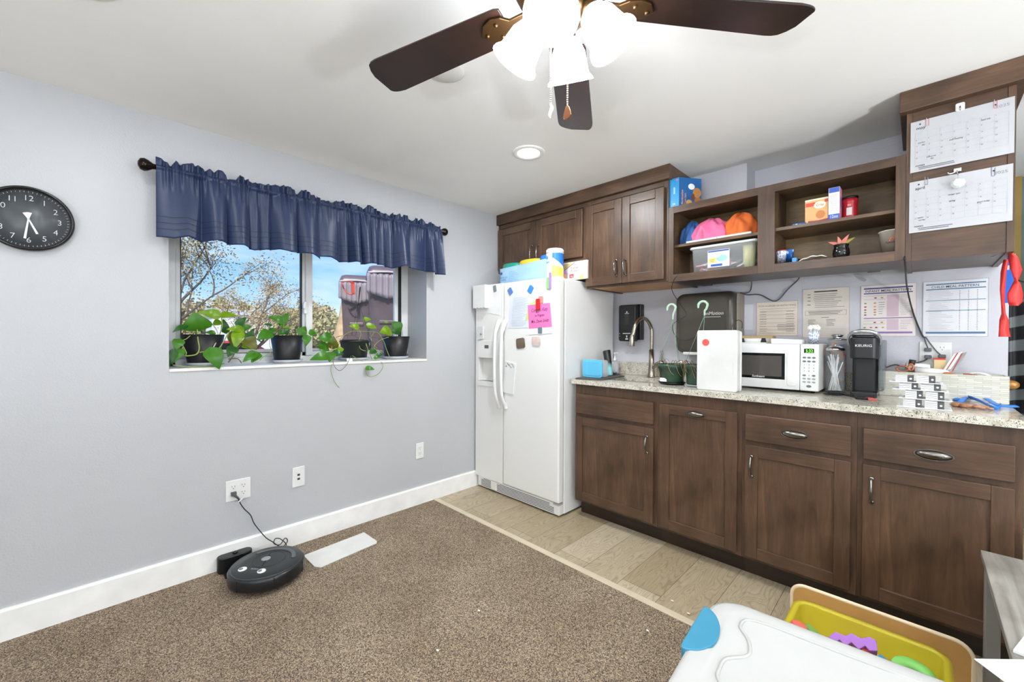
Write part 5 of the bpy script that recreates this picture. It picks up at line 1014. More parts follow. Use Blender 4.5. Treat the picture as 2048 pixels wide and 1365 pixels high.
# coiled cable + pink scrap
random.seed(4); cb_ = MB(); c0 = onC(1663, 792); c1__ = onC(1705, 799)
P = []
for k in range(7):
    for a in range(0, 360, 60):
        t_ = k/7+.0; ar = math.radians(a); P.append(V((c0.x+.004*k+.034*math.cos(ar)+.003*random.random(), c0.y-.004+.022*math.sin(ar)-.002*k, ZT+.006+.004*((k*3) % 5)+.003*random.random())))
for k in range(5): P += [c1__+V((.05-.012*k, -.012+.005*k, .006+.003*k)), c0+V((.03, -.01, .012+.002*k))]
cb_.tube(P, .0022, n=6); cb_.tube([c1__+V((.01, 0, .008)), c1__+V((.055, -.004, .008))], .006, spline=False); o = cb_.build('coiled_cable', mat('#141415', .35)); tag(o, 'bundled black cable lying in front of the straw jar and coffee maker', 'cable')
mb = MB(); P = [onC(*q) for q in ((1731, 796), (1746, 797.5), (1756, 802), (1739, 802.5))]; mb.prism([V((p.x, p.y, ZT+.001)) for p in P], (0, 0, .002), mat('#f0736b', .5)); finish(mb, 'pink_tag', 'coral pink paper tag on the worktop beside the coffee maker', 'tag')
# stone box with contents
YB0 = 2.80; s0, s1 = A(1757, 788, 1, YB0-.02), A(2013, 800, 1, YB0-.02); sx0, sx1 = s0.x, .278; sz = A(1757, 741, 1, YB0-.02).z; szr = A(2010, 755, 1, YB0-.02).z; szm = (sz+szr)/2
t = thing('stone_pattern_box', 'long open box printed like stacked stone, full of odds and ends', 'box', ((sx0+sx1)/2, 2.84, ZT))
m = MB(); m.box((sx0, YB0-.02, ZT+.001), (sx1, YB0-.012, szm)); m.box((sx0, 2.893, ZT+.001), (sx1, 2.901, szm)); m.box((sx0, YB0-.012, ZT+.001), (sx0+.008, 2.893, szm)); m.box((sx1-.008, YB0-.012, ZT+.001), (sx1, 2.893, szm)); m.box((sx0+.008, YB0-.012, ZT+.001), (sx1-.008, 2.893, ZT+.01)); m.build('box_body', M_STONE, t)
YI = 2.84
def I(px, py, y=YI): return A(px, py, 1, y)
# rolled white tubes, copper rings etc
q0, q1 = I(1812, 732), I(1852, 736)
mb = MB(); mb.cyl(q0, q1+V((.01, .02, 0)), .016, .018, n=20); o = mb.build('white_roll', mat('#f1f0ee', .5)); tag(o, 'white rolled tube lying across the stone box behind the copper rings', 'roll')
q0, q1 = I(1830, 741, 2.82), I(1890, 747, 2.82); mb = MB(); mb.cyl(q0, q1, .019, .0165, m=mat('#f3f3f0', .4), n=22); mb.ball(q1, .0165, mat('#e9e9e6', .4), 8); curved(mb, 0, 0, 0, .01, 0, 10, 0, .001, M_PAP) if False else None; finish(mb, 'white_bottle', 'white bottle lying on its side on top of the stone box', 'bottle')
mb = MB(); q = I(1805, 738, 2.80); mb.tube([q+V((.022*math.cos(a*.5236), 0, .0135*math.sin(a*.5236))) for a in range(12)], .003, closed=True, n=6); q = I(1822, 735, 2.80); mb.tube([q+V((.008*math.cos(a*.5236), .002, .016*math.sin(a*.5236))) for a in range(12)], .004, closed=True, n=6); o = mb.build('copper_ring', mat('#c2714a', .3, .5)); tag(o, 'pair of copper-coloured rings leaning over the stone box rim', 'ring')
q = I(1823, 725, 2.83); mb = MB(); mb.cyl(q+V((0, 0, -.012)), q+V((.004, 0, .012)), .012, .013, n=18); o = mb.build('brown_disc', mat('#33261f', .4)); tag(o, 'dark brown round cap between the copper rings and the white bottle', 'cap')
q0, q1 = I(1868, 718, 2.87), I(1892, 735, 2.87); mb = MB(); mb.box((q0.x, 2.855, ZT+.05), (q1.x, 2.885, q0.z-.004), mat('#d8bf8e', .5)); mb.box((q0.x-.002, 2.853, q0.z-.004), (q1.x-.002, 2.887, q0.z+.004), mat('#c23a2c', .5)); finish(mb, 'tan_packet', 'tan paper packet with a red top standing in the stone box', 'packet')
for k, (pa, pb, lb_) in enumerate([((1893, 741), (1916, 706), 'clear-wrapped white packet with red print leaning in the stone box, next to the tan packet'), ((1905, 743), (1925, 707), 'silver-wrapped packet leaning steeply in the stone box, nearest the passage')]):
    a_, b__ = I(*pa, 2.83), I(*pb, 2.86); d_ = (b__-a_); mb = MB(); s_ = V((.014, 0, .006)); mb.prism([a_-s_, a_+s_, b__+s_, b__-s_], (0, .008, 0), mat('#e6e4e2' if k == 0 else '#b8bbbd', .2, .0 if k == 0 else .5)); mb.prism([a_-s_*.2+V((0,-.001,0)), a_+s_*.1+V((0,-.001,0)), b__+s_*.1+V((0,-.001,0)), b__-s_*.2+V((0,-.001,0))], (0, -.0006, 0), mat('#b33a38', .4)); finish(mb, 'wrapped_packet', lb_, 'packet', bevel=.001)
q = I(1960, 753, 2.82); mb = MB(); mb.tube([q+V((-.04, .0, .0)), q+V((-.02, .01, .012)), q+V((.01, .0, .012)), q+V((.03, -.01, .002))], .004, flat=2.2); o = mb.build('white_strap', mat('#eeeeec', .6)); tag(o, 'loose white strap along the rim of the stone box near its open end', 'strap')
mb = MB(); q0, q1 = I(1887, 747, 2.80), I(1910, 749, 2.80); mb.tube([q0, (q0+q1)/2+V((0, 0, .003)), q1], .004); o = mb.build('orange_disc', mat('#d8772c', .35)); tag(o, 'orange lid edge poking out of the stone box under the wrapped packets', 'lid')
mb = MB(); q0, q1 = I(1926, 749, 2.80), I(1955, 752, 2.80); mb.tube([q0, (q0+q1)/2+V((0, 0, .003)), q1], .0035); o = mb.build('rust_cord', mat('#a3552e', .5)); tag(o, 'rust-brown cord on the stone box rim beside the white strap', 'cord')
# stacks of battery-like packs: four tiers, each a card with two packs
ys = 2.40
tiers = [(1793, 1905, 818), (1797, 1905, 797), (1785, 1898, 779), (1778, 1887, 764)]
zc_ = ZT+.0008
for k, (pa, pb, py) in enumerate(tiers):
    xa, xb = A(pa, py, 1, ys-.05).x, A(pb, py, 1, ys-.05).x; zn = zc_+.036 if k < 2 else zc_+.030
    t = thing('blister_pack', ['bottom', 'second', 'third', 'topmost'][k]+' white and black blister pack of the stack on the worktop', 'blister pack', ((xa+xb)/2, ys, zc_), 'stacked blister packs')
    MB().box((xa, ys-.055, zc_), (xb, ys+.055, zc_+.0025)).build('backing_card', mat('#eeeeee', .4), t)
    w_ = (xb-xa-.05)/2
    for s in (0, 1):
        x0_ = xa+.02+s*(w_+.008); m = MB(); m.box((x0_, ys-.045, zc_+.0025), (x0_+w_*.66, ys+.03, zn-.003), M_PAP); m.box((x0_+w_*.66, ys-.046, zc_+.0025), (x0_+w_, ys+.03, zn-.003), M_BLACK)
        for q_ in range(3): m.box((x0_+.001, ys-.0458, zc_+.008+q_*.0075), (x0_+w_*.62, ys-.045, zc_+.0095+q_*.0075), mat('#7d7f82', .4))
        m.oval(V((x0_+w_*.84, ys-.046, zc_+.016)), UX, UZ, 0, 0, .004, .004, M_PAP, .0006, 12); m.build('pack', None, t, bevel=.001)
    MB().box((xa+.01, ys-.05, zc_+.0025), (xb-.004, ys+.045, zn-.001)).build('blister', M_CLEAR2, t, bevel=.004)
    zc_ = zn
# lanyard + brown leather glove-like thing
mb = MB(); P = [onC(*q)+V((0, 0, h_)) for q, h_ in (((1912, 803), .006), ((1925, 796), .028), ((1945, 797), .030), ((1965, 803), .022), ((1985, 811), .012), ((2000, 815), .006), ((2034, 816), .006))]; mb.tube(P, .003, flat=3.5, n=8)
P = [onC(*q)+V((0, 0, h_)) for q, h_ in (((1918, 808), .004), ((1935, 803), .018), ((1960, 810), .016), ((1990, 820), .005), ((2000, 814), .006))]; mb.tube(P, .003, flat=3.5, n=8); o = mb.build('lanyard', mat('#2a7bd8', .4)); tag(o, 'bright blue lanyard curled on the end of the worktop', 'lanyard')
random.seed(8); mb = MB(); c0 = onC(1912, 814); c1__ = onC(1985, 822)
for k in range(9):
    t_ = k/8; c = c0.lerp(c1__, t_*.95); mb.ball((c.x, c.y+.006*math.sin(k*2), ZT+.009+.002*math.sin(k*3)), .014*(1.15-.6*t_), None, 6, (1.25, 1.1, .65))
o = mb.build('leather_scrap', mat('#b5805f', .5, var=.3)); tag(o, 'crumpled tan leather piece lying against the blue lanyard', 'leather')
# sheets on the back wall
def poster(name, pts, bgc, label, fn_):
    P = [W_(px, py) for px, py in pts]; xL, xR_ = (P[0].x+P[3].x)/2, (P[1].x+P[2].x)/2; zT, zB = (P[0].z+P[1].z)/2, (P[2].z+P[3].z)/2
    t = thing(name, label, 'poster', ((xL+xR_)/2, YK, zB)); MB().box((xL, YK-.0025, zB), (xR_, YK-.0003, zT)).build('sheet', bgc, t)
    p = MB(); o = V((xL, YK-.0025, zB)); fn_(p, o, xR_-xL, zT-zB); p.build('printing', None, t, recalc=False)
    b_ = MB(); w_ = .0012
    for A0, B0 in (((xL, zB), (xR_, zB+w_)), ((xL, zT-w_), (xR_, zT)), ((xL, zB), (xL+w_, zT)), ((xR_-w_, zB), (xR_, zT))): b_.box((A0[0], YK-.003, A0[1]), (B0[0], YK-.0024, B0[1]))
    b_.build('sleeve_edge', mat('#8d8e92', .3), t); return t
CRM = mat('#e6d8c6', .5); M_PUR = mat('#4a3f86', .5); M_PUR2 = mat('#8c6aa8', .5); M_BLU = mat('#4c7396', .5)
def ps1(p, o, W, H):
    p.text('FOOD ALLERGIES OR RESTRICTIONS', o, UX, UZ, W/2, H*.86, H*.062, M_INK, .0006, 'CENTER', .92)
    for y in (.79, .72, .61, .50, .38, .27, .17, .08): p.rect(o, UX, UZ, W*.08, H*y, W*.94, H*(y+.006), M_INK, .0006)
    lines(p, o, UX, UZ, W, H, 9, mat('#a08f80', .6), .08, .28, .1, .74, .2, .2, .0007); lines(p, o, UX, UZ, W, H, 9, mat('#a08f80', .6), .72, .94, .1, .74, .2, .2, .0007); lines(p, o, UX, UZ, W, H, 5, M_INKD, .5, .96, .15, .35, .22, .1, .0008)
poster('food_list_sign', [(1513, 606), (1596, 601), (1595.5, 672.5), (1513, 672)], CRM, 'small cream sheet listing food restrictions, above the microwave', ps1)
def ps2(p, o, W, H):
    lines(p, o, UX, UZ, W, H, 1, M_INKD, .25, .75, .925, .95, .9, .02, .0007); lines(p, o, UX, UZ, W, H, 8, M_INK, .24, .9, .6, .9, .2, .4, .0007)
    for y in (.88, .82, .75, .67): p.rect(o, UX, UZ, W*.11, H*y, W*.18, H*(y+.01), M_INKD, .0007)
    for y in (.46, .55): p.rect(o, UX, UZ, W*.06, H*y, W*.94, H*(y+.004), M_INK, .0006)
    for x in (.06, .936): p.rect(o, UX, UZ, W*x, H*.46, W*(x+.006), H*.554, M_INK, .0006)
    lines(p, o, UX, UZ, W, H, 3, M_INKD, .12, .9, .47, .545, .3, .2, .0007); p.rect(o, UX, UZ, W*.42, H*.405, W*.58, H*.415, M_INK)
    lines(p, o, UX, UZ, W, H, 5, M_INKD, .12, .3, .24, .38, .25, .4, .0007); lines(p, o, UX, UZ, W, H, 5, M_INKD, .52, .72, .24, .38, .25, .4, .0007); lines(p, o, UX, UZ, W, H, 5, mat('#b5aca0', .6), .35, .95, .04, .2, .12, .1, .0007)
poster('rules_sign', [(1605, 580), (1699, 573.5), (1699, 676), (1605, 676)], mat('#ddd3c6', .5), 'tall cream text sheet on the wall behind the spoon cup', ps2)
FOODC = ['#a5402e', '#c98a5a', '#7c9a4a', '#c9853a', '#8c3a2a', '#d0a24a']
def ps3(p, o, W, H):
    p.rect(o, UX, UZ, W*.06, H*.925, W*.94, H*.95, M_PUR); p.text('INFANT MEAL PATTERN', o, UX, UZ, W/2, H*.865, H*.062, mat('#1f2355', .5), .0008, 'CENTER', .98); p.rect(o, UX, UZ, W*.06, H*.83, W*.94, H*.85, M_PUR)
    p.rect(o, UX, UZ, W*.49, H*.38, W*.70, H*.80, mat('#d6bcc6', .5), .0005); p.rect(o, UX, UZ, W*.49, H*.12, W*.70, H*.33, mat('#d6bcc6', .5), .0005)
    p.rect(o, UX, UZ, W*.06, H*.345, W*.94, H*.362, M_PUR2); p.rect(o, UX, UZ, W*.06, H*.055, W*.94, H*.09, M_PUR2)
    for y in (.79, .72, .30, .24): p.rect(o, UX, UZ, W*.06, H*y, W*.46, H*(y+.004), M_INK)
    k = 0
    for y, xs_ in ((.75, (.28, .4)), (.65, (.09, .27)), (.58, (.09, .27)), (.52, (.09, .27)), (.47, (.09, .27)), (.42, (.09, .27)), (.27, (.27, .4)), (.17, (.08, .2, .3, .42))):
        for x in xs_: p.oval(o, UX, UZ, W*x, H*y, W*.026, H*.013, mat(FOODC[k % 6], .5), .0008, 10); k += 1
    lines(p, o, UX, UZ, W, H, 14, mat('#8b8794', .6), .72, .93, .4, .8, .16, .5, .0007); lines(p, o, UX, UZ, W, H, 6, mat('#8b8794', .6), .72, .93, .13, .32, .16, .5, .0007); lines(p, o, UX, UZ, W, H, 6, mat('#8b8794', .6), .33, .46, .42, .68, .2, .5, .0007)
poster('meal_chart', [(1721.5, 573.5), (1833, 565), (1832, 674), (1721, 672)], mat('#e9e0da', .45), 'meal chart with purple bars for infants on the wall above the coffee maker', ps3)
def ps4(p, o, W, H):
    p.rect(o, UX, UZ, W*.05, H*.93, W*.96, H*.95, M_BLU); p.text('CHILD MEAL PATTERN', o, UX, UZ, W/2, H*.872, H*.058, mat('#2c4a63', .5), .0008, 'CENTER', .98); p.rect(o, UX, UZ, W*.05, H*.84, W*.96, H*.858, M_BLU)
    for y in (.64, .455): p.rect(o, UX, UZ, W*.05, H*y, W*.96, H*(y+.014), mat('#6f97a3', .5))
    p.rect(o, UX, UZ, W*.05, H*.05, W*.96, H*.085, M_BLU)
    lines(p, o, UX, UZ, W, H, 26, mat('#9b9a9e', .6), .08, .5, .1, .83, .16, .5, .0007)
    for i in range(26):
        for x in (.58, .71, .84): p.oval(o, UX, UZ, W*x, H*(.12+.69*i/25), W*.008, H*.006, mat('#7d4a4a' if i < 12 else '#4a4e58', .5), .0008, 6)
poster('meal_chart', [(1845, 564), (1977, 557), (1977, 675), (1846, 672)], mat('#dcdce0', .35), 'meal chart with blue bars for children, nearest the passage', ps4)
mb = MB(); a_, b__ = W_(1482, 610), W_(1506, 660); mb.box((a_.x, YK-.002, b__.z), (b__.x, YK-.0005, a_.z), mat('#dfe0e6', .3)); finish(mb, 'faded_sheet', 'small faded white sheet on the wall beside the towel dispenser', 'sheet')
# wall outlet behind the box
ow0, ow1 = W_(1838, 720), W_(1903, 720); oz1, oz0 = W_(1870, 684).z, W_(1870, 735).z-.02
t = thing('kitchen_outlet', 'white four-socket outlet on the back wall under the meal charts, three plugs in it', 'outlet', ((ow0.x+ow1.x)/2, YK, oz0))
MB().box((ow0.x, YK-.006, oz0), (ow1.x, YK, oz1)).build('cover_plate', M_WHITE, t, bevel=.003)
for px, py, pl_ in ((1856, 700, 1), (1856, 714, 1), (1884, 697, 0), (1884, 713, 1)):
    q = W_(px, py, YK-.007); s_ = MB(); s_.oval(V((q.x, YK-.006, q.z)), UX, UZ, 0, 0, .015, .0145, mat('#e9e9e7', .3), .001)
    if not pl_:
        for dx, dz, w2, h2 in ((-.0065, .001, .002, .007), (.0055, .001, .002, .006), (-.0015, -.009, .004, .003)): s_.rect(V((q.x, YK-.006, q.z)), UX, UZ, dx, dz, dx+w2, dz+h2, mat('#303030', .5), .0015)
    so_ = s_.build('socket', None, t)
    if pl_: MB().box((q.x-.013, YK-.03, q.z-.009), (q.x+.013, YK-.008, q.z+.009)).build('plug', mat('#5d5f62', .5), t, bevel=.004)
# cables
def cord(name, pts, r, m, label, **k):
    mb = MB(); mb.tube(pts, r, n=8, **k); o = mb.build(name, m); return tag(o, label, 'cord')
yw = YK-.012
cord('cord_cover', [A(1809, 520, 1, 2.43)+V((0, -.004, .01)), A(1811, 538, 1, 2.5), A(1814, 575, 1, 2.8), W_(1826, 625, yw), W_(1843, 668, yw), W_(1850, 676, yw)], .009, mat('#1d1d1f', .5), 'flat black cord cover running from the cabinets down to the outlet', flat=.35)
cord('power_cord', [W_(1849, 676, yw), W_(1852, 687, yw), W_(1856, 697, YK-.03)], .0025, mat('#606266', .5), 'short grey cord from the black cord cover to the upper socket')
cord('power_cord', [W_(1851, 674, yw), W_(1861, 688, yw), W_(1874, 704, yw), W_(1884, 712, YK-.03)], .0025, mat('#606266', .5), 'longer grey cord from the black cord cover to the lower socket')
cord('power_cord', [A(1503, 562, 1, 2.74), W_(1503, 572, yw), W_(1500, 583, yw), W_(1490, 587, yw), W_(1480, 586, yw), W_(1495, 590, yw), W_(1520, 590, yw), W_(1545, 602, yw), W_(1558, 599, yw), W_(1575, 580, yw), W_(1593, 563, yw), A(1599, 555, 1, 2.74)], .0035, mat('#5b5d61', .5), 'grey cord looping along the wall under the open shelves')
cord('power_cord', [A(1357, 549, 1, 2.42), A(1348, 560, 1, 2.425), A(1343.5, 575, 1, 2.5), A(1347, 588, 1, 2.55), A(1360, 608, 1, 2.6), A(1372, 626, 1, 2.62), A(1371, 633, 1, 2.62), A(1358, 640, 1, 2.62), A(1346, 650, 1, 2.6), A(1347, 665, 1, 2.55), A(1357, 678, 1, 2.5), A(1374, 681, 1, 2.48), A(1390, 675, 1, 2.46), A(1398, 672, 1, 2.44)], .002, mat('#1e1f21', .4), 'thin black cord dangling from the open shelf in front of the towel dispenser')
cord('power_cord', [A(1757, 750, 1, 2.86), A(1770, 737, 1, 2.86), A(1790, 730, 1, 2.87), A(1806, 733, 1, 2.875), A(1830, 727, 1, 2.88), A(1848, 722, 1, 2.885), A(1856, 716, 1, 2.885)], .0032, mat('#4a4c50', .5), 'grey cord from the coffee maker up to the wall outlet')
mb = MB(); P = [A(1705, 549, 1, 2.74), A(1722, 552, 1, 2.78), W_(1733, 560, 2.85), W_(1729, 564, 2.85), W_(1715, 558, 2.80)]; mb.prism(P, (0, .001, .0), mat('#8e8f93', .5)); finish(mb, 'hanging_tape', 'loose end of grey tape hanging under the open shelves', 'tape')
# ================================================================ on top of and inside the open shelves
def Sy(px, py, y): return A(px, py, 1, y)
# blue marshmallow-bar box on top of the shelf unit
yb_ = 2.45; q0, q1 = Sy(1338, 400, yb_), Sy(1358, 400, yb_); zt_ = z1+.0005; ztb = Sy(1348, 357, yb_).z
t = thing('snack_box', 'bright blue snack box standing on top of the open shelf unit', 'box', ((q0.x+q1.x)/2, 2.5, zt_))
w_ = q1.x-q0.x; D_ = .15; dirv = V((.55, .83, 0)).normalized(); c0 = V((q1.x, yb_, zt_)); c_ = c0+dirv*D_
P = [V((q0.x, yb_, zt_)), c0, c_, V((q0.x, yb_, zt_))+dirv*D_]; MB().prism(P, (0, 0, ztb-zt_), mat('#2f9ad6', .3)).build('carton', None, t, bevel=.0015)
p = MB(); n_ = V((dirv.y, -dirv.x, 0)); u_ = dirv
p.rect(c0, u_, UZ, 0, 0, D_, ztb-zt_, mat('#1e5f9c', .3), .0006)
Hh_ = ztb-zt_
p.text('Marshmallow', c0+UZ*.0, UZ, -u_, .012, -.026, .018, mat('#f0a24a', .3), .0014, 'LEFT', .9); p.text('Treat bars', c0, UZ, -u_, .012, -.046, .018, mat('#f0a24a', .3), .0014, 'LEFT', .9)
p.oval(c0, u_, UZ, D_*.55, Hh_*.7, .022, .018, mat('#e8ecec', .4), .0012); p.oval(c0, u_, UZ, D_*.8, Hh_*.5, .028, .03, mat('#c98a4c', .4), .001); p.oval(c0, u_, UZ, D_*.85, Hh_*.22, .025, .022, mat('#b8763c', .4), .001); p.oval(c0, u_, UZ, D_*.62, Hh_*.35, .012, .02, mat('#7a4426', .4), .0013); p.oval(c0, u_, UZ, D_*.45, Hh_*.15, .02, .016, mat('#d9a85c', .4), .0014)
o_ = V((q0.x, yb_, zt_)); p.oval(o_, UX, UZ, w_*.8, Hh_*.92, .007, .006, mat('#d86fa8', .4), .0008); p.rect(o_, UX, UZ, w_*.45, Hh_*.45, w_*.62, Hh_*.68, mat('#9fd0ee', .4), .0008); p.text('20', o_, UX, UZ, w_*.5, Hh_*.07, .018, M_PAP, .0008, 'CENTER'); p.build('carton_print', None, t)
# left bay upper: folded cloths on a white tray
zs = SHL+.0006; ye = 2.52
q0, q1 = Sy(1372, 483, YU+.035), Sy(1503, 462, YU+.035)
t = thing('white_tray', 'thin white plastic tray lying on the upper left shelf under the bright cloths', 'tray', ((q0.x+q1.x)/2, 2.55, zs))
MB().box((q0.x, YU+.034, zs), (q1.x, 2.66, zs+.012)).build('tray_body', M_WHITE, t, bevel=.003); MB().box(((q0.x+q1.x)/2-.002, YU+.0335, zs+.004), ((q0.x+q1.x)/2+.002, YU+.0345, zs+.008)).build('screw', mat('#555', .4) if False else mat('#555555', .4), t)
def heap(name, label, px0, px1, pytop, y, m, seed, zb, cat='cloth', squash=1, peak=.5):
    a_, b__ = Sy(px0, 470, y), Sy(px1, 470, y); H_ = Sy((px0+px1)/2, pytop, y).z-zb; xm_ = (a_.x+b__.x)/2; R_ = (b__.x-a_.x)/2
    random.seed(seed); ph = [random.random()*6.28 for _ in range(8)]
    def f_(i, j):
        a = 6.2832*i; r = math.sin(j*math.pi/2*.999); h = max(0, math.cos(j*math.pi/2))**.75
        wr = 1+.08*math.sin(3*a+ph[0]+j*4)+.06*math.sin(7*a+ph[1]-j*6)+.035*math.sin(13*a+ph[2]+j*5)
        ridge = 1+.10*math.sin(5*a+ph[3]+2.5*math.sin(j*5))*(1-h*.5)+.06*math.sin(9*a+ph[5]+4*j)
        return V((xm_+(peak-.5)*R_*h+R_*r*wr*math.cos(a), y+.085*squash*r*wr*math.sin(a), zb+.0006+H_*h*ridge))
    mb = MB(); mb.sheet(f_, 90, 26, m); o = mb.build(name, None, pivot=(xm_, y, zb), recalc=True); return tag(o, label, cat)
yc_ = 2.565
heap('blue_cloth', 'blue cloth bundled at the left of the upper left shelf', 1362, 1402, 448, yc_+.01, fabric('blue_cloth', '#23508c', '#3568a8', .6), 1, zs, peak=.7, squash=.8)
heap('pink_cloth', 'bright pink cloth bundle in the middle of the upper left shelf', 1388, 1462, 441, yc_, fabric('pink_cloth', '#e0568a', '#f07fa8', .45), 2, zs+.012)
heap('orange_cloth', 'orange folded cloth heaped at the right of the upper left shelf', 1446, 1521, 430, yc_+.005, fabric('orange_cloth', '#dc6320', '#f07c34', .7), 3, zs+.012)
# clear bin in left bay lower
zb2 = SHB+.0006; yf_ = 2.475; q0, q1 = Sy(1382, 540, yf_), Sy(1511, 540, yf_); zt2 = Sy(1440, 489, yf_).z
t = thing('clear_tub', 'clear plastic tub with a label, full of small wrapped items, on the lower left shelf', 'storage tub', ((q0.x+q1.x)/2, 2.55, zb2)); cx2 = (q0.x+q1.x)/2; W2 = (q1.x-q0.x)/2
vs = []; fs = []; Ls = []
for z, s in ((zb2, .94), (zt2-.012, 1.0), (zt2-.01, 1.03), (zt2, 1.03)):
    Ls.append([V((x, y, z)) for x, y in rrect(cx2-W2*s, yf_+.004*(1-s)*10, cx2+W2*s, 2.69, .02, 5)])
N = len(Ls[0]); m = MB(); m.add([v_ for l in Ls for v_ in l], [(k*N+i, k*N+(i+1) % N, (k+1)*N+(i+1) % N, (k+1)*N+i) for k in range(3) for i in range(N)]+[list(range(N))], M_CLEAR, True); m.build('tub_body', None, t)
MB().prism([V((x, y, zt2-.010)) for x, y in rrect(cx2-W2*1.06, yf_-.008, cx2+W2*1.06, 2.695, .024, 5)], (0, 0, .014)).build('tub_lid', mat('#d8dcdc', .35), t, bevel=.004)
lx0, lx1, lz1, lz0 = Sy(1415.5, 520, yf_-.002).x, Sy(1459, 520, yf_-.002).x, Sy(1437, 500, yf_-.002).z, Sy(1437, 534, yf_-.002).z
m = MB(); m.box((lx0, yf_-.003, lz0), (lx1, yf_-.002, lz1), mat('#e6eaf4', .4)); oo = V((lx0, yf_-.003, lz0)); WL, HL = lx1-lx0, lz1-lz0
m.rect(oo, UX, UZ, WL*.02, HL*.9, WL*.98, HL*.98, mat('#2b4f9c', .4)); m.oval(oo, UX, UZ, WL*.65, HL*.5, WL*.25, HL*.2, mat('#9fcfcf', .4)); m.oval(oo, UX, UZ, WL*.4, HL*.68, WL*.2, HL*.12, mat('#f4f4f4', .4), .0008); m.rect(oo, UX, UZ, WL*.15, HL*.05, WL*.68, HL*.18, mat('#2b58ac', .4)); m.rect(oo, UX, UZ, WL*.04, HL*.28, WL*.4, HL*.55, mat('#e8d878', .4), .001)
m.text('snack', oo, UX, UZ, WL*.22, HL*.42, .011, mat('#7a6a20', .5), .0013, 'CENTER'); m.text('bags', oo, UX, UZ, WL*.22, HL*.32, .011, mat('#7a6a20', .5), .0013, 'CENTER'); m.build('label', None, t)
random.seed(21); pc = ['#e86a8a', '#f2f2f0', '#f2a0b0', '#e9e4da', '#d9dc7c', '#f0b070', '#f6f6f4', '#cfd6dc']
for k in range(42):
    x = cx2+W2*.8*(random.random()*2-1); y = random.uniform(yf_+.02, 2.66); z = zb2+.012+random.random()*.05*(1 if x > cx2-.05 else .9); X = Matrix.Translation((x, y, z)) @ Matrix.Rotation(random.random()*3, 4, 'Z') @ Matrix.Rotation(random.uniform(-.7, .7), 4, 'X') @ Matrix.Rotation(random.uniform(-.7, .7), 4, 'Y')
    MB().box((-.022, -.012, -.004), (.022, .012, .004), X=X).build('wrapped_item', mat(pc[k % 8], .4), t, bevel=.003)
xq = Sy(1497, 520, yf_+.03).x; MB().cyl((xq, yf_+.045, zb2+.004), (xq, yf_+.045, zt2-.02), .027, .033, n=28).build('yellow_cup', mat('#dfe09a', .4), t)
# right bay upper
zs = SHR+.0006; yr_ = 2.49
q0, q1 = Sy(1610, 430, yr_), Sy(1656, 430, yr_); zt_ = Sy(1633, 397.5, yr_).z; W3 = q1.x-q0.x
t = boxthing('crisp_mix_box', 'tan and orange dessert mix box on the upper right shelf', 'box', q0.x, yr_, zs, q1.x, yr_+.05, zt_, mat('#e9b074', .4, var=.12), .001)
p = MB(); oo = V((q0.x, yr_, zs)); H3 = zt_-zs; p.rect(oo, UX, UZ, 0, H3*.93, W3, H3, mat('#f0e2c8', .4)); p.rect(oo, UX, UZ, W3*.03, H3*.7, W3*.45, H3*.86, mat('#d9503a', .4)); p.oval(oo, UX, UZ, W3*.65, H3*.72, W3*.26, H3*.15, mat('#f3e6cc', .4), .0008); p.text('Crisp', oo, UX, UZ, W3*.65, H3*.68, H3*.13, mat('#7a3a22', .4), .0012, 'CENTER', .9, .2); p.oval(oo, UX, UZ, W3*.68, H3*.32, W3*.2, H3*.17, mat('#c4783a', .4), .0007); p.rect(oo, UX, UZ, W3*.85, H3*.8, W3, H3*.92, mat('#d9503a', .4)); p.build('carton_print', None, t)
q0b, q1b = Sy(1616, 445, YU+.032), Sy(1656, 440, YU+.032); mb = MB(); mb.prism([V((q0b.x, YU+.034, zs)), V((q1b.x, YU+.034, zs)), V((q1b.x, YU+.034, zs+.010)), V(((q0b.x+q1b.x)/2, YU+.034, zs+.006)), V((q0b.x, YU+.034, zs+.009))], (0, .014, 0), mat('#8c2a1c', .35)); finish(mb, 'red_wrapper', 'small dark red wrapper in front of the dessert mix box', 'wrapper')
q0, q1 = Sy(1656.5, 430, yr_-.01), Sy(1679, 430, yr_-.01); zt_ = Sy(1668, 375, yr_-.01).z; W3 = q1.x-q0.x
t = boxthing('baking_soda_box', 'tall white box with blue ends beside the red canister on the upper right shelf', 'box', q0.x, yr_-.01, zs, q1.x, yr_+.06, zt_, mat('#e9e4ea', .4), .001)
p = MB(); oo = V((q0.x, yr_-.01, zs)); H3 = zt_-zs; bl = mat('#3d5fc0', .4); p.rect(oo, UX, UZ, W3*.05, H3*.84, W3*.97, H3*.99, bl); p.rect(oo, UX, UZ, 0, 0, W3, H3*.17, bl); p.text('12oz', oo, UX, UZ, W3*.5, H3*.05, .02, M_PAP, .001, 'CENTER', .8); lines(p, oo, UX, UZ, W3, H3, 12, mat('#b9b6c4', .5), .15, .9, .22, .8, .2, .2, .0008); ps_ = V((q1.x, yr_-.01, zs)); p.rect(ps_, UY, UZ, 0, 0, .07, H3, mat('#e48aa4', .4), .0006); p.oval(ps_, UY, UZ, .04, H3*.55, .016, .03, mat('#2b3f9c', .4), .001); p.build('carton_print', None, t)
cq0, cq1 = Sy(1683, 420, 2.55), Sy(1715, 420, 2.55); rc_ = (cq1.x-cq0.x)/2; cc_ = V(((cq0.x+cq1.x)/2, 2.57, zs)); ht_ = Sy(1700, 393, 2.55).z-zs
t = thing('coffee_canister', 'red plastic coffee canister with a black lid on the upper right shelf', 'canister', cc_)
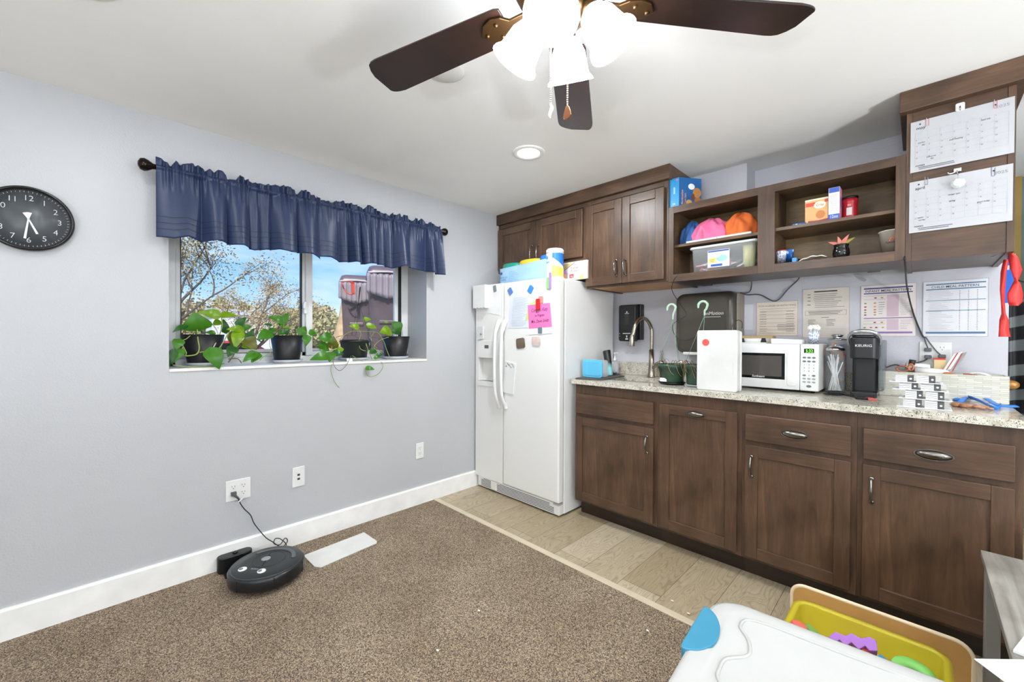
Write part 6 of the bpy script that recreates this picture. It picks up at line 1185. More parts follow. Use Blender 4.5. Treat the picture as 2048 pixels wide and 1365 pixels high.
MB().lathe([(.0001, 0), (rc_*.95, 0), (rc_, .006), (rc_, ht_*.3), (rc_*.97, ht_*.35), (rc_*.97, ht_*.7), (rc_*1.04, ht_*.76), (rc_*1.04, ht_*.92), (.0001, ht_*.92)], cc_, n=36).build('canister_body', mat('#b5202a', .3), t)
MB().lathe([(rc_*1.08, ht_*.91), (rc_*1.08, ht_), (.0001, ht_*1.005)], cc_, n=36).build('lid', M_BLACK, t)
p = MB(); curved(p, cc_.x, cc_.y, zs, rc_*1.0, 250, 290, ht_*.2, ht_*.52, mat('#e9e6e2', .4), off=.001); curved(p, cc_.x, cc_.y, zs, rc_*1.0, 258, 284, ht_*.58, ht_*.66, mat('#e08a86', .4), off=.001); p.build('label', None, t)
q0 = Sy(1584, 450, YU+.05); q1 = Sy(1612, 444, YU+.05); mb = MB(); mb.box((q0.x, YU+.05, zs), (q1.x, YU+.14, zs+.010), M_PATB); finish(mb, 'napkin_pack', 'flat blue patterned napkin pack lying beside the dessert mix box', 'napkins')
# right bay lower
zs = SHB+.0006
def pcup(px0, px1, pyt, pyb, y, m, label, grp=None):
    a_, b__ = Sy(px0, pyb, y), Sy(px1, pyt, y); r = (Sy(px1, pyt, y).x-Sy(px0, pyt, y).x)/2; c = V(((Sy(px0, pyt, y).x+b__.x)/2, y+r, zs)); h_ = Sy((px0+px1)/2, pyt, y).z-zs
    t = thing('paper_cup', label, 'cup', c); MB().lathe([(.0001, .002), (r*.78, .002), (r*.78, 0), (r, h_), (r*1.04, h_+.002), (r*.97, h_), (r*.76, .004)], c, n=30, cap=False).build('cup_body', m, t); return t, c, r, h_
t, c, r, h_ = pcup(1550, 1571, 503, 528, 2.475, M_PAT, 'white and blue patterned paper cup at the divider on the lower right shelf')
mb = MB(); mb.tube([c+V((r*.9*math.cos(a*.785), r*.5*math.sin(a*.785), h_+.006)) for a in range(8)], .003, closed=True); mb.build('red_ribbon', mat('#c8404a', .5), t)
t, c, r, h_ = pcup(1568, 1586, 500, 526, 2.50, M_PATB, 'dark blue paper cup with pale drops on the lower right shelf')
q0, q1 = Sy(1584, 521, 2.47), Sy(1593, 521, 2.47); mb = MB(); mb.box((q0.x, 2.47, zs), (q1.x, 2.50, Sy(1588, 516, 2.47).z), mat('#4b93d2', .4)); finish(mb, 'blue_box', 'tiny light blue box on the lower right shelf beside the dark blue cup', 'box')
q = Sy(1592, 520, 2.60); mb = MB(); mb.ball((q.x, 2.62, zs+.02), .03, None, 8, (1.2, .8, .7)); o = mb.build('black_bundle', mat('#1a1a1a', .6)); tag(o, 'small black bundle behind the light blue box on the lower right shelf', 'bundle')
mb = MB(); P = [Sy(1596, 524, 2.46), Sy(1612, 518.5, 2.47), Sy(1652, 510, 2.48)]; 
def fk(i, j): b_ = P[0].lerp(P[2], i); return V((b_.x, 2.465+.05*j, zs+.001+.012*math.sin(i*math.pi)*(1-.3*j)+.004*math.sin(i*9+j*3)**2+.012*i))
mb.sheet(fk, 24, 6); o = mb.build('folded_napkin', mat('#eae4d8', .7), solid=.004); tag(o, 'crumpled cream napkin beside the black plant pot on the lower right shelf', 'napkin')
q0, q1 = Sy(1663, 500, 2.49), Sy(1699, 500, 2.49); rp = (q1.x-q0.x)/2; cp_ = V(((q0.x+q1.x)/2, 2.49+rp*.8, zs)); hp = Sy(1680, 488, 2.49).z-zs
t = thing('faux_flower_pot', 'glossy black round pot holding a fake pink flower on the lower right shelf', 'plant pot', cp_)
MB().lathe([(.0001, 0), (rp*.72, 0), (rp*.92, hp*.15), (rp, hp*.4), (rp*.95, hp*.65), (rp*.8, hp*.82), (rp*.86, hp*.9), (rp*.9, hp), (rp*.84, hp), (rp*.76, hp*.85)], cp_, n=40, cap=False).build('pot', mat('#131312', .08), t)
MB().lathe([(rp*.8, hp*.86), (.0001, hp*.9)], cp_, n=20).build('filler', mat('#4c4438', .8), t)
for k, (dx, dz, cl) in enumerate([(-.048, .018, '#d97a70'), (-.012, .040, '#d97a70'), (.030, .044, '#d97a70'), (.052, .026, '#9a8f3c'), (-.030, .006, '#a8a04c'), (.006, .012, '#a8a04c')]):
    b0 = cp_+V((0, -.004, hp*.9)); e0 = cp_+V((dx, -.012, hp+dz)); mb = MB(); leafmesh(mb, b0, e0, .018, mat(cl, .5), bend=.1); mb.build('petal', None, t, solid=.0012, recalc=False)
q0, q1 = Sy(1756, 464, 2.50), Sy(1793, 455, 2.50); cxp = Sy(1786, 480, 2.50).x+.0; yp_ = 2.55; rt_ = .052; ht_ = Sy(1775, 460, 2.5).z-zs
a_ = Sy(1757, 465, yp_).x; cpx = a_+rt_
t = thing('drink_cup', 'large cream takeaway cup with an orange arch mark on the lower right shelf', 'cup', (cpx, yp_, zs))
MB().lathe([(.0001, .003), (rt_*.68, .003), (rt_*.70, 0), (rt_*.96, ht_-.004), (rt_*1.02, ht_-.004), (rt_*1.02, ht_), (rt_*.94, ht_), (rt_*.7, .006)], (cpx, yp_, zs), n=40, cap=False).build('cup_body', mat('#e8dfd0', .5), t)
p = MB(); ac = mat('#d8643c', .5)
def onc(az, h, m, w): pass
for a in range(0, 180, 12):
    for rr_, ww in ((.021, .005), (.012, .003)):
        s0, s1 = math.radians(a), math.radians(a+12)
        def cp2(ang, r_): 
            h = ht_*.52+r_*math.sin(ang); rad = rt_*(.70+.26*h/ht_)+.0009; th = math.radians(285)+r_*math.cos(ang)/rad; return V((cpx+rad*math.cos(th), yp_+rad*math.sin(th), zs+h))
        p.add([cp2(s0, rr_), cp2(s1, rr_), cp2(s1, rr_+ww), cp2(s0, rr_+ww)], [(0, 1, 2, 3)], ac)
lt = MB(); lt.text('TUNEY SON', V((0, 0, 0)), UX, UZ, 0, 0, .011, M_INKD, .0, 'CENTER')
def wrap(v_): h = ht_*.44+v_.z; rad = rt_*(.70+.26*h/ht_)+.0009; th = math.radians(272)+v_.x/rad; return V((cpx+rad*math.cos(th), yp_+rad*math.sin(th), zs+h))
p.add([wrap(v_) for v_ in lt.v], lt.f, M_INKD); p.build('cup_print', None, t)
# ================================================================ calendars on the end cabinet
YC = YU-.001
def Cq(px, py, y=YC): return A(px, py, 1, y)
def calendar(tl, tr, br, bl, month, label, notes, start, ndays, hooky):
    xL = (Cq(*tl).x+Cq(*bl).x)/2; xR = (Cq(*tr).x+Cq(*br).x)/2; zT = (Cq(*tl).z+Cq(*tr).z)/2; zB = (Cq(*br).z+Cq(*bl).z)/2
    t = thing('hanging_calendar', label, 'calendar', ((xL+xR)/2, YC, zB)); Wd, Hd = xR-xL, zT-zB
    MB().box((xL, YC-.005, zB), (xR, YC, zT)).build('sheet', mat('#b6b7ba', .5, var=.01), t)
    p = MB(); o = V((xL, YC-.005, zB)); gx0, gx1, gz0, gz1 = .05, .95, .17, .76; gl = mat('#a9acb0', .6)
    for i in range(8): x = gx0+(gx1-gx0)*i/7; p.rect(o, UX, UZ, Wd*x-.0004, Hd*gz0, Wd*x+.0004, Hd*gz1, gl)
    for j in range(6): z = gz0+(gz1-gz0)*j/5; p.rect(o, UX, UZ, Wd*gx0, Hd*z-.0004, Wd*gx1, Hd*z+.0004, gl)
    for i, d_ in enumerate(['sun', 'mon', 'tue', 'wed', 'thu', 'fri', 'sat']): p.text(d_, o, UX, UZ, Wd*(gx0+(gx1-gx0)*(i+.5)/7), Hd*.775, .0058, gl, .0008, 'CENTER')
    p.text(month, o, UX, UZ, Wd*.06, Hd*.83, .017, M_INKD, .0008); p.text('2025', o, UX, UZ, Wd*.83, Hd*.86, .015, mat('#8d9094', .6), .0008, 'LEFT', 1.2)
    for dd in range(1, ndays+1):
        k = start+dd-1; cI, rI = k % 7, k//7
        if rI > 4: continue
        p.text(str(dd), o, UX, UZ, Wd*(gx0+(gx1-gx0)*(cI+.06)/7), Hd*(gz1-(gz1-gz0)*(rI+.26)/5), .0062, M_INK, .0008)
    hw = mat('#3c3c44', .6, var=0)
    for tx, x, z in notes: p.text(tx, o, UX, UZ, Wd*x, Hd*z, .0085, hw, .0009, 'LEFT', .85, .15)
    p.text('notes', o, UX, UZ, Wd*.055, Hd*.10, .0125, M_INKD, .0008); lines(p, V((xL, YC-.005, zB)), UX, UZ, Wd, Hd, 2, hw, .08, .5, .03, .09, .35, .3, .0009)
    p.build('printing', None, t)
    h_ = MB()
    for x in (.1, .83): h_.oval(o, UX, UZ, Wd*x, Hd*.93, .0028, .0028, M_BLACK, .0012, 12)
    h_.build('punch_hole', None, t)
    return t, xL, xR, zT, zB
ca, xL, xR, zT, zB = calendar((1822, 247), (2031, 193), (2027, 308), (1820, 346), 'may', 'upper wall calendar, the may page, on the end cabinet', [('mother', .08, .55), ('day', .12, .50), ('memorial', .17, .24), ('day', .21, .20), ('staff meeting', .40, .47), ('field trip', .70, .70)], 4, 31, 0)
cb2, xL2, xR2, zT2, zB2 = calendar((1819, 365), (2027, 329), (2024, 439), (1818, 470), 'april', 'lower wall calendar, the april page, on the end cabinet', [('easter', .09, .27), ('sunday', .10, .22), ('closed 1pm', .40, .62), ('spring', .41, .50), ('good friday', .68, .40)], 2, 30, 0)
def clip(px, py, m, label):
    q = Cq(px, py, YC-.0065); L = .034; w_ = .0042; mb = MB()
    mb.tube([q+V((w_, 0, L*.35)), q+V((w_, 0, -L*.4)), q+V((w_*.6, 0, -L*.5)), q+V((-w_*.6, 0, -L*.5)), q+V((-w_, 0, -L*.4)), q+V((-w_, 0, L*.5))], .0009, n=6); o = mb.build('paper_clip', m); tag(o, label, 'paper clip')
clip(1855.5, 243, mat('#e8a0a8', .4), 'pink paper clip on the may page, month-name side'); clip(1992, 207, mat('#e8a0a8', .4), 'pink paper clip on the may page, year side')
clip(1853, 361, mat('#9a9ca0', .3, .6), 'silver paper clip on the april page, month-name side'); clip(1987, 343, mat('#8d92a4', .3, .4), 'silver paper clip on the april page, year side')
q = Cq(1920, 216, YC); t = thing('adhesive_hook', 'white adhesive hook holding the upper calendar', 'hook', (q.x, YC, q.z-.02))
MB().prism([V((q.x+x, YC, q.z+z)) for x, z in rrect(-.013, -.015, .013, .018, .006)], (0, -.009, 0)).build('hook_base', M_WHITE, t, bevel=.002); MB().tube([q+V((0, -.009, .004)), q+V((0, -.014, -.008)), q+V((0, -.018, -.016)), q+V((0, -.022, -.010))], .0022).build('hook_wire', M_CHROME, t)
q = Cq(1914, 342, YC); t = thing('metal_hook', 'silver hook with a side arm holding the lower calendar', 'hook', (q.x, YC, q.z-.02))
MB().box((q.x-.010, YC-.006, q.z-.006), (q.x+.012, YC, q.z+.010)).build('hook_base', M_CHROME, t, bevel=.002); MB().tube([q+V((0, -.006, 0)), q+V((.001, -.014, -.014)), q+V((.001, -.018, -.02))], .002).tube([q+V((-.004, -.006, -.006)), q+V((-.02, -.012, -.010)), q+V((-.026, -.014, -.004))], .0022).build('hook_arm', M_CHROME, t)
q = Cq(1916, 366, YC-.024); M_CRY = glassy('crystal', '#dfe3e2', .7, .05); mb = MB(); mb.lathe([(.0001, -.012), (.012, -.008), (.021, 0), (.014, .009), (.0001, .012)], (0,0,0), X=Matrix.Translation(q) @ Matrix.Rotation(math.pi/2, 4, 'X'), n=9, smooth=False, m=M_CRY); mb.tube([q+V((0, 0, .02)), q+V((0, .003, .035))], .001, m=M_CHROME, spline=False); o = mb.build('crystal_pendant', None); tag(o, 'faceted crystal pendant hanging from the silver hook over the april page', 'pendant')
# ================================================================ passage beyond the wall end: coats, bag, ribbons, panels
YE = 3.35
def Pn(px, py, y=YE): return A(px, py, 1, y)
MB_ = MB(); a_ = Pn(2022, 300, 4.19); b__ = Pn(2034, 300, 4.19); MB_.box((a_.x, 4.17, .0), (b__.x+.02, 4.199, ZC), mat('#a5843c', .5)); struct(MB_.build('trim_2', None))
mb = MB(); q0 = Pn(2041, 205, 3.0); q1 = q0+V((.12, 0, 0)); 
yb2 = 2.98
q0 = Pn(2016, 610, yb2); q1 = Pn(2060, 610, yb2); zt_b = Pn(2030, 612, yb2).z; 
t = thing('garment_bag', 'black garment with broad grey stripes hanging at the end of the wall', 'garment', (q0.x+.09, yb2, Pn(2030, 860, yb2).z-.1)); zbt = Pn(2030, 860, yb2).z-.15
M_STR, nt, b = new_mat('black_grey_stripes'); tc_ = nt.nodes.new('ShaderNodeTexCoord'); wv_ = nt.nodes.new('ShaderNodeTexWave'); wv_.wave_type = 'BANDS'; wv_.bands_direction = 'Z'; wv_.inputs['Scale'].default_value = 2.9; wv_.inputs['Distortion'].default_value = .6; mpp = nt.nodes.new('ShaderNodeMapping'); mpp.inputs['Rotation'].default_value = (0, .25, 0); nt.links.new(tc_.outputs['Object'], mpp.inputs[0]); nt.links.new(mpp.outputs[0], wv_.inputs[0]); nt.links.new(ramp(nt, wv_.outputs['Fac'], [(.55, '#101112'), (.62, '#6f7473')]), b.inputs['Base Color']); b.inputs['Roughness'].default_value = .6
def gar(i, j): x = q0.x+.004+.2*i; z = zbt+(zt_b+.03-zbt)*j; return V((x+(.02*(j > .97)), yb2+.02*math.sin(i*14)-.03*math.sin(math.pi*i)-.02*math.sin(j*4), z-.03*abs(i-.25)*(j > .9)))
MB().sheet(gar, 30, 30).build('cloth', M_STR, t, solid=.01)
MB().tube([V((q0.x+.06, yb2, zt_b+.02)), V((q0.x+.06, yb2+.02, zt_b+.10)), V((.29, YK+.05, zt_b+.12))], .003).build('hanging_loop', M_BLACK, t)
mb = MB(); z0_ = Pn(2030, 560, 3.3).z; mb.sheet(lambda i, j: V((.42+.5*i, 3.45+.03*math.sin(i*11), .55+1.15*j)), 16, 8, mat('#1a1b1c', .7)); o = mb.build('hanging_coat', None, solid=.03); tag(o, 'large dark coat hanging deeper in the passage', 'coat')
# ribbons: red streamer pieces and blue card hanging from the end cabinet
yr2 = 2.86
def R2(px, py, y=yr2): return A(px, py, 1, y)
def ribbon(name, pts, m, label, y):
    """pts: (px, py, halfwidth_px)"""
    L = []; 
    for k, (px, py, hw) in enumerate(pts): L.append((A(px-hw, py, 1, y+.008*math.sin(k*1.7)), A(px+hw, py, 1, y-.008*math.sin(k*1.7+1))))
    n = len(L); 
    def f_(i, j):
        t = i*(n-1); k = min(n-2, int(t)); f = t-k; f = f*f*(3-2*f); a, b_ = L[k][0].lerp(L[k+1][0], f), L[k][1].lerp(L[k+1][1], f); c = a.lerp(b_, j); return c+V((0, -.01*math.sin(j*math.pi), 0))
    mb = MB(); mb.sheet(f_, n*6, 6, m); o = mb.build(name, None, solid=.0015); tag(o, label, 'ribbon')
RED = mat('#e0322e', .45)
ribbon('hanging_ribbon', [(2022, 507, 5), (2026, 515, 10), (2033, 540, 11.5), (2033, 555, 6), (2032, 561, 3), (2033, 568, 8), (2030, 590, 16), (2030, 605, 14), (2028, 612, 9)], RED, 'front red satin ribbon tied in the middle, hanging under the end cabinet', 2.50)
ribbon('hanging_ribbon', [(2012, 520, 5), (2007, 545, 5.5), (2005, 580, 5), (2006, 610, 3.5), (2007, 628, 4), (2008, 640, 9), (2008, 660, 10), (2009, 674, 12)], RED, 'long red ribbon with a flared end beside the wall edge', 2.56)
mb = MB(); P = [A(2013, 540, 1, 2.60), A(2024, 540, 1, 2.60), A(2036, 606, 1, 2.60), A(2005, 606, 1, 2.60)]; mb.prism(P, (0, .012, 0), mat('#1f62c8', .4)); mb.box(A(2015, 510, 1, 2.6), A(2023, 530, 1, 2.61)+V((0, .012, 0)), mat('#1f62c8', .4)); finish(mb, 'hanging_tag', 'bright blue card hanging between the red ribbons', 'tag')
mb = MB(); q = A(2018, 512, 1, 2.55); mb.tube([V((xc1-.05, 2.55, 1.552)), q+V((-.01, 0, .01)), A(2020, 520, 1, 2.55), A(2030, 508, 1, 2.5)], .002, n=6, m=M_CHROME); finish(mb, 'wire_hanger', 'thin metal wire under the end cabinet carrying the ribbons', 'hanger')
q = A(2022, 770, 1, 2.93); mb = MB(); mb.ball(q, .022, mat('#b8864a', .2, .3, var=.4), 12, (1.2, .9, .95)); o = mb.build('ornament', None); tag(o, 'shiny copper and green ball sticking out at the end of the stone box', 'ornament')
# ================================================================ outdoors
GZ = 1.0
GL = -.1
struct(MB().box((-80, -40, GL-.3), (-8, 60, GL)).build('ground_low', mat('#9b917c', .9, var=.3)))
struct(MB().box((-8.2, -40, GL-.3), (XL-.32, 60, GZ)).build('ground', mat('#8d8371', .9, var=.3)))
rd = MB().box((-24, -30, GL), (-19, 55, GL+.02)); struct(rd.build('road', mat('#a9a7a4', .8)))
def tree(name, label, base, h, crown, nb, leaves, lcols, seed, lsz=.09, spread=1.0, trunk=.16, group=None, lean=0):
    random.seed(seed); t = thing(name, label, 'tree', base, group); m = MB(); tips = []
    def br(p, d, L, r, dep):
        pts = [p]; dd = d.copy()
        for k in range(4):
            dd = (dd+V((random.uniform(-.22, .22), random.uniform(-.22, .22), random.uniform(-.08, .14)))).normalized(); pts.append(pts[-1]+dd*L/4)
        m.tube(pts, r, rs=[r*(1-.14*i) for i in range(5)], n=6 if dep else 8)
        if dep >= 3: tips.extend(pts[1:]); return
        if dep >= 2: tips.extend(pts[2:])
        for k in range(random.choice([2, 3, 3]) if dep else nb):
            a = random.random()*6.28; s = random.uniform(.5, .95)*spread; nd = (dd*.75+V((math.cos(a)*s, math.sin(a)*s, random.uniform(.0, .35)))).normalized()
            br(pts[random.choice([2, 3, 4])], nd, L*random.uniform(.6, .85), r*.55, dep+1)
    br(V(base), V((0, lean, 1)).normalized(), h*.42, trunk, 0); m.build('trunk', mat('#5f5348', .9, var=.2), t)
    for ci, col in enumerate(lcols):
        f = MB()
        for k in range(leaves//len(lcols)):
            c = random.choice(tips)+V((random.gauss(0, crown), random.gauss(0, crown), random.gauss(0, crown*.8))); u = V((random.gauss(0, 1), random.gauss(0, 1), random.gauss(0, 1))).normalized(); w = u.orthogonal().normalized(); s = lsz*random.uniform(.6, 1.2)
            f.add([c-u*s, c+w*s*.5, c+u*s, c-w*s*.5], [(0, 1, 2, 3)])
        fo = f.build('foliage', mat(col, .8), t, recalc=False); fo['kind'] = 'stuff'
    return t
OL = ['#b3a67c', '#a79a70', '#96925f', '#c2ad80']
def G(px, x): q = A(px, 690, 0, x); return V((x, q.y, GZ if x > -8 else GL))
tree('garden_tree', 'spreading autumn tree with thin tan leaves in the middle of the clock-side pane', G(500, -15), 3.9, .16, 5, 6000, OL+['#c99a4a'], 3, .034, 1.2, .08)
tree('garden_tree', 'autumn tree cut off by the window frame on the clock side', G(300, -11), 4.3, .16, 4, 5000, OL, 5, .032, .8, .06)
tree('roadside_tree', 'low olive tree across the road behind the centre mullion', G(620, -28), 2.9, .4, 5, 5000, ['#a59c6c', '#b3a878', '#8f8c5c'], 8, .14, 1.3, .14)
tree('roadside_tree', 'low olive tree across the road to the left of the dark carts', G(668, -27), 2.8, .4, 5, 5000, ['#a59c6c', '#b3a878', '#8f8c5c'], 9, .14, 1.3, .14)
tree('roadside_tree', 'bushy tan tree across the road behind the wide autumn tree', G(560, -30), 3.1, .4, 5, 4500, ['#b0a27a', '#beb08c', '#9c9068'], 10, .15, 1.3, .14)
tree('roadside_tree', 'bushy tan tree across the road behind the first sill pot', G(400, -30), 3.1, .4, 5, 4500, ['#b0a27a', '#beb08c', '#9c9068'], 11, .15, 1.3, .14)
def hedge(px0, px1, x, h, label, seed):
    GZ = GL; h += 1.1; a_, b__ = G(px0, x), G(px1, x); random.seed(seed); f = MB(); n = 4200
    for k in range(n):
        y = random.uniform(a_.y, b__.y); hh_ = h*(.75+.25*math.sin(y*1.1+seed)+.12*math.sin(y*3.7)); c = V((x+random.gauss(0, .5), y, GZ+hh_*random.random()**.6)); u = V((random.gauss(0, 1), random.gauss(0, 1), random.gauss(0, 1))).normalized(); w = u.orthogonal().normalized(); s = .16*random.uniform(.5, 1.1); f.add([c-u*s, c+w*s*.6, c+u*s, c-w*s*.6], [(0, 1, 2, 3)])
    core = MB().sheet(lambda i, j: V((x-.1, a_.y+(b__.y-a_.y)*i, GZ+h*(.65+.25*math.sin((a_.y+(b__.y-a_.y)*i)*1.1+seed))*j)), 30, 3); t = thing('hedge', label, 'hedge', ((x), (a_.y+b__.y)/2, GZ))
    fo = f.build('foliage', mat(['#b3a67e', '#a19a6c'][seed % 2], .9, var=.3), t, recalc=False); fo['kind'] = 'stuff'; core.build('hedge_core', mat('#968b66', .95, var=.3), t, solid=.3)
hedge(330, 606, -33, 2.6, 'long tan hedge across the road on the left side of the view', 1)
hedge(600, 760, -32, 2.9, 'olive hedge across the road on the right side of the view', 2)
# white van-like trailer and red car far away
q = G(465, -23); t = thing('white_shed', 'small white shed beside the road seen behind the first sill pot', 'shed', q); MB().box(q+V((-.8, -.9, 0)), q+V((.8, 1.5, 2.3)), mat('#d9d8d4', .6)).build('shed_body', None, t, bevel=.03); MB().prism([q+V((-.95, -1.05, 2.3)), q+V((.95, -1.05, 2.3)), q+V((0, -1.05, 2.6))], (0, 2.7, 0), mat('#b9b8b4', .6)).build('shed_roof', None, t)
q = G(455, -17.5); t = thing('parked_car', 'small red car parked outside behind the first sill pot', 'car', q)
cs = [(-1.9, .25), (-1.9, .62), (-1.45, .72), (-.9, 1.15), (.55, 1.18), (1.15, .78), (1.85, .68), (1.9, .25)]; MB().prism([q+V((-.75, a, b_)) for a, b_ in cs], (1.5, 0, 0), mat('#b4363a', .3)).build('car_body', None, t, bevel=.06)
MB().prism([q+V((.76, a, b_)) for a, b_ in ((-1.1, .74), (-.8, 1.08), (.5, 1.1), (.9, .78))], (-1.52, 0, 0), M_BLKGL).build('car_window', None, t)
for dy in (-1.2, 1.2):
    for dx in (-.76, .58): MB().cyl(q+V((dx, dy, .3)), q+V((dx+.18, dy, .3)), .3, n=20, m=M_BLACK).build('wheel', None, t)
# wheeled carts just outside
M_BIN = mat('#5c4e54', .38, var=.15); M_BLID = mat('#63575d', .35)
def cart(px0, px1, x, ztop, label, rot):
    a_, b__ = A(px0, 600, 0, x), A(px1, 600, 0, x); w_ = (b__.y-a_.y); c = V((x, (a_.y+b__.y)/2, GZ)); hb_ = ztop-GZ
    t = thing('wheeled_cart', label, 'garbage cart', c); t.rotation_euler = (0, 0, rot); X = world(t)
    def T_(x_, y_, z_): return X @ V((x_, y_, z_))
    Ls = []
    for z, s in ((.02, .74), (.08, .78), (hb_*.72, .93), (hb_*.74, .97), (hb_*.86, .98), (hb_*.88, 1.0)): Ls.append([T_(xx, yy, z) for xx, yy in rrect(-w_*.55*s, -w_/2*s, w_*.55*s, w_/2*s, w_*.12, 5)])
    N = len(Ls[0]); m = MB(); m.add([v_ for l in Ls for v_ in l], [(k*N+i, k*N+(i+1) % N, (k+1)*N+(i+1) % N, (k+1)*N+i) for k in range(5) for i in range(N)]+[list(range(N)), [5*N+i for i in range(N)][::-1]], None, True); m.build('cart_body', M_BIN, t)
    Ls = []
    for z, s in ((hb_*.88, 1.04), (hb_*.92, 1.05), (hb_*.985, .92), (hb_, .8)): Ls.append([T_(xx, yy, z) for xx, yy in rrect(-w_*.58*s, -w_/2*s, w_*.58*s, w_/2*s, w_*.14, 5)])
    m = MB(); m.add([v_ for l in Ls for v_ in l], [(k*N+i, k*N+(i+1) % N, (k+1)*N+(i+1) % N, (k+1)*N+i) for k in range(3) for i in range(N)]+[[3*N+i for i in range(N)][::-1]], None, True); m.build('cart_lid', M_BLID, t)
    f = MB() # ribbed flap of the lid hanging over the front
    def fl(i, j): yy = -w_*.52+w_*1.04*i; return T_(w_*.60+.012*(1+math.sin(i*6.28*7)), yy, hb_*.9-hb_*.27*(1-j)*(1-.25*abs(i-.5)*2))
    f.sheet(fl, 70, 6); f.build('ribbed_flap', mat('#958c92', .4), t, solid=.01)
    MB().tube([T_(w_*.62, -w_*.5, hb_*.91), T_(w_*.66, 0, hb_*.925), T_(w_*.62, w_*.5, hb_*.91)], .012).build('rim', mat('#b9aeb0', .3), t)
    for s in (-1, 1): MB().cyl(T_(-w_*.45, s*w_*.38, .1), T_(-w_*.45, s*w_*.46, .1), .1, n=20).build('wheel', M_BLACK, t)
    MB().box((-.001, -w_*.22, hb_*.36), (.006+w_*.5, w_*.22, hb_*.40), X=X).build('grab_bar', M_BIN, t, bevel=.01)
    return t
cart(684, 742, -5.35, 2.02, 'dark wheeled cart with a grey ribbed flap outside the window, the farther of two', -.45)
cart(738, 806, -4.5, 2.03, 'dark wheeled cart with a grey ribbed flap outside the window, the nearer of two', -.42)
mb = MB(); xr3 = -4.95
P = [(684, 566, 2), (688, 563.5, 3), (694, 564, 3.5), (700, 563, 5), (705, 566, 6), (706, 578, 4.5), (707, 589, 4)]
L = [(A(a-w*.6, b_, 0, xr3+.05), A(a+w*.6, b_, 0, xr3+.05)) for a, b_, w in P]
def rf_(i, j): t = i*(len(L)-1); k = min(len(L)-2, int(t)); f = t-k; return L[k][0].lerp(L[k+1][0], f).lerp(L[k][1].lerp(L[k+1][1], f), j)+V((.02*math.sin(j*9), 0, 0))
mb.sheet(rf_, 30, 5, mat('#e8553f', .5)); mb.tube([A(684, 567, 0, xr3), A(688, 578, 0, xr3), A(697, 588, 0, xr3+.02), A(705, 589, 0, xr3+.03)], .006, m=mat('#e8553f', .5)); finish(mb, 'hanging_strap', 'bright orange strap tied on the farther dark cart outside', 'strap', solid=.004)
q = G(694, -6.2); t = thing('tree_stump', 'pale weathered tree stump outside behind the hanging pot', 'stump', q)
MB().lathe([(.0001, 0), (.34, 0), (.26, .12), (.17, .3), (.12, .5), (.09, .72), (.04, .9), (.0001, .95)], q, n=18).build('stump_wood', mat('#b89c76', .8, var=.3), t)
# ================================================================ bottom right: lidded bin, yellow bin in tan tray, table
M_LID = mat('#b9b9b6', .35, var=.02); zl = .40
lx0, ly1 = -.455, 1.395; rot = -.02
t = thing('storage_bin', 'large storage bin with a white lid and blue latch handles', 'storage bin', (.02, 1.08, 0)); T0 = Matrix.Translation((lx0, ly1, 0)) @ Matrix.Rotation(.075, 4, 'Z')
Lx, Ly = .95, .62
def LP(x, y, z): return T0 @ V((x, -y, z))
def ring_(x0, y0, x1, y1, r, z): return [LP(x, y, z) for x, y in rrect(x0, y0, x1, y1, r, 8)]
m = MB(); R_ = [ring_(.0, .0, Lx, Ly, .09, zl-.035), ring_(-.004, -.004, Lx+.004, Ly+.004, .09, zl-.02), ring_(.002, .002, Lx-.002, Ly-.002, .088, zl-.004), ring_(.012, .012, Lx-.012, Ly-.012, .08, zl), ring_(.045, .045, Lx-.045, Ly-.045, .06, zl), ring_(.052, .052, Lx-.052, Ly-.052, .055, zl-.005)]
N = len(R_[0]); m.add([v_ for l in R_ for v_ in l], [(k*N+i, k*N+(i+1) % N, (k+1)*N+(i+1) % N, (k+1)*N+i) for k in range(5) for i in range(N)]+[[5*N+i for i in range(N)], list(range(N))], None, True); m.build('lid', M_LID, t)
m = MB(); R_ = [ring_(.07, .07, Lx-.07, Ly-.07, .05, .0), ring_(.03, .03, Lx-.03, Ly-.03, .07, zl-.04)]
m.add([v_ for l in R_ for v_ in l], [(i, (i+1) % N, N+(i+1) % N, N+i) for i in range(N)]+[list(range(N))], None, True); m.build('bin_body', M_FROST, t)
# shallow raised outline on the lid
P = [(.12, .06), (.09, .11), (.12, .16), (.13, .22), (.09, .27), (.085, .31), (.09, .35), (.13, .40), (.12, .46), (.09, .51), (.12, .56), (.3, .57), (Lx-.1, .57), (Lx-.06, .31), (Lx-.1, .055), (.3, .052)]
MB().tube([LP(x, y, zl-.0042) for x, y in P], .0045, closed=True, n=6).build('lid_ridge', M_LID, t)
h = MB(); hp = [LP(-.008+.0, .13+.34*i/12, 0) for i in range(13)]
def hd(sx_):
    o = [(p_.x, p_.y) for p_ in catmull([V((a, b, 0)) for a, b in ((-.010, .10), (-.013, .16), (-.013, .25), (-.010, .31), (.014, .305), (.036, .285), (.052, .25), (.056, .21), (.05, .165), (.032, .125), (.01, .102))], 4, True)[0]]
    pts = [LP(x if sx_ > 0 else Lx-x, y, zl-.045) for x, y in o]; return MB().prism(pts, (0, 0, .049))
hd(1).build('latch_handle', mat('#3d86a3', .35), t, bevel=.006, seg=3); hd(-1).build('latch_handle', mat('#3d86a3', .35), t, bevel=.006, seg=3)
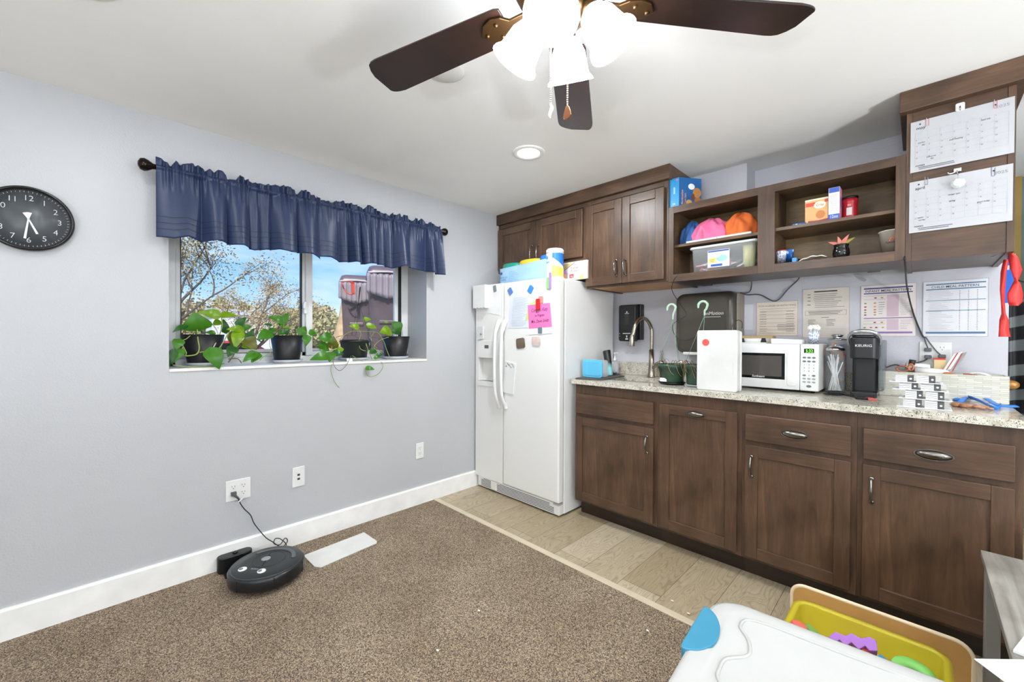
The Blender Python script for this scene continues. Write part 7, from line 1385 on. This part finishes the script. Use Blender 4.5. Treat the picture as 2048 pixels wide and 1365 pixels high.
# tan wooden tray
tx0, tx1, ty1, tz = -.372, .137, 2.035, .20; ty0 = 1.47
def opentub(x0, y0, x1, y1, z0, z1, r, th, taper=.0, rim=0):
    m = MB(); c = ((x0+x1)/2, (y0+y1)/2)
    def rg(ins, z, s=0): return [V((x, y, z)) for x, y in rrect(x0+ins+s, y0+ins+s, x1-ins-s, y1-ins-s, max(.01, r-ins), 7)]
    R_ = [rg(0, z0, taper), rg(0, z1-.004-rim), rg(-rim, z1-.003-rim) if rim else rg(0, z1-.003), rg(-rim*.8, z1), rg(th, z1), rg(th+.002, z1-.006), rg(th, z0+.012, taper)]
    N = len(R_[0]); m.add([v_ for l in R_ for v_ in l], [(k*N+i, k*N+(i+1) % N, (k+1)*N+(i+1) % N, (k+1)*N+i) for k in range(6) for i in range(N)]+[[6*N+i for i in range(N)], list(range(N))], None, True); return m
t = thing('wooden_board', 'tan wooden board with a pale rounded edge standing between the yellow bin and the cabinets', 'board', ((tx0+tx1)/2, ty1, 0))
P = rrect(tx0, .001, tx1, tz, .045, 7); MB().prism([V((x, ty1+.004, z)) for x, z in P], (0, .012, 0)).build('board_panel', mat('#c99a58', .35, var=.08), t)
MB().tube([V((x*1+0, ty1+.010, z)) for x, z in rrect(tx0+.002, .006, tx1-.002, tz-.002, .045, 7)], .0075, closed=True, spline=False, n=8).build('rim', mat('#eed8b4', .4), t)
yx0, yx1, yy1, yz = A(1570, 1245, 2, .25).x, A(1902, 1330, 2, .25).x, A(1600, 1197, 2, .25).y, .25
t = thing('yellow_bin', 'yellow plastic bin of foam toys on the floor between the white lid and the cabinets', 'bin', ((yx0+yx1)/2, 1.65, 0))
opentub(yx0, 1.43, yx1, yy1, .001, yz, .05, .014, .02, .004).build('bin_body', mat('#c0af2c', .3, var=.04), t)
# toys
def toy(name, mb, label): o = mb.build(name, None, bevel=.002); return tag(o, label, 'foam toy', 'foam toys in the yellow bin')
zf_ = .2
q = A(1706, 1287, 2, zf_+.02); mb = MB(); P = []
w_ = [(-.055, -.012), (-.04, .006), (-.018, .004), (-.004, .016), (.018, .012), (.034, .022), (.05, .02), (.052, -.004), (.035, -.01), (.026, -.002), (.012, -.016), (-.004, -.006), (-.016, -.02), (-.03, -.01), (-.045, -.026)]
X = Matrix.Translation(q) @ Matrix.Rotation(.1, 4, 'Z') @ Matrix.Rotation(.6, 4, 'X'); mb.prism([X @ V((x*1.15, y*1.35, -.018)) for x, y in w_], X.to_3x3() @ V((0, 0, .036)), mat('#a66fc4', .7)); toy('foam_toy', mb, 'purple wavy foam piece in the yellow bin')
def blk(px, py, z, s, col, rz, label, shape='box'):
    q = A(px, py, 2, z); X = Matrix.Translation(q) @ Matrix.Rotation(rz, 4, 'Z') @ Matrix.Rotation(.25, 4, 'Y'); mb = MB()
    if shape == 'box': mb.box((-s[0], -s[1], -s[2]), (s[0], s[1], s[2]), mat(col, .6), X)
    else: mb.cyl(X @ V((0, 0, -s[2])), X @ V((0, 0, s[2])), s[0], m=mat(col, .6), n=24)
    toy('foam_toy', mb, label)
blk(1728, 1309, zf_, (.012, .022, .018), '#dd5b52', .4, 'small red foam block under the purple wavy piece')
blk(1712, 1308, zf_-.02, (.016, .016, .02), '#7a5a1e', .2, 'brown foam block under the purple wavy piece')
blk(1597, 1258, zf_+.04, (.022, .016, .016), '#e0685c', .7, 'red foam piece at the near corner of the yellow bin', 'cyl')
blk(1771, 1331, zf_+.01, (.022, .01, .014), '#2c86b8', -.4, 'blue foam wedge between the red block and the green ring')
blk(1750, 1318, zf_-.02, (.05, .012, .012), '#d8cf6a', -.5, 'pale yellow foam bar behind the blue wedge')
blk(1640, 1280, zf_, (.05, .012, .01), '#6f9c4a', -.45, 'flat green foam piece against the white bin lid')
blk(1760, 1336, zf_-.03, (.045, .02, .008), '#1c1c20', -.5, 'black foam piece under the blue wedge')
q = A(1828, 1350, 2, zf_+.012); mb = MB(); X = Matrix.Translation(q) @ Matrix.Rotation(.12, 4, 'X') @ Matrix.Rotation(.1, 4, 'Y')
mb.lathe([(.022, -.010), (.05, -.012), (.054, 0), (.05, .012), (.022, .010), (.020, 0), (.022, -.010)], (0, 0, 0), mat('#86cf6c', .6), 36, X, cap=False); o = mb.build('foam_toy', None); tag(o, 'light green foam ring in the yellow bin', 'foam toy', 'foam toys in the yellow bin')
# table corner
tz_ = .5; tc = A(1961, 1100, 2, tz_); t = thing('play_table', 'grey wood-grain table whose corner enters at the lower right', 'table', (tc.x+.4, tc.y-.35, 0))
MB().box((tc.x, tc.y-.75, tz_-.022), (tc.x+.8, tc.y, tz_)).build('tabletop', M_LAM, t, bevel=.002)
for x, y in ((tc.x+.025, tc.y-.03), (tc.x+.76, tc.y-.03), (tc.x+.76, tc.y-.71), (tc.x+.10, tc.y-.71)): MB().box((x-.018, y-.018, .0), (x+.018, y+.018, tz_-.022)).build('leg', mat('#85817a', .4), t, bevel=.004)
MB().box((tc.x+.05, tc.y-.06, tz_-.08), (tc.x+.75, tc.y-.04, tz_-.022)).build('apron', mat('#7a776f', .5), t, bevel=.002)
q = A(1948, 1318, 2, tz_+.003); P = [V((q.x, q.y, tz_+.001)), V((q.x+.30, q.y+.05, tz_+.001)), V((q.x+.33, q.y-.16, tz_+.001)), V((A(2010, 1365, 2, tz_+.003).x-.0, A(2010, 1365, 2, tz_+.003).y, tz_+.001)), V((q.x+.03, q.y-.035, tz_+.001))]
P = [A(1948, 1318.5, 2, tz_+.002), A(2048, 1320, 2, tz_+.002), A(2110, 1322, 2, tz_+.002), A(2120, 1430, 2, tz_+.002), A(2060, 1402, 2, tz_+.002)]
mb = MB(); mb.prism([V((p.x, p.y, tz_+.001)) for p in P], (0, 0, .0012), mat('#eceae6', .6)); finish(mb, 'paper_sheet', 'white sheet of paper overhanging the grey table edge', 'paper')
mb = MB(); P = [A(2026, 1303, 2, tz_+.004), A(2048, 1275, 2, tz_+.004), A(2060, 1285, 2, tz_+.004), A(2048, 1312, 2, tz_+.004)]; mb.prism([V((p.x, p.y, tz_+.001)) for p in P], (0, 0, .006), mat('#d7d9d6', .4)); finish(mb, 'plastic_strip', 'pale grey plastic strip on the grey table beside the paper', 'strip')
# ================================================================ camera + view
cam = bpy.data.cameras.new('camera'); cam.sensor_width = 36; cam.lens = FPX/2048*36; cam.clip_start = .02; cam.clip_end = 400
co = bpy.data.objects.new('camera', cam); C.objects.link(co)
co.matrix_world = Matrix.Translation(CAM) @ Matrix((RT, UP, -FW)).transposed().to_4x4()
sc = bpy.context.scene; sc.camera = co
sc.view_settings.view_transform = 'Standard'; sc.view_settings.look = 'None'; sc.view_settings.exposure = .5; sc.view_settings.gamma = 1; sc.view_settings.use_curve_mapping = False
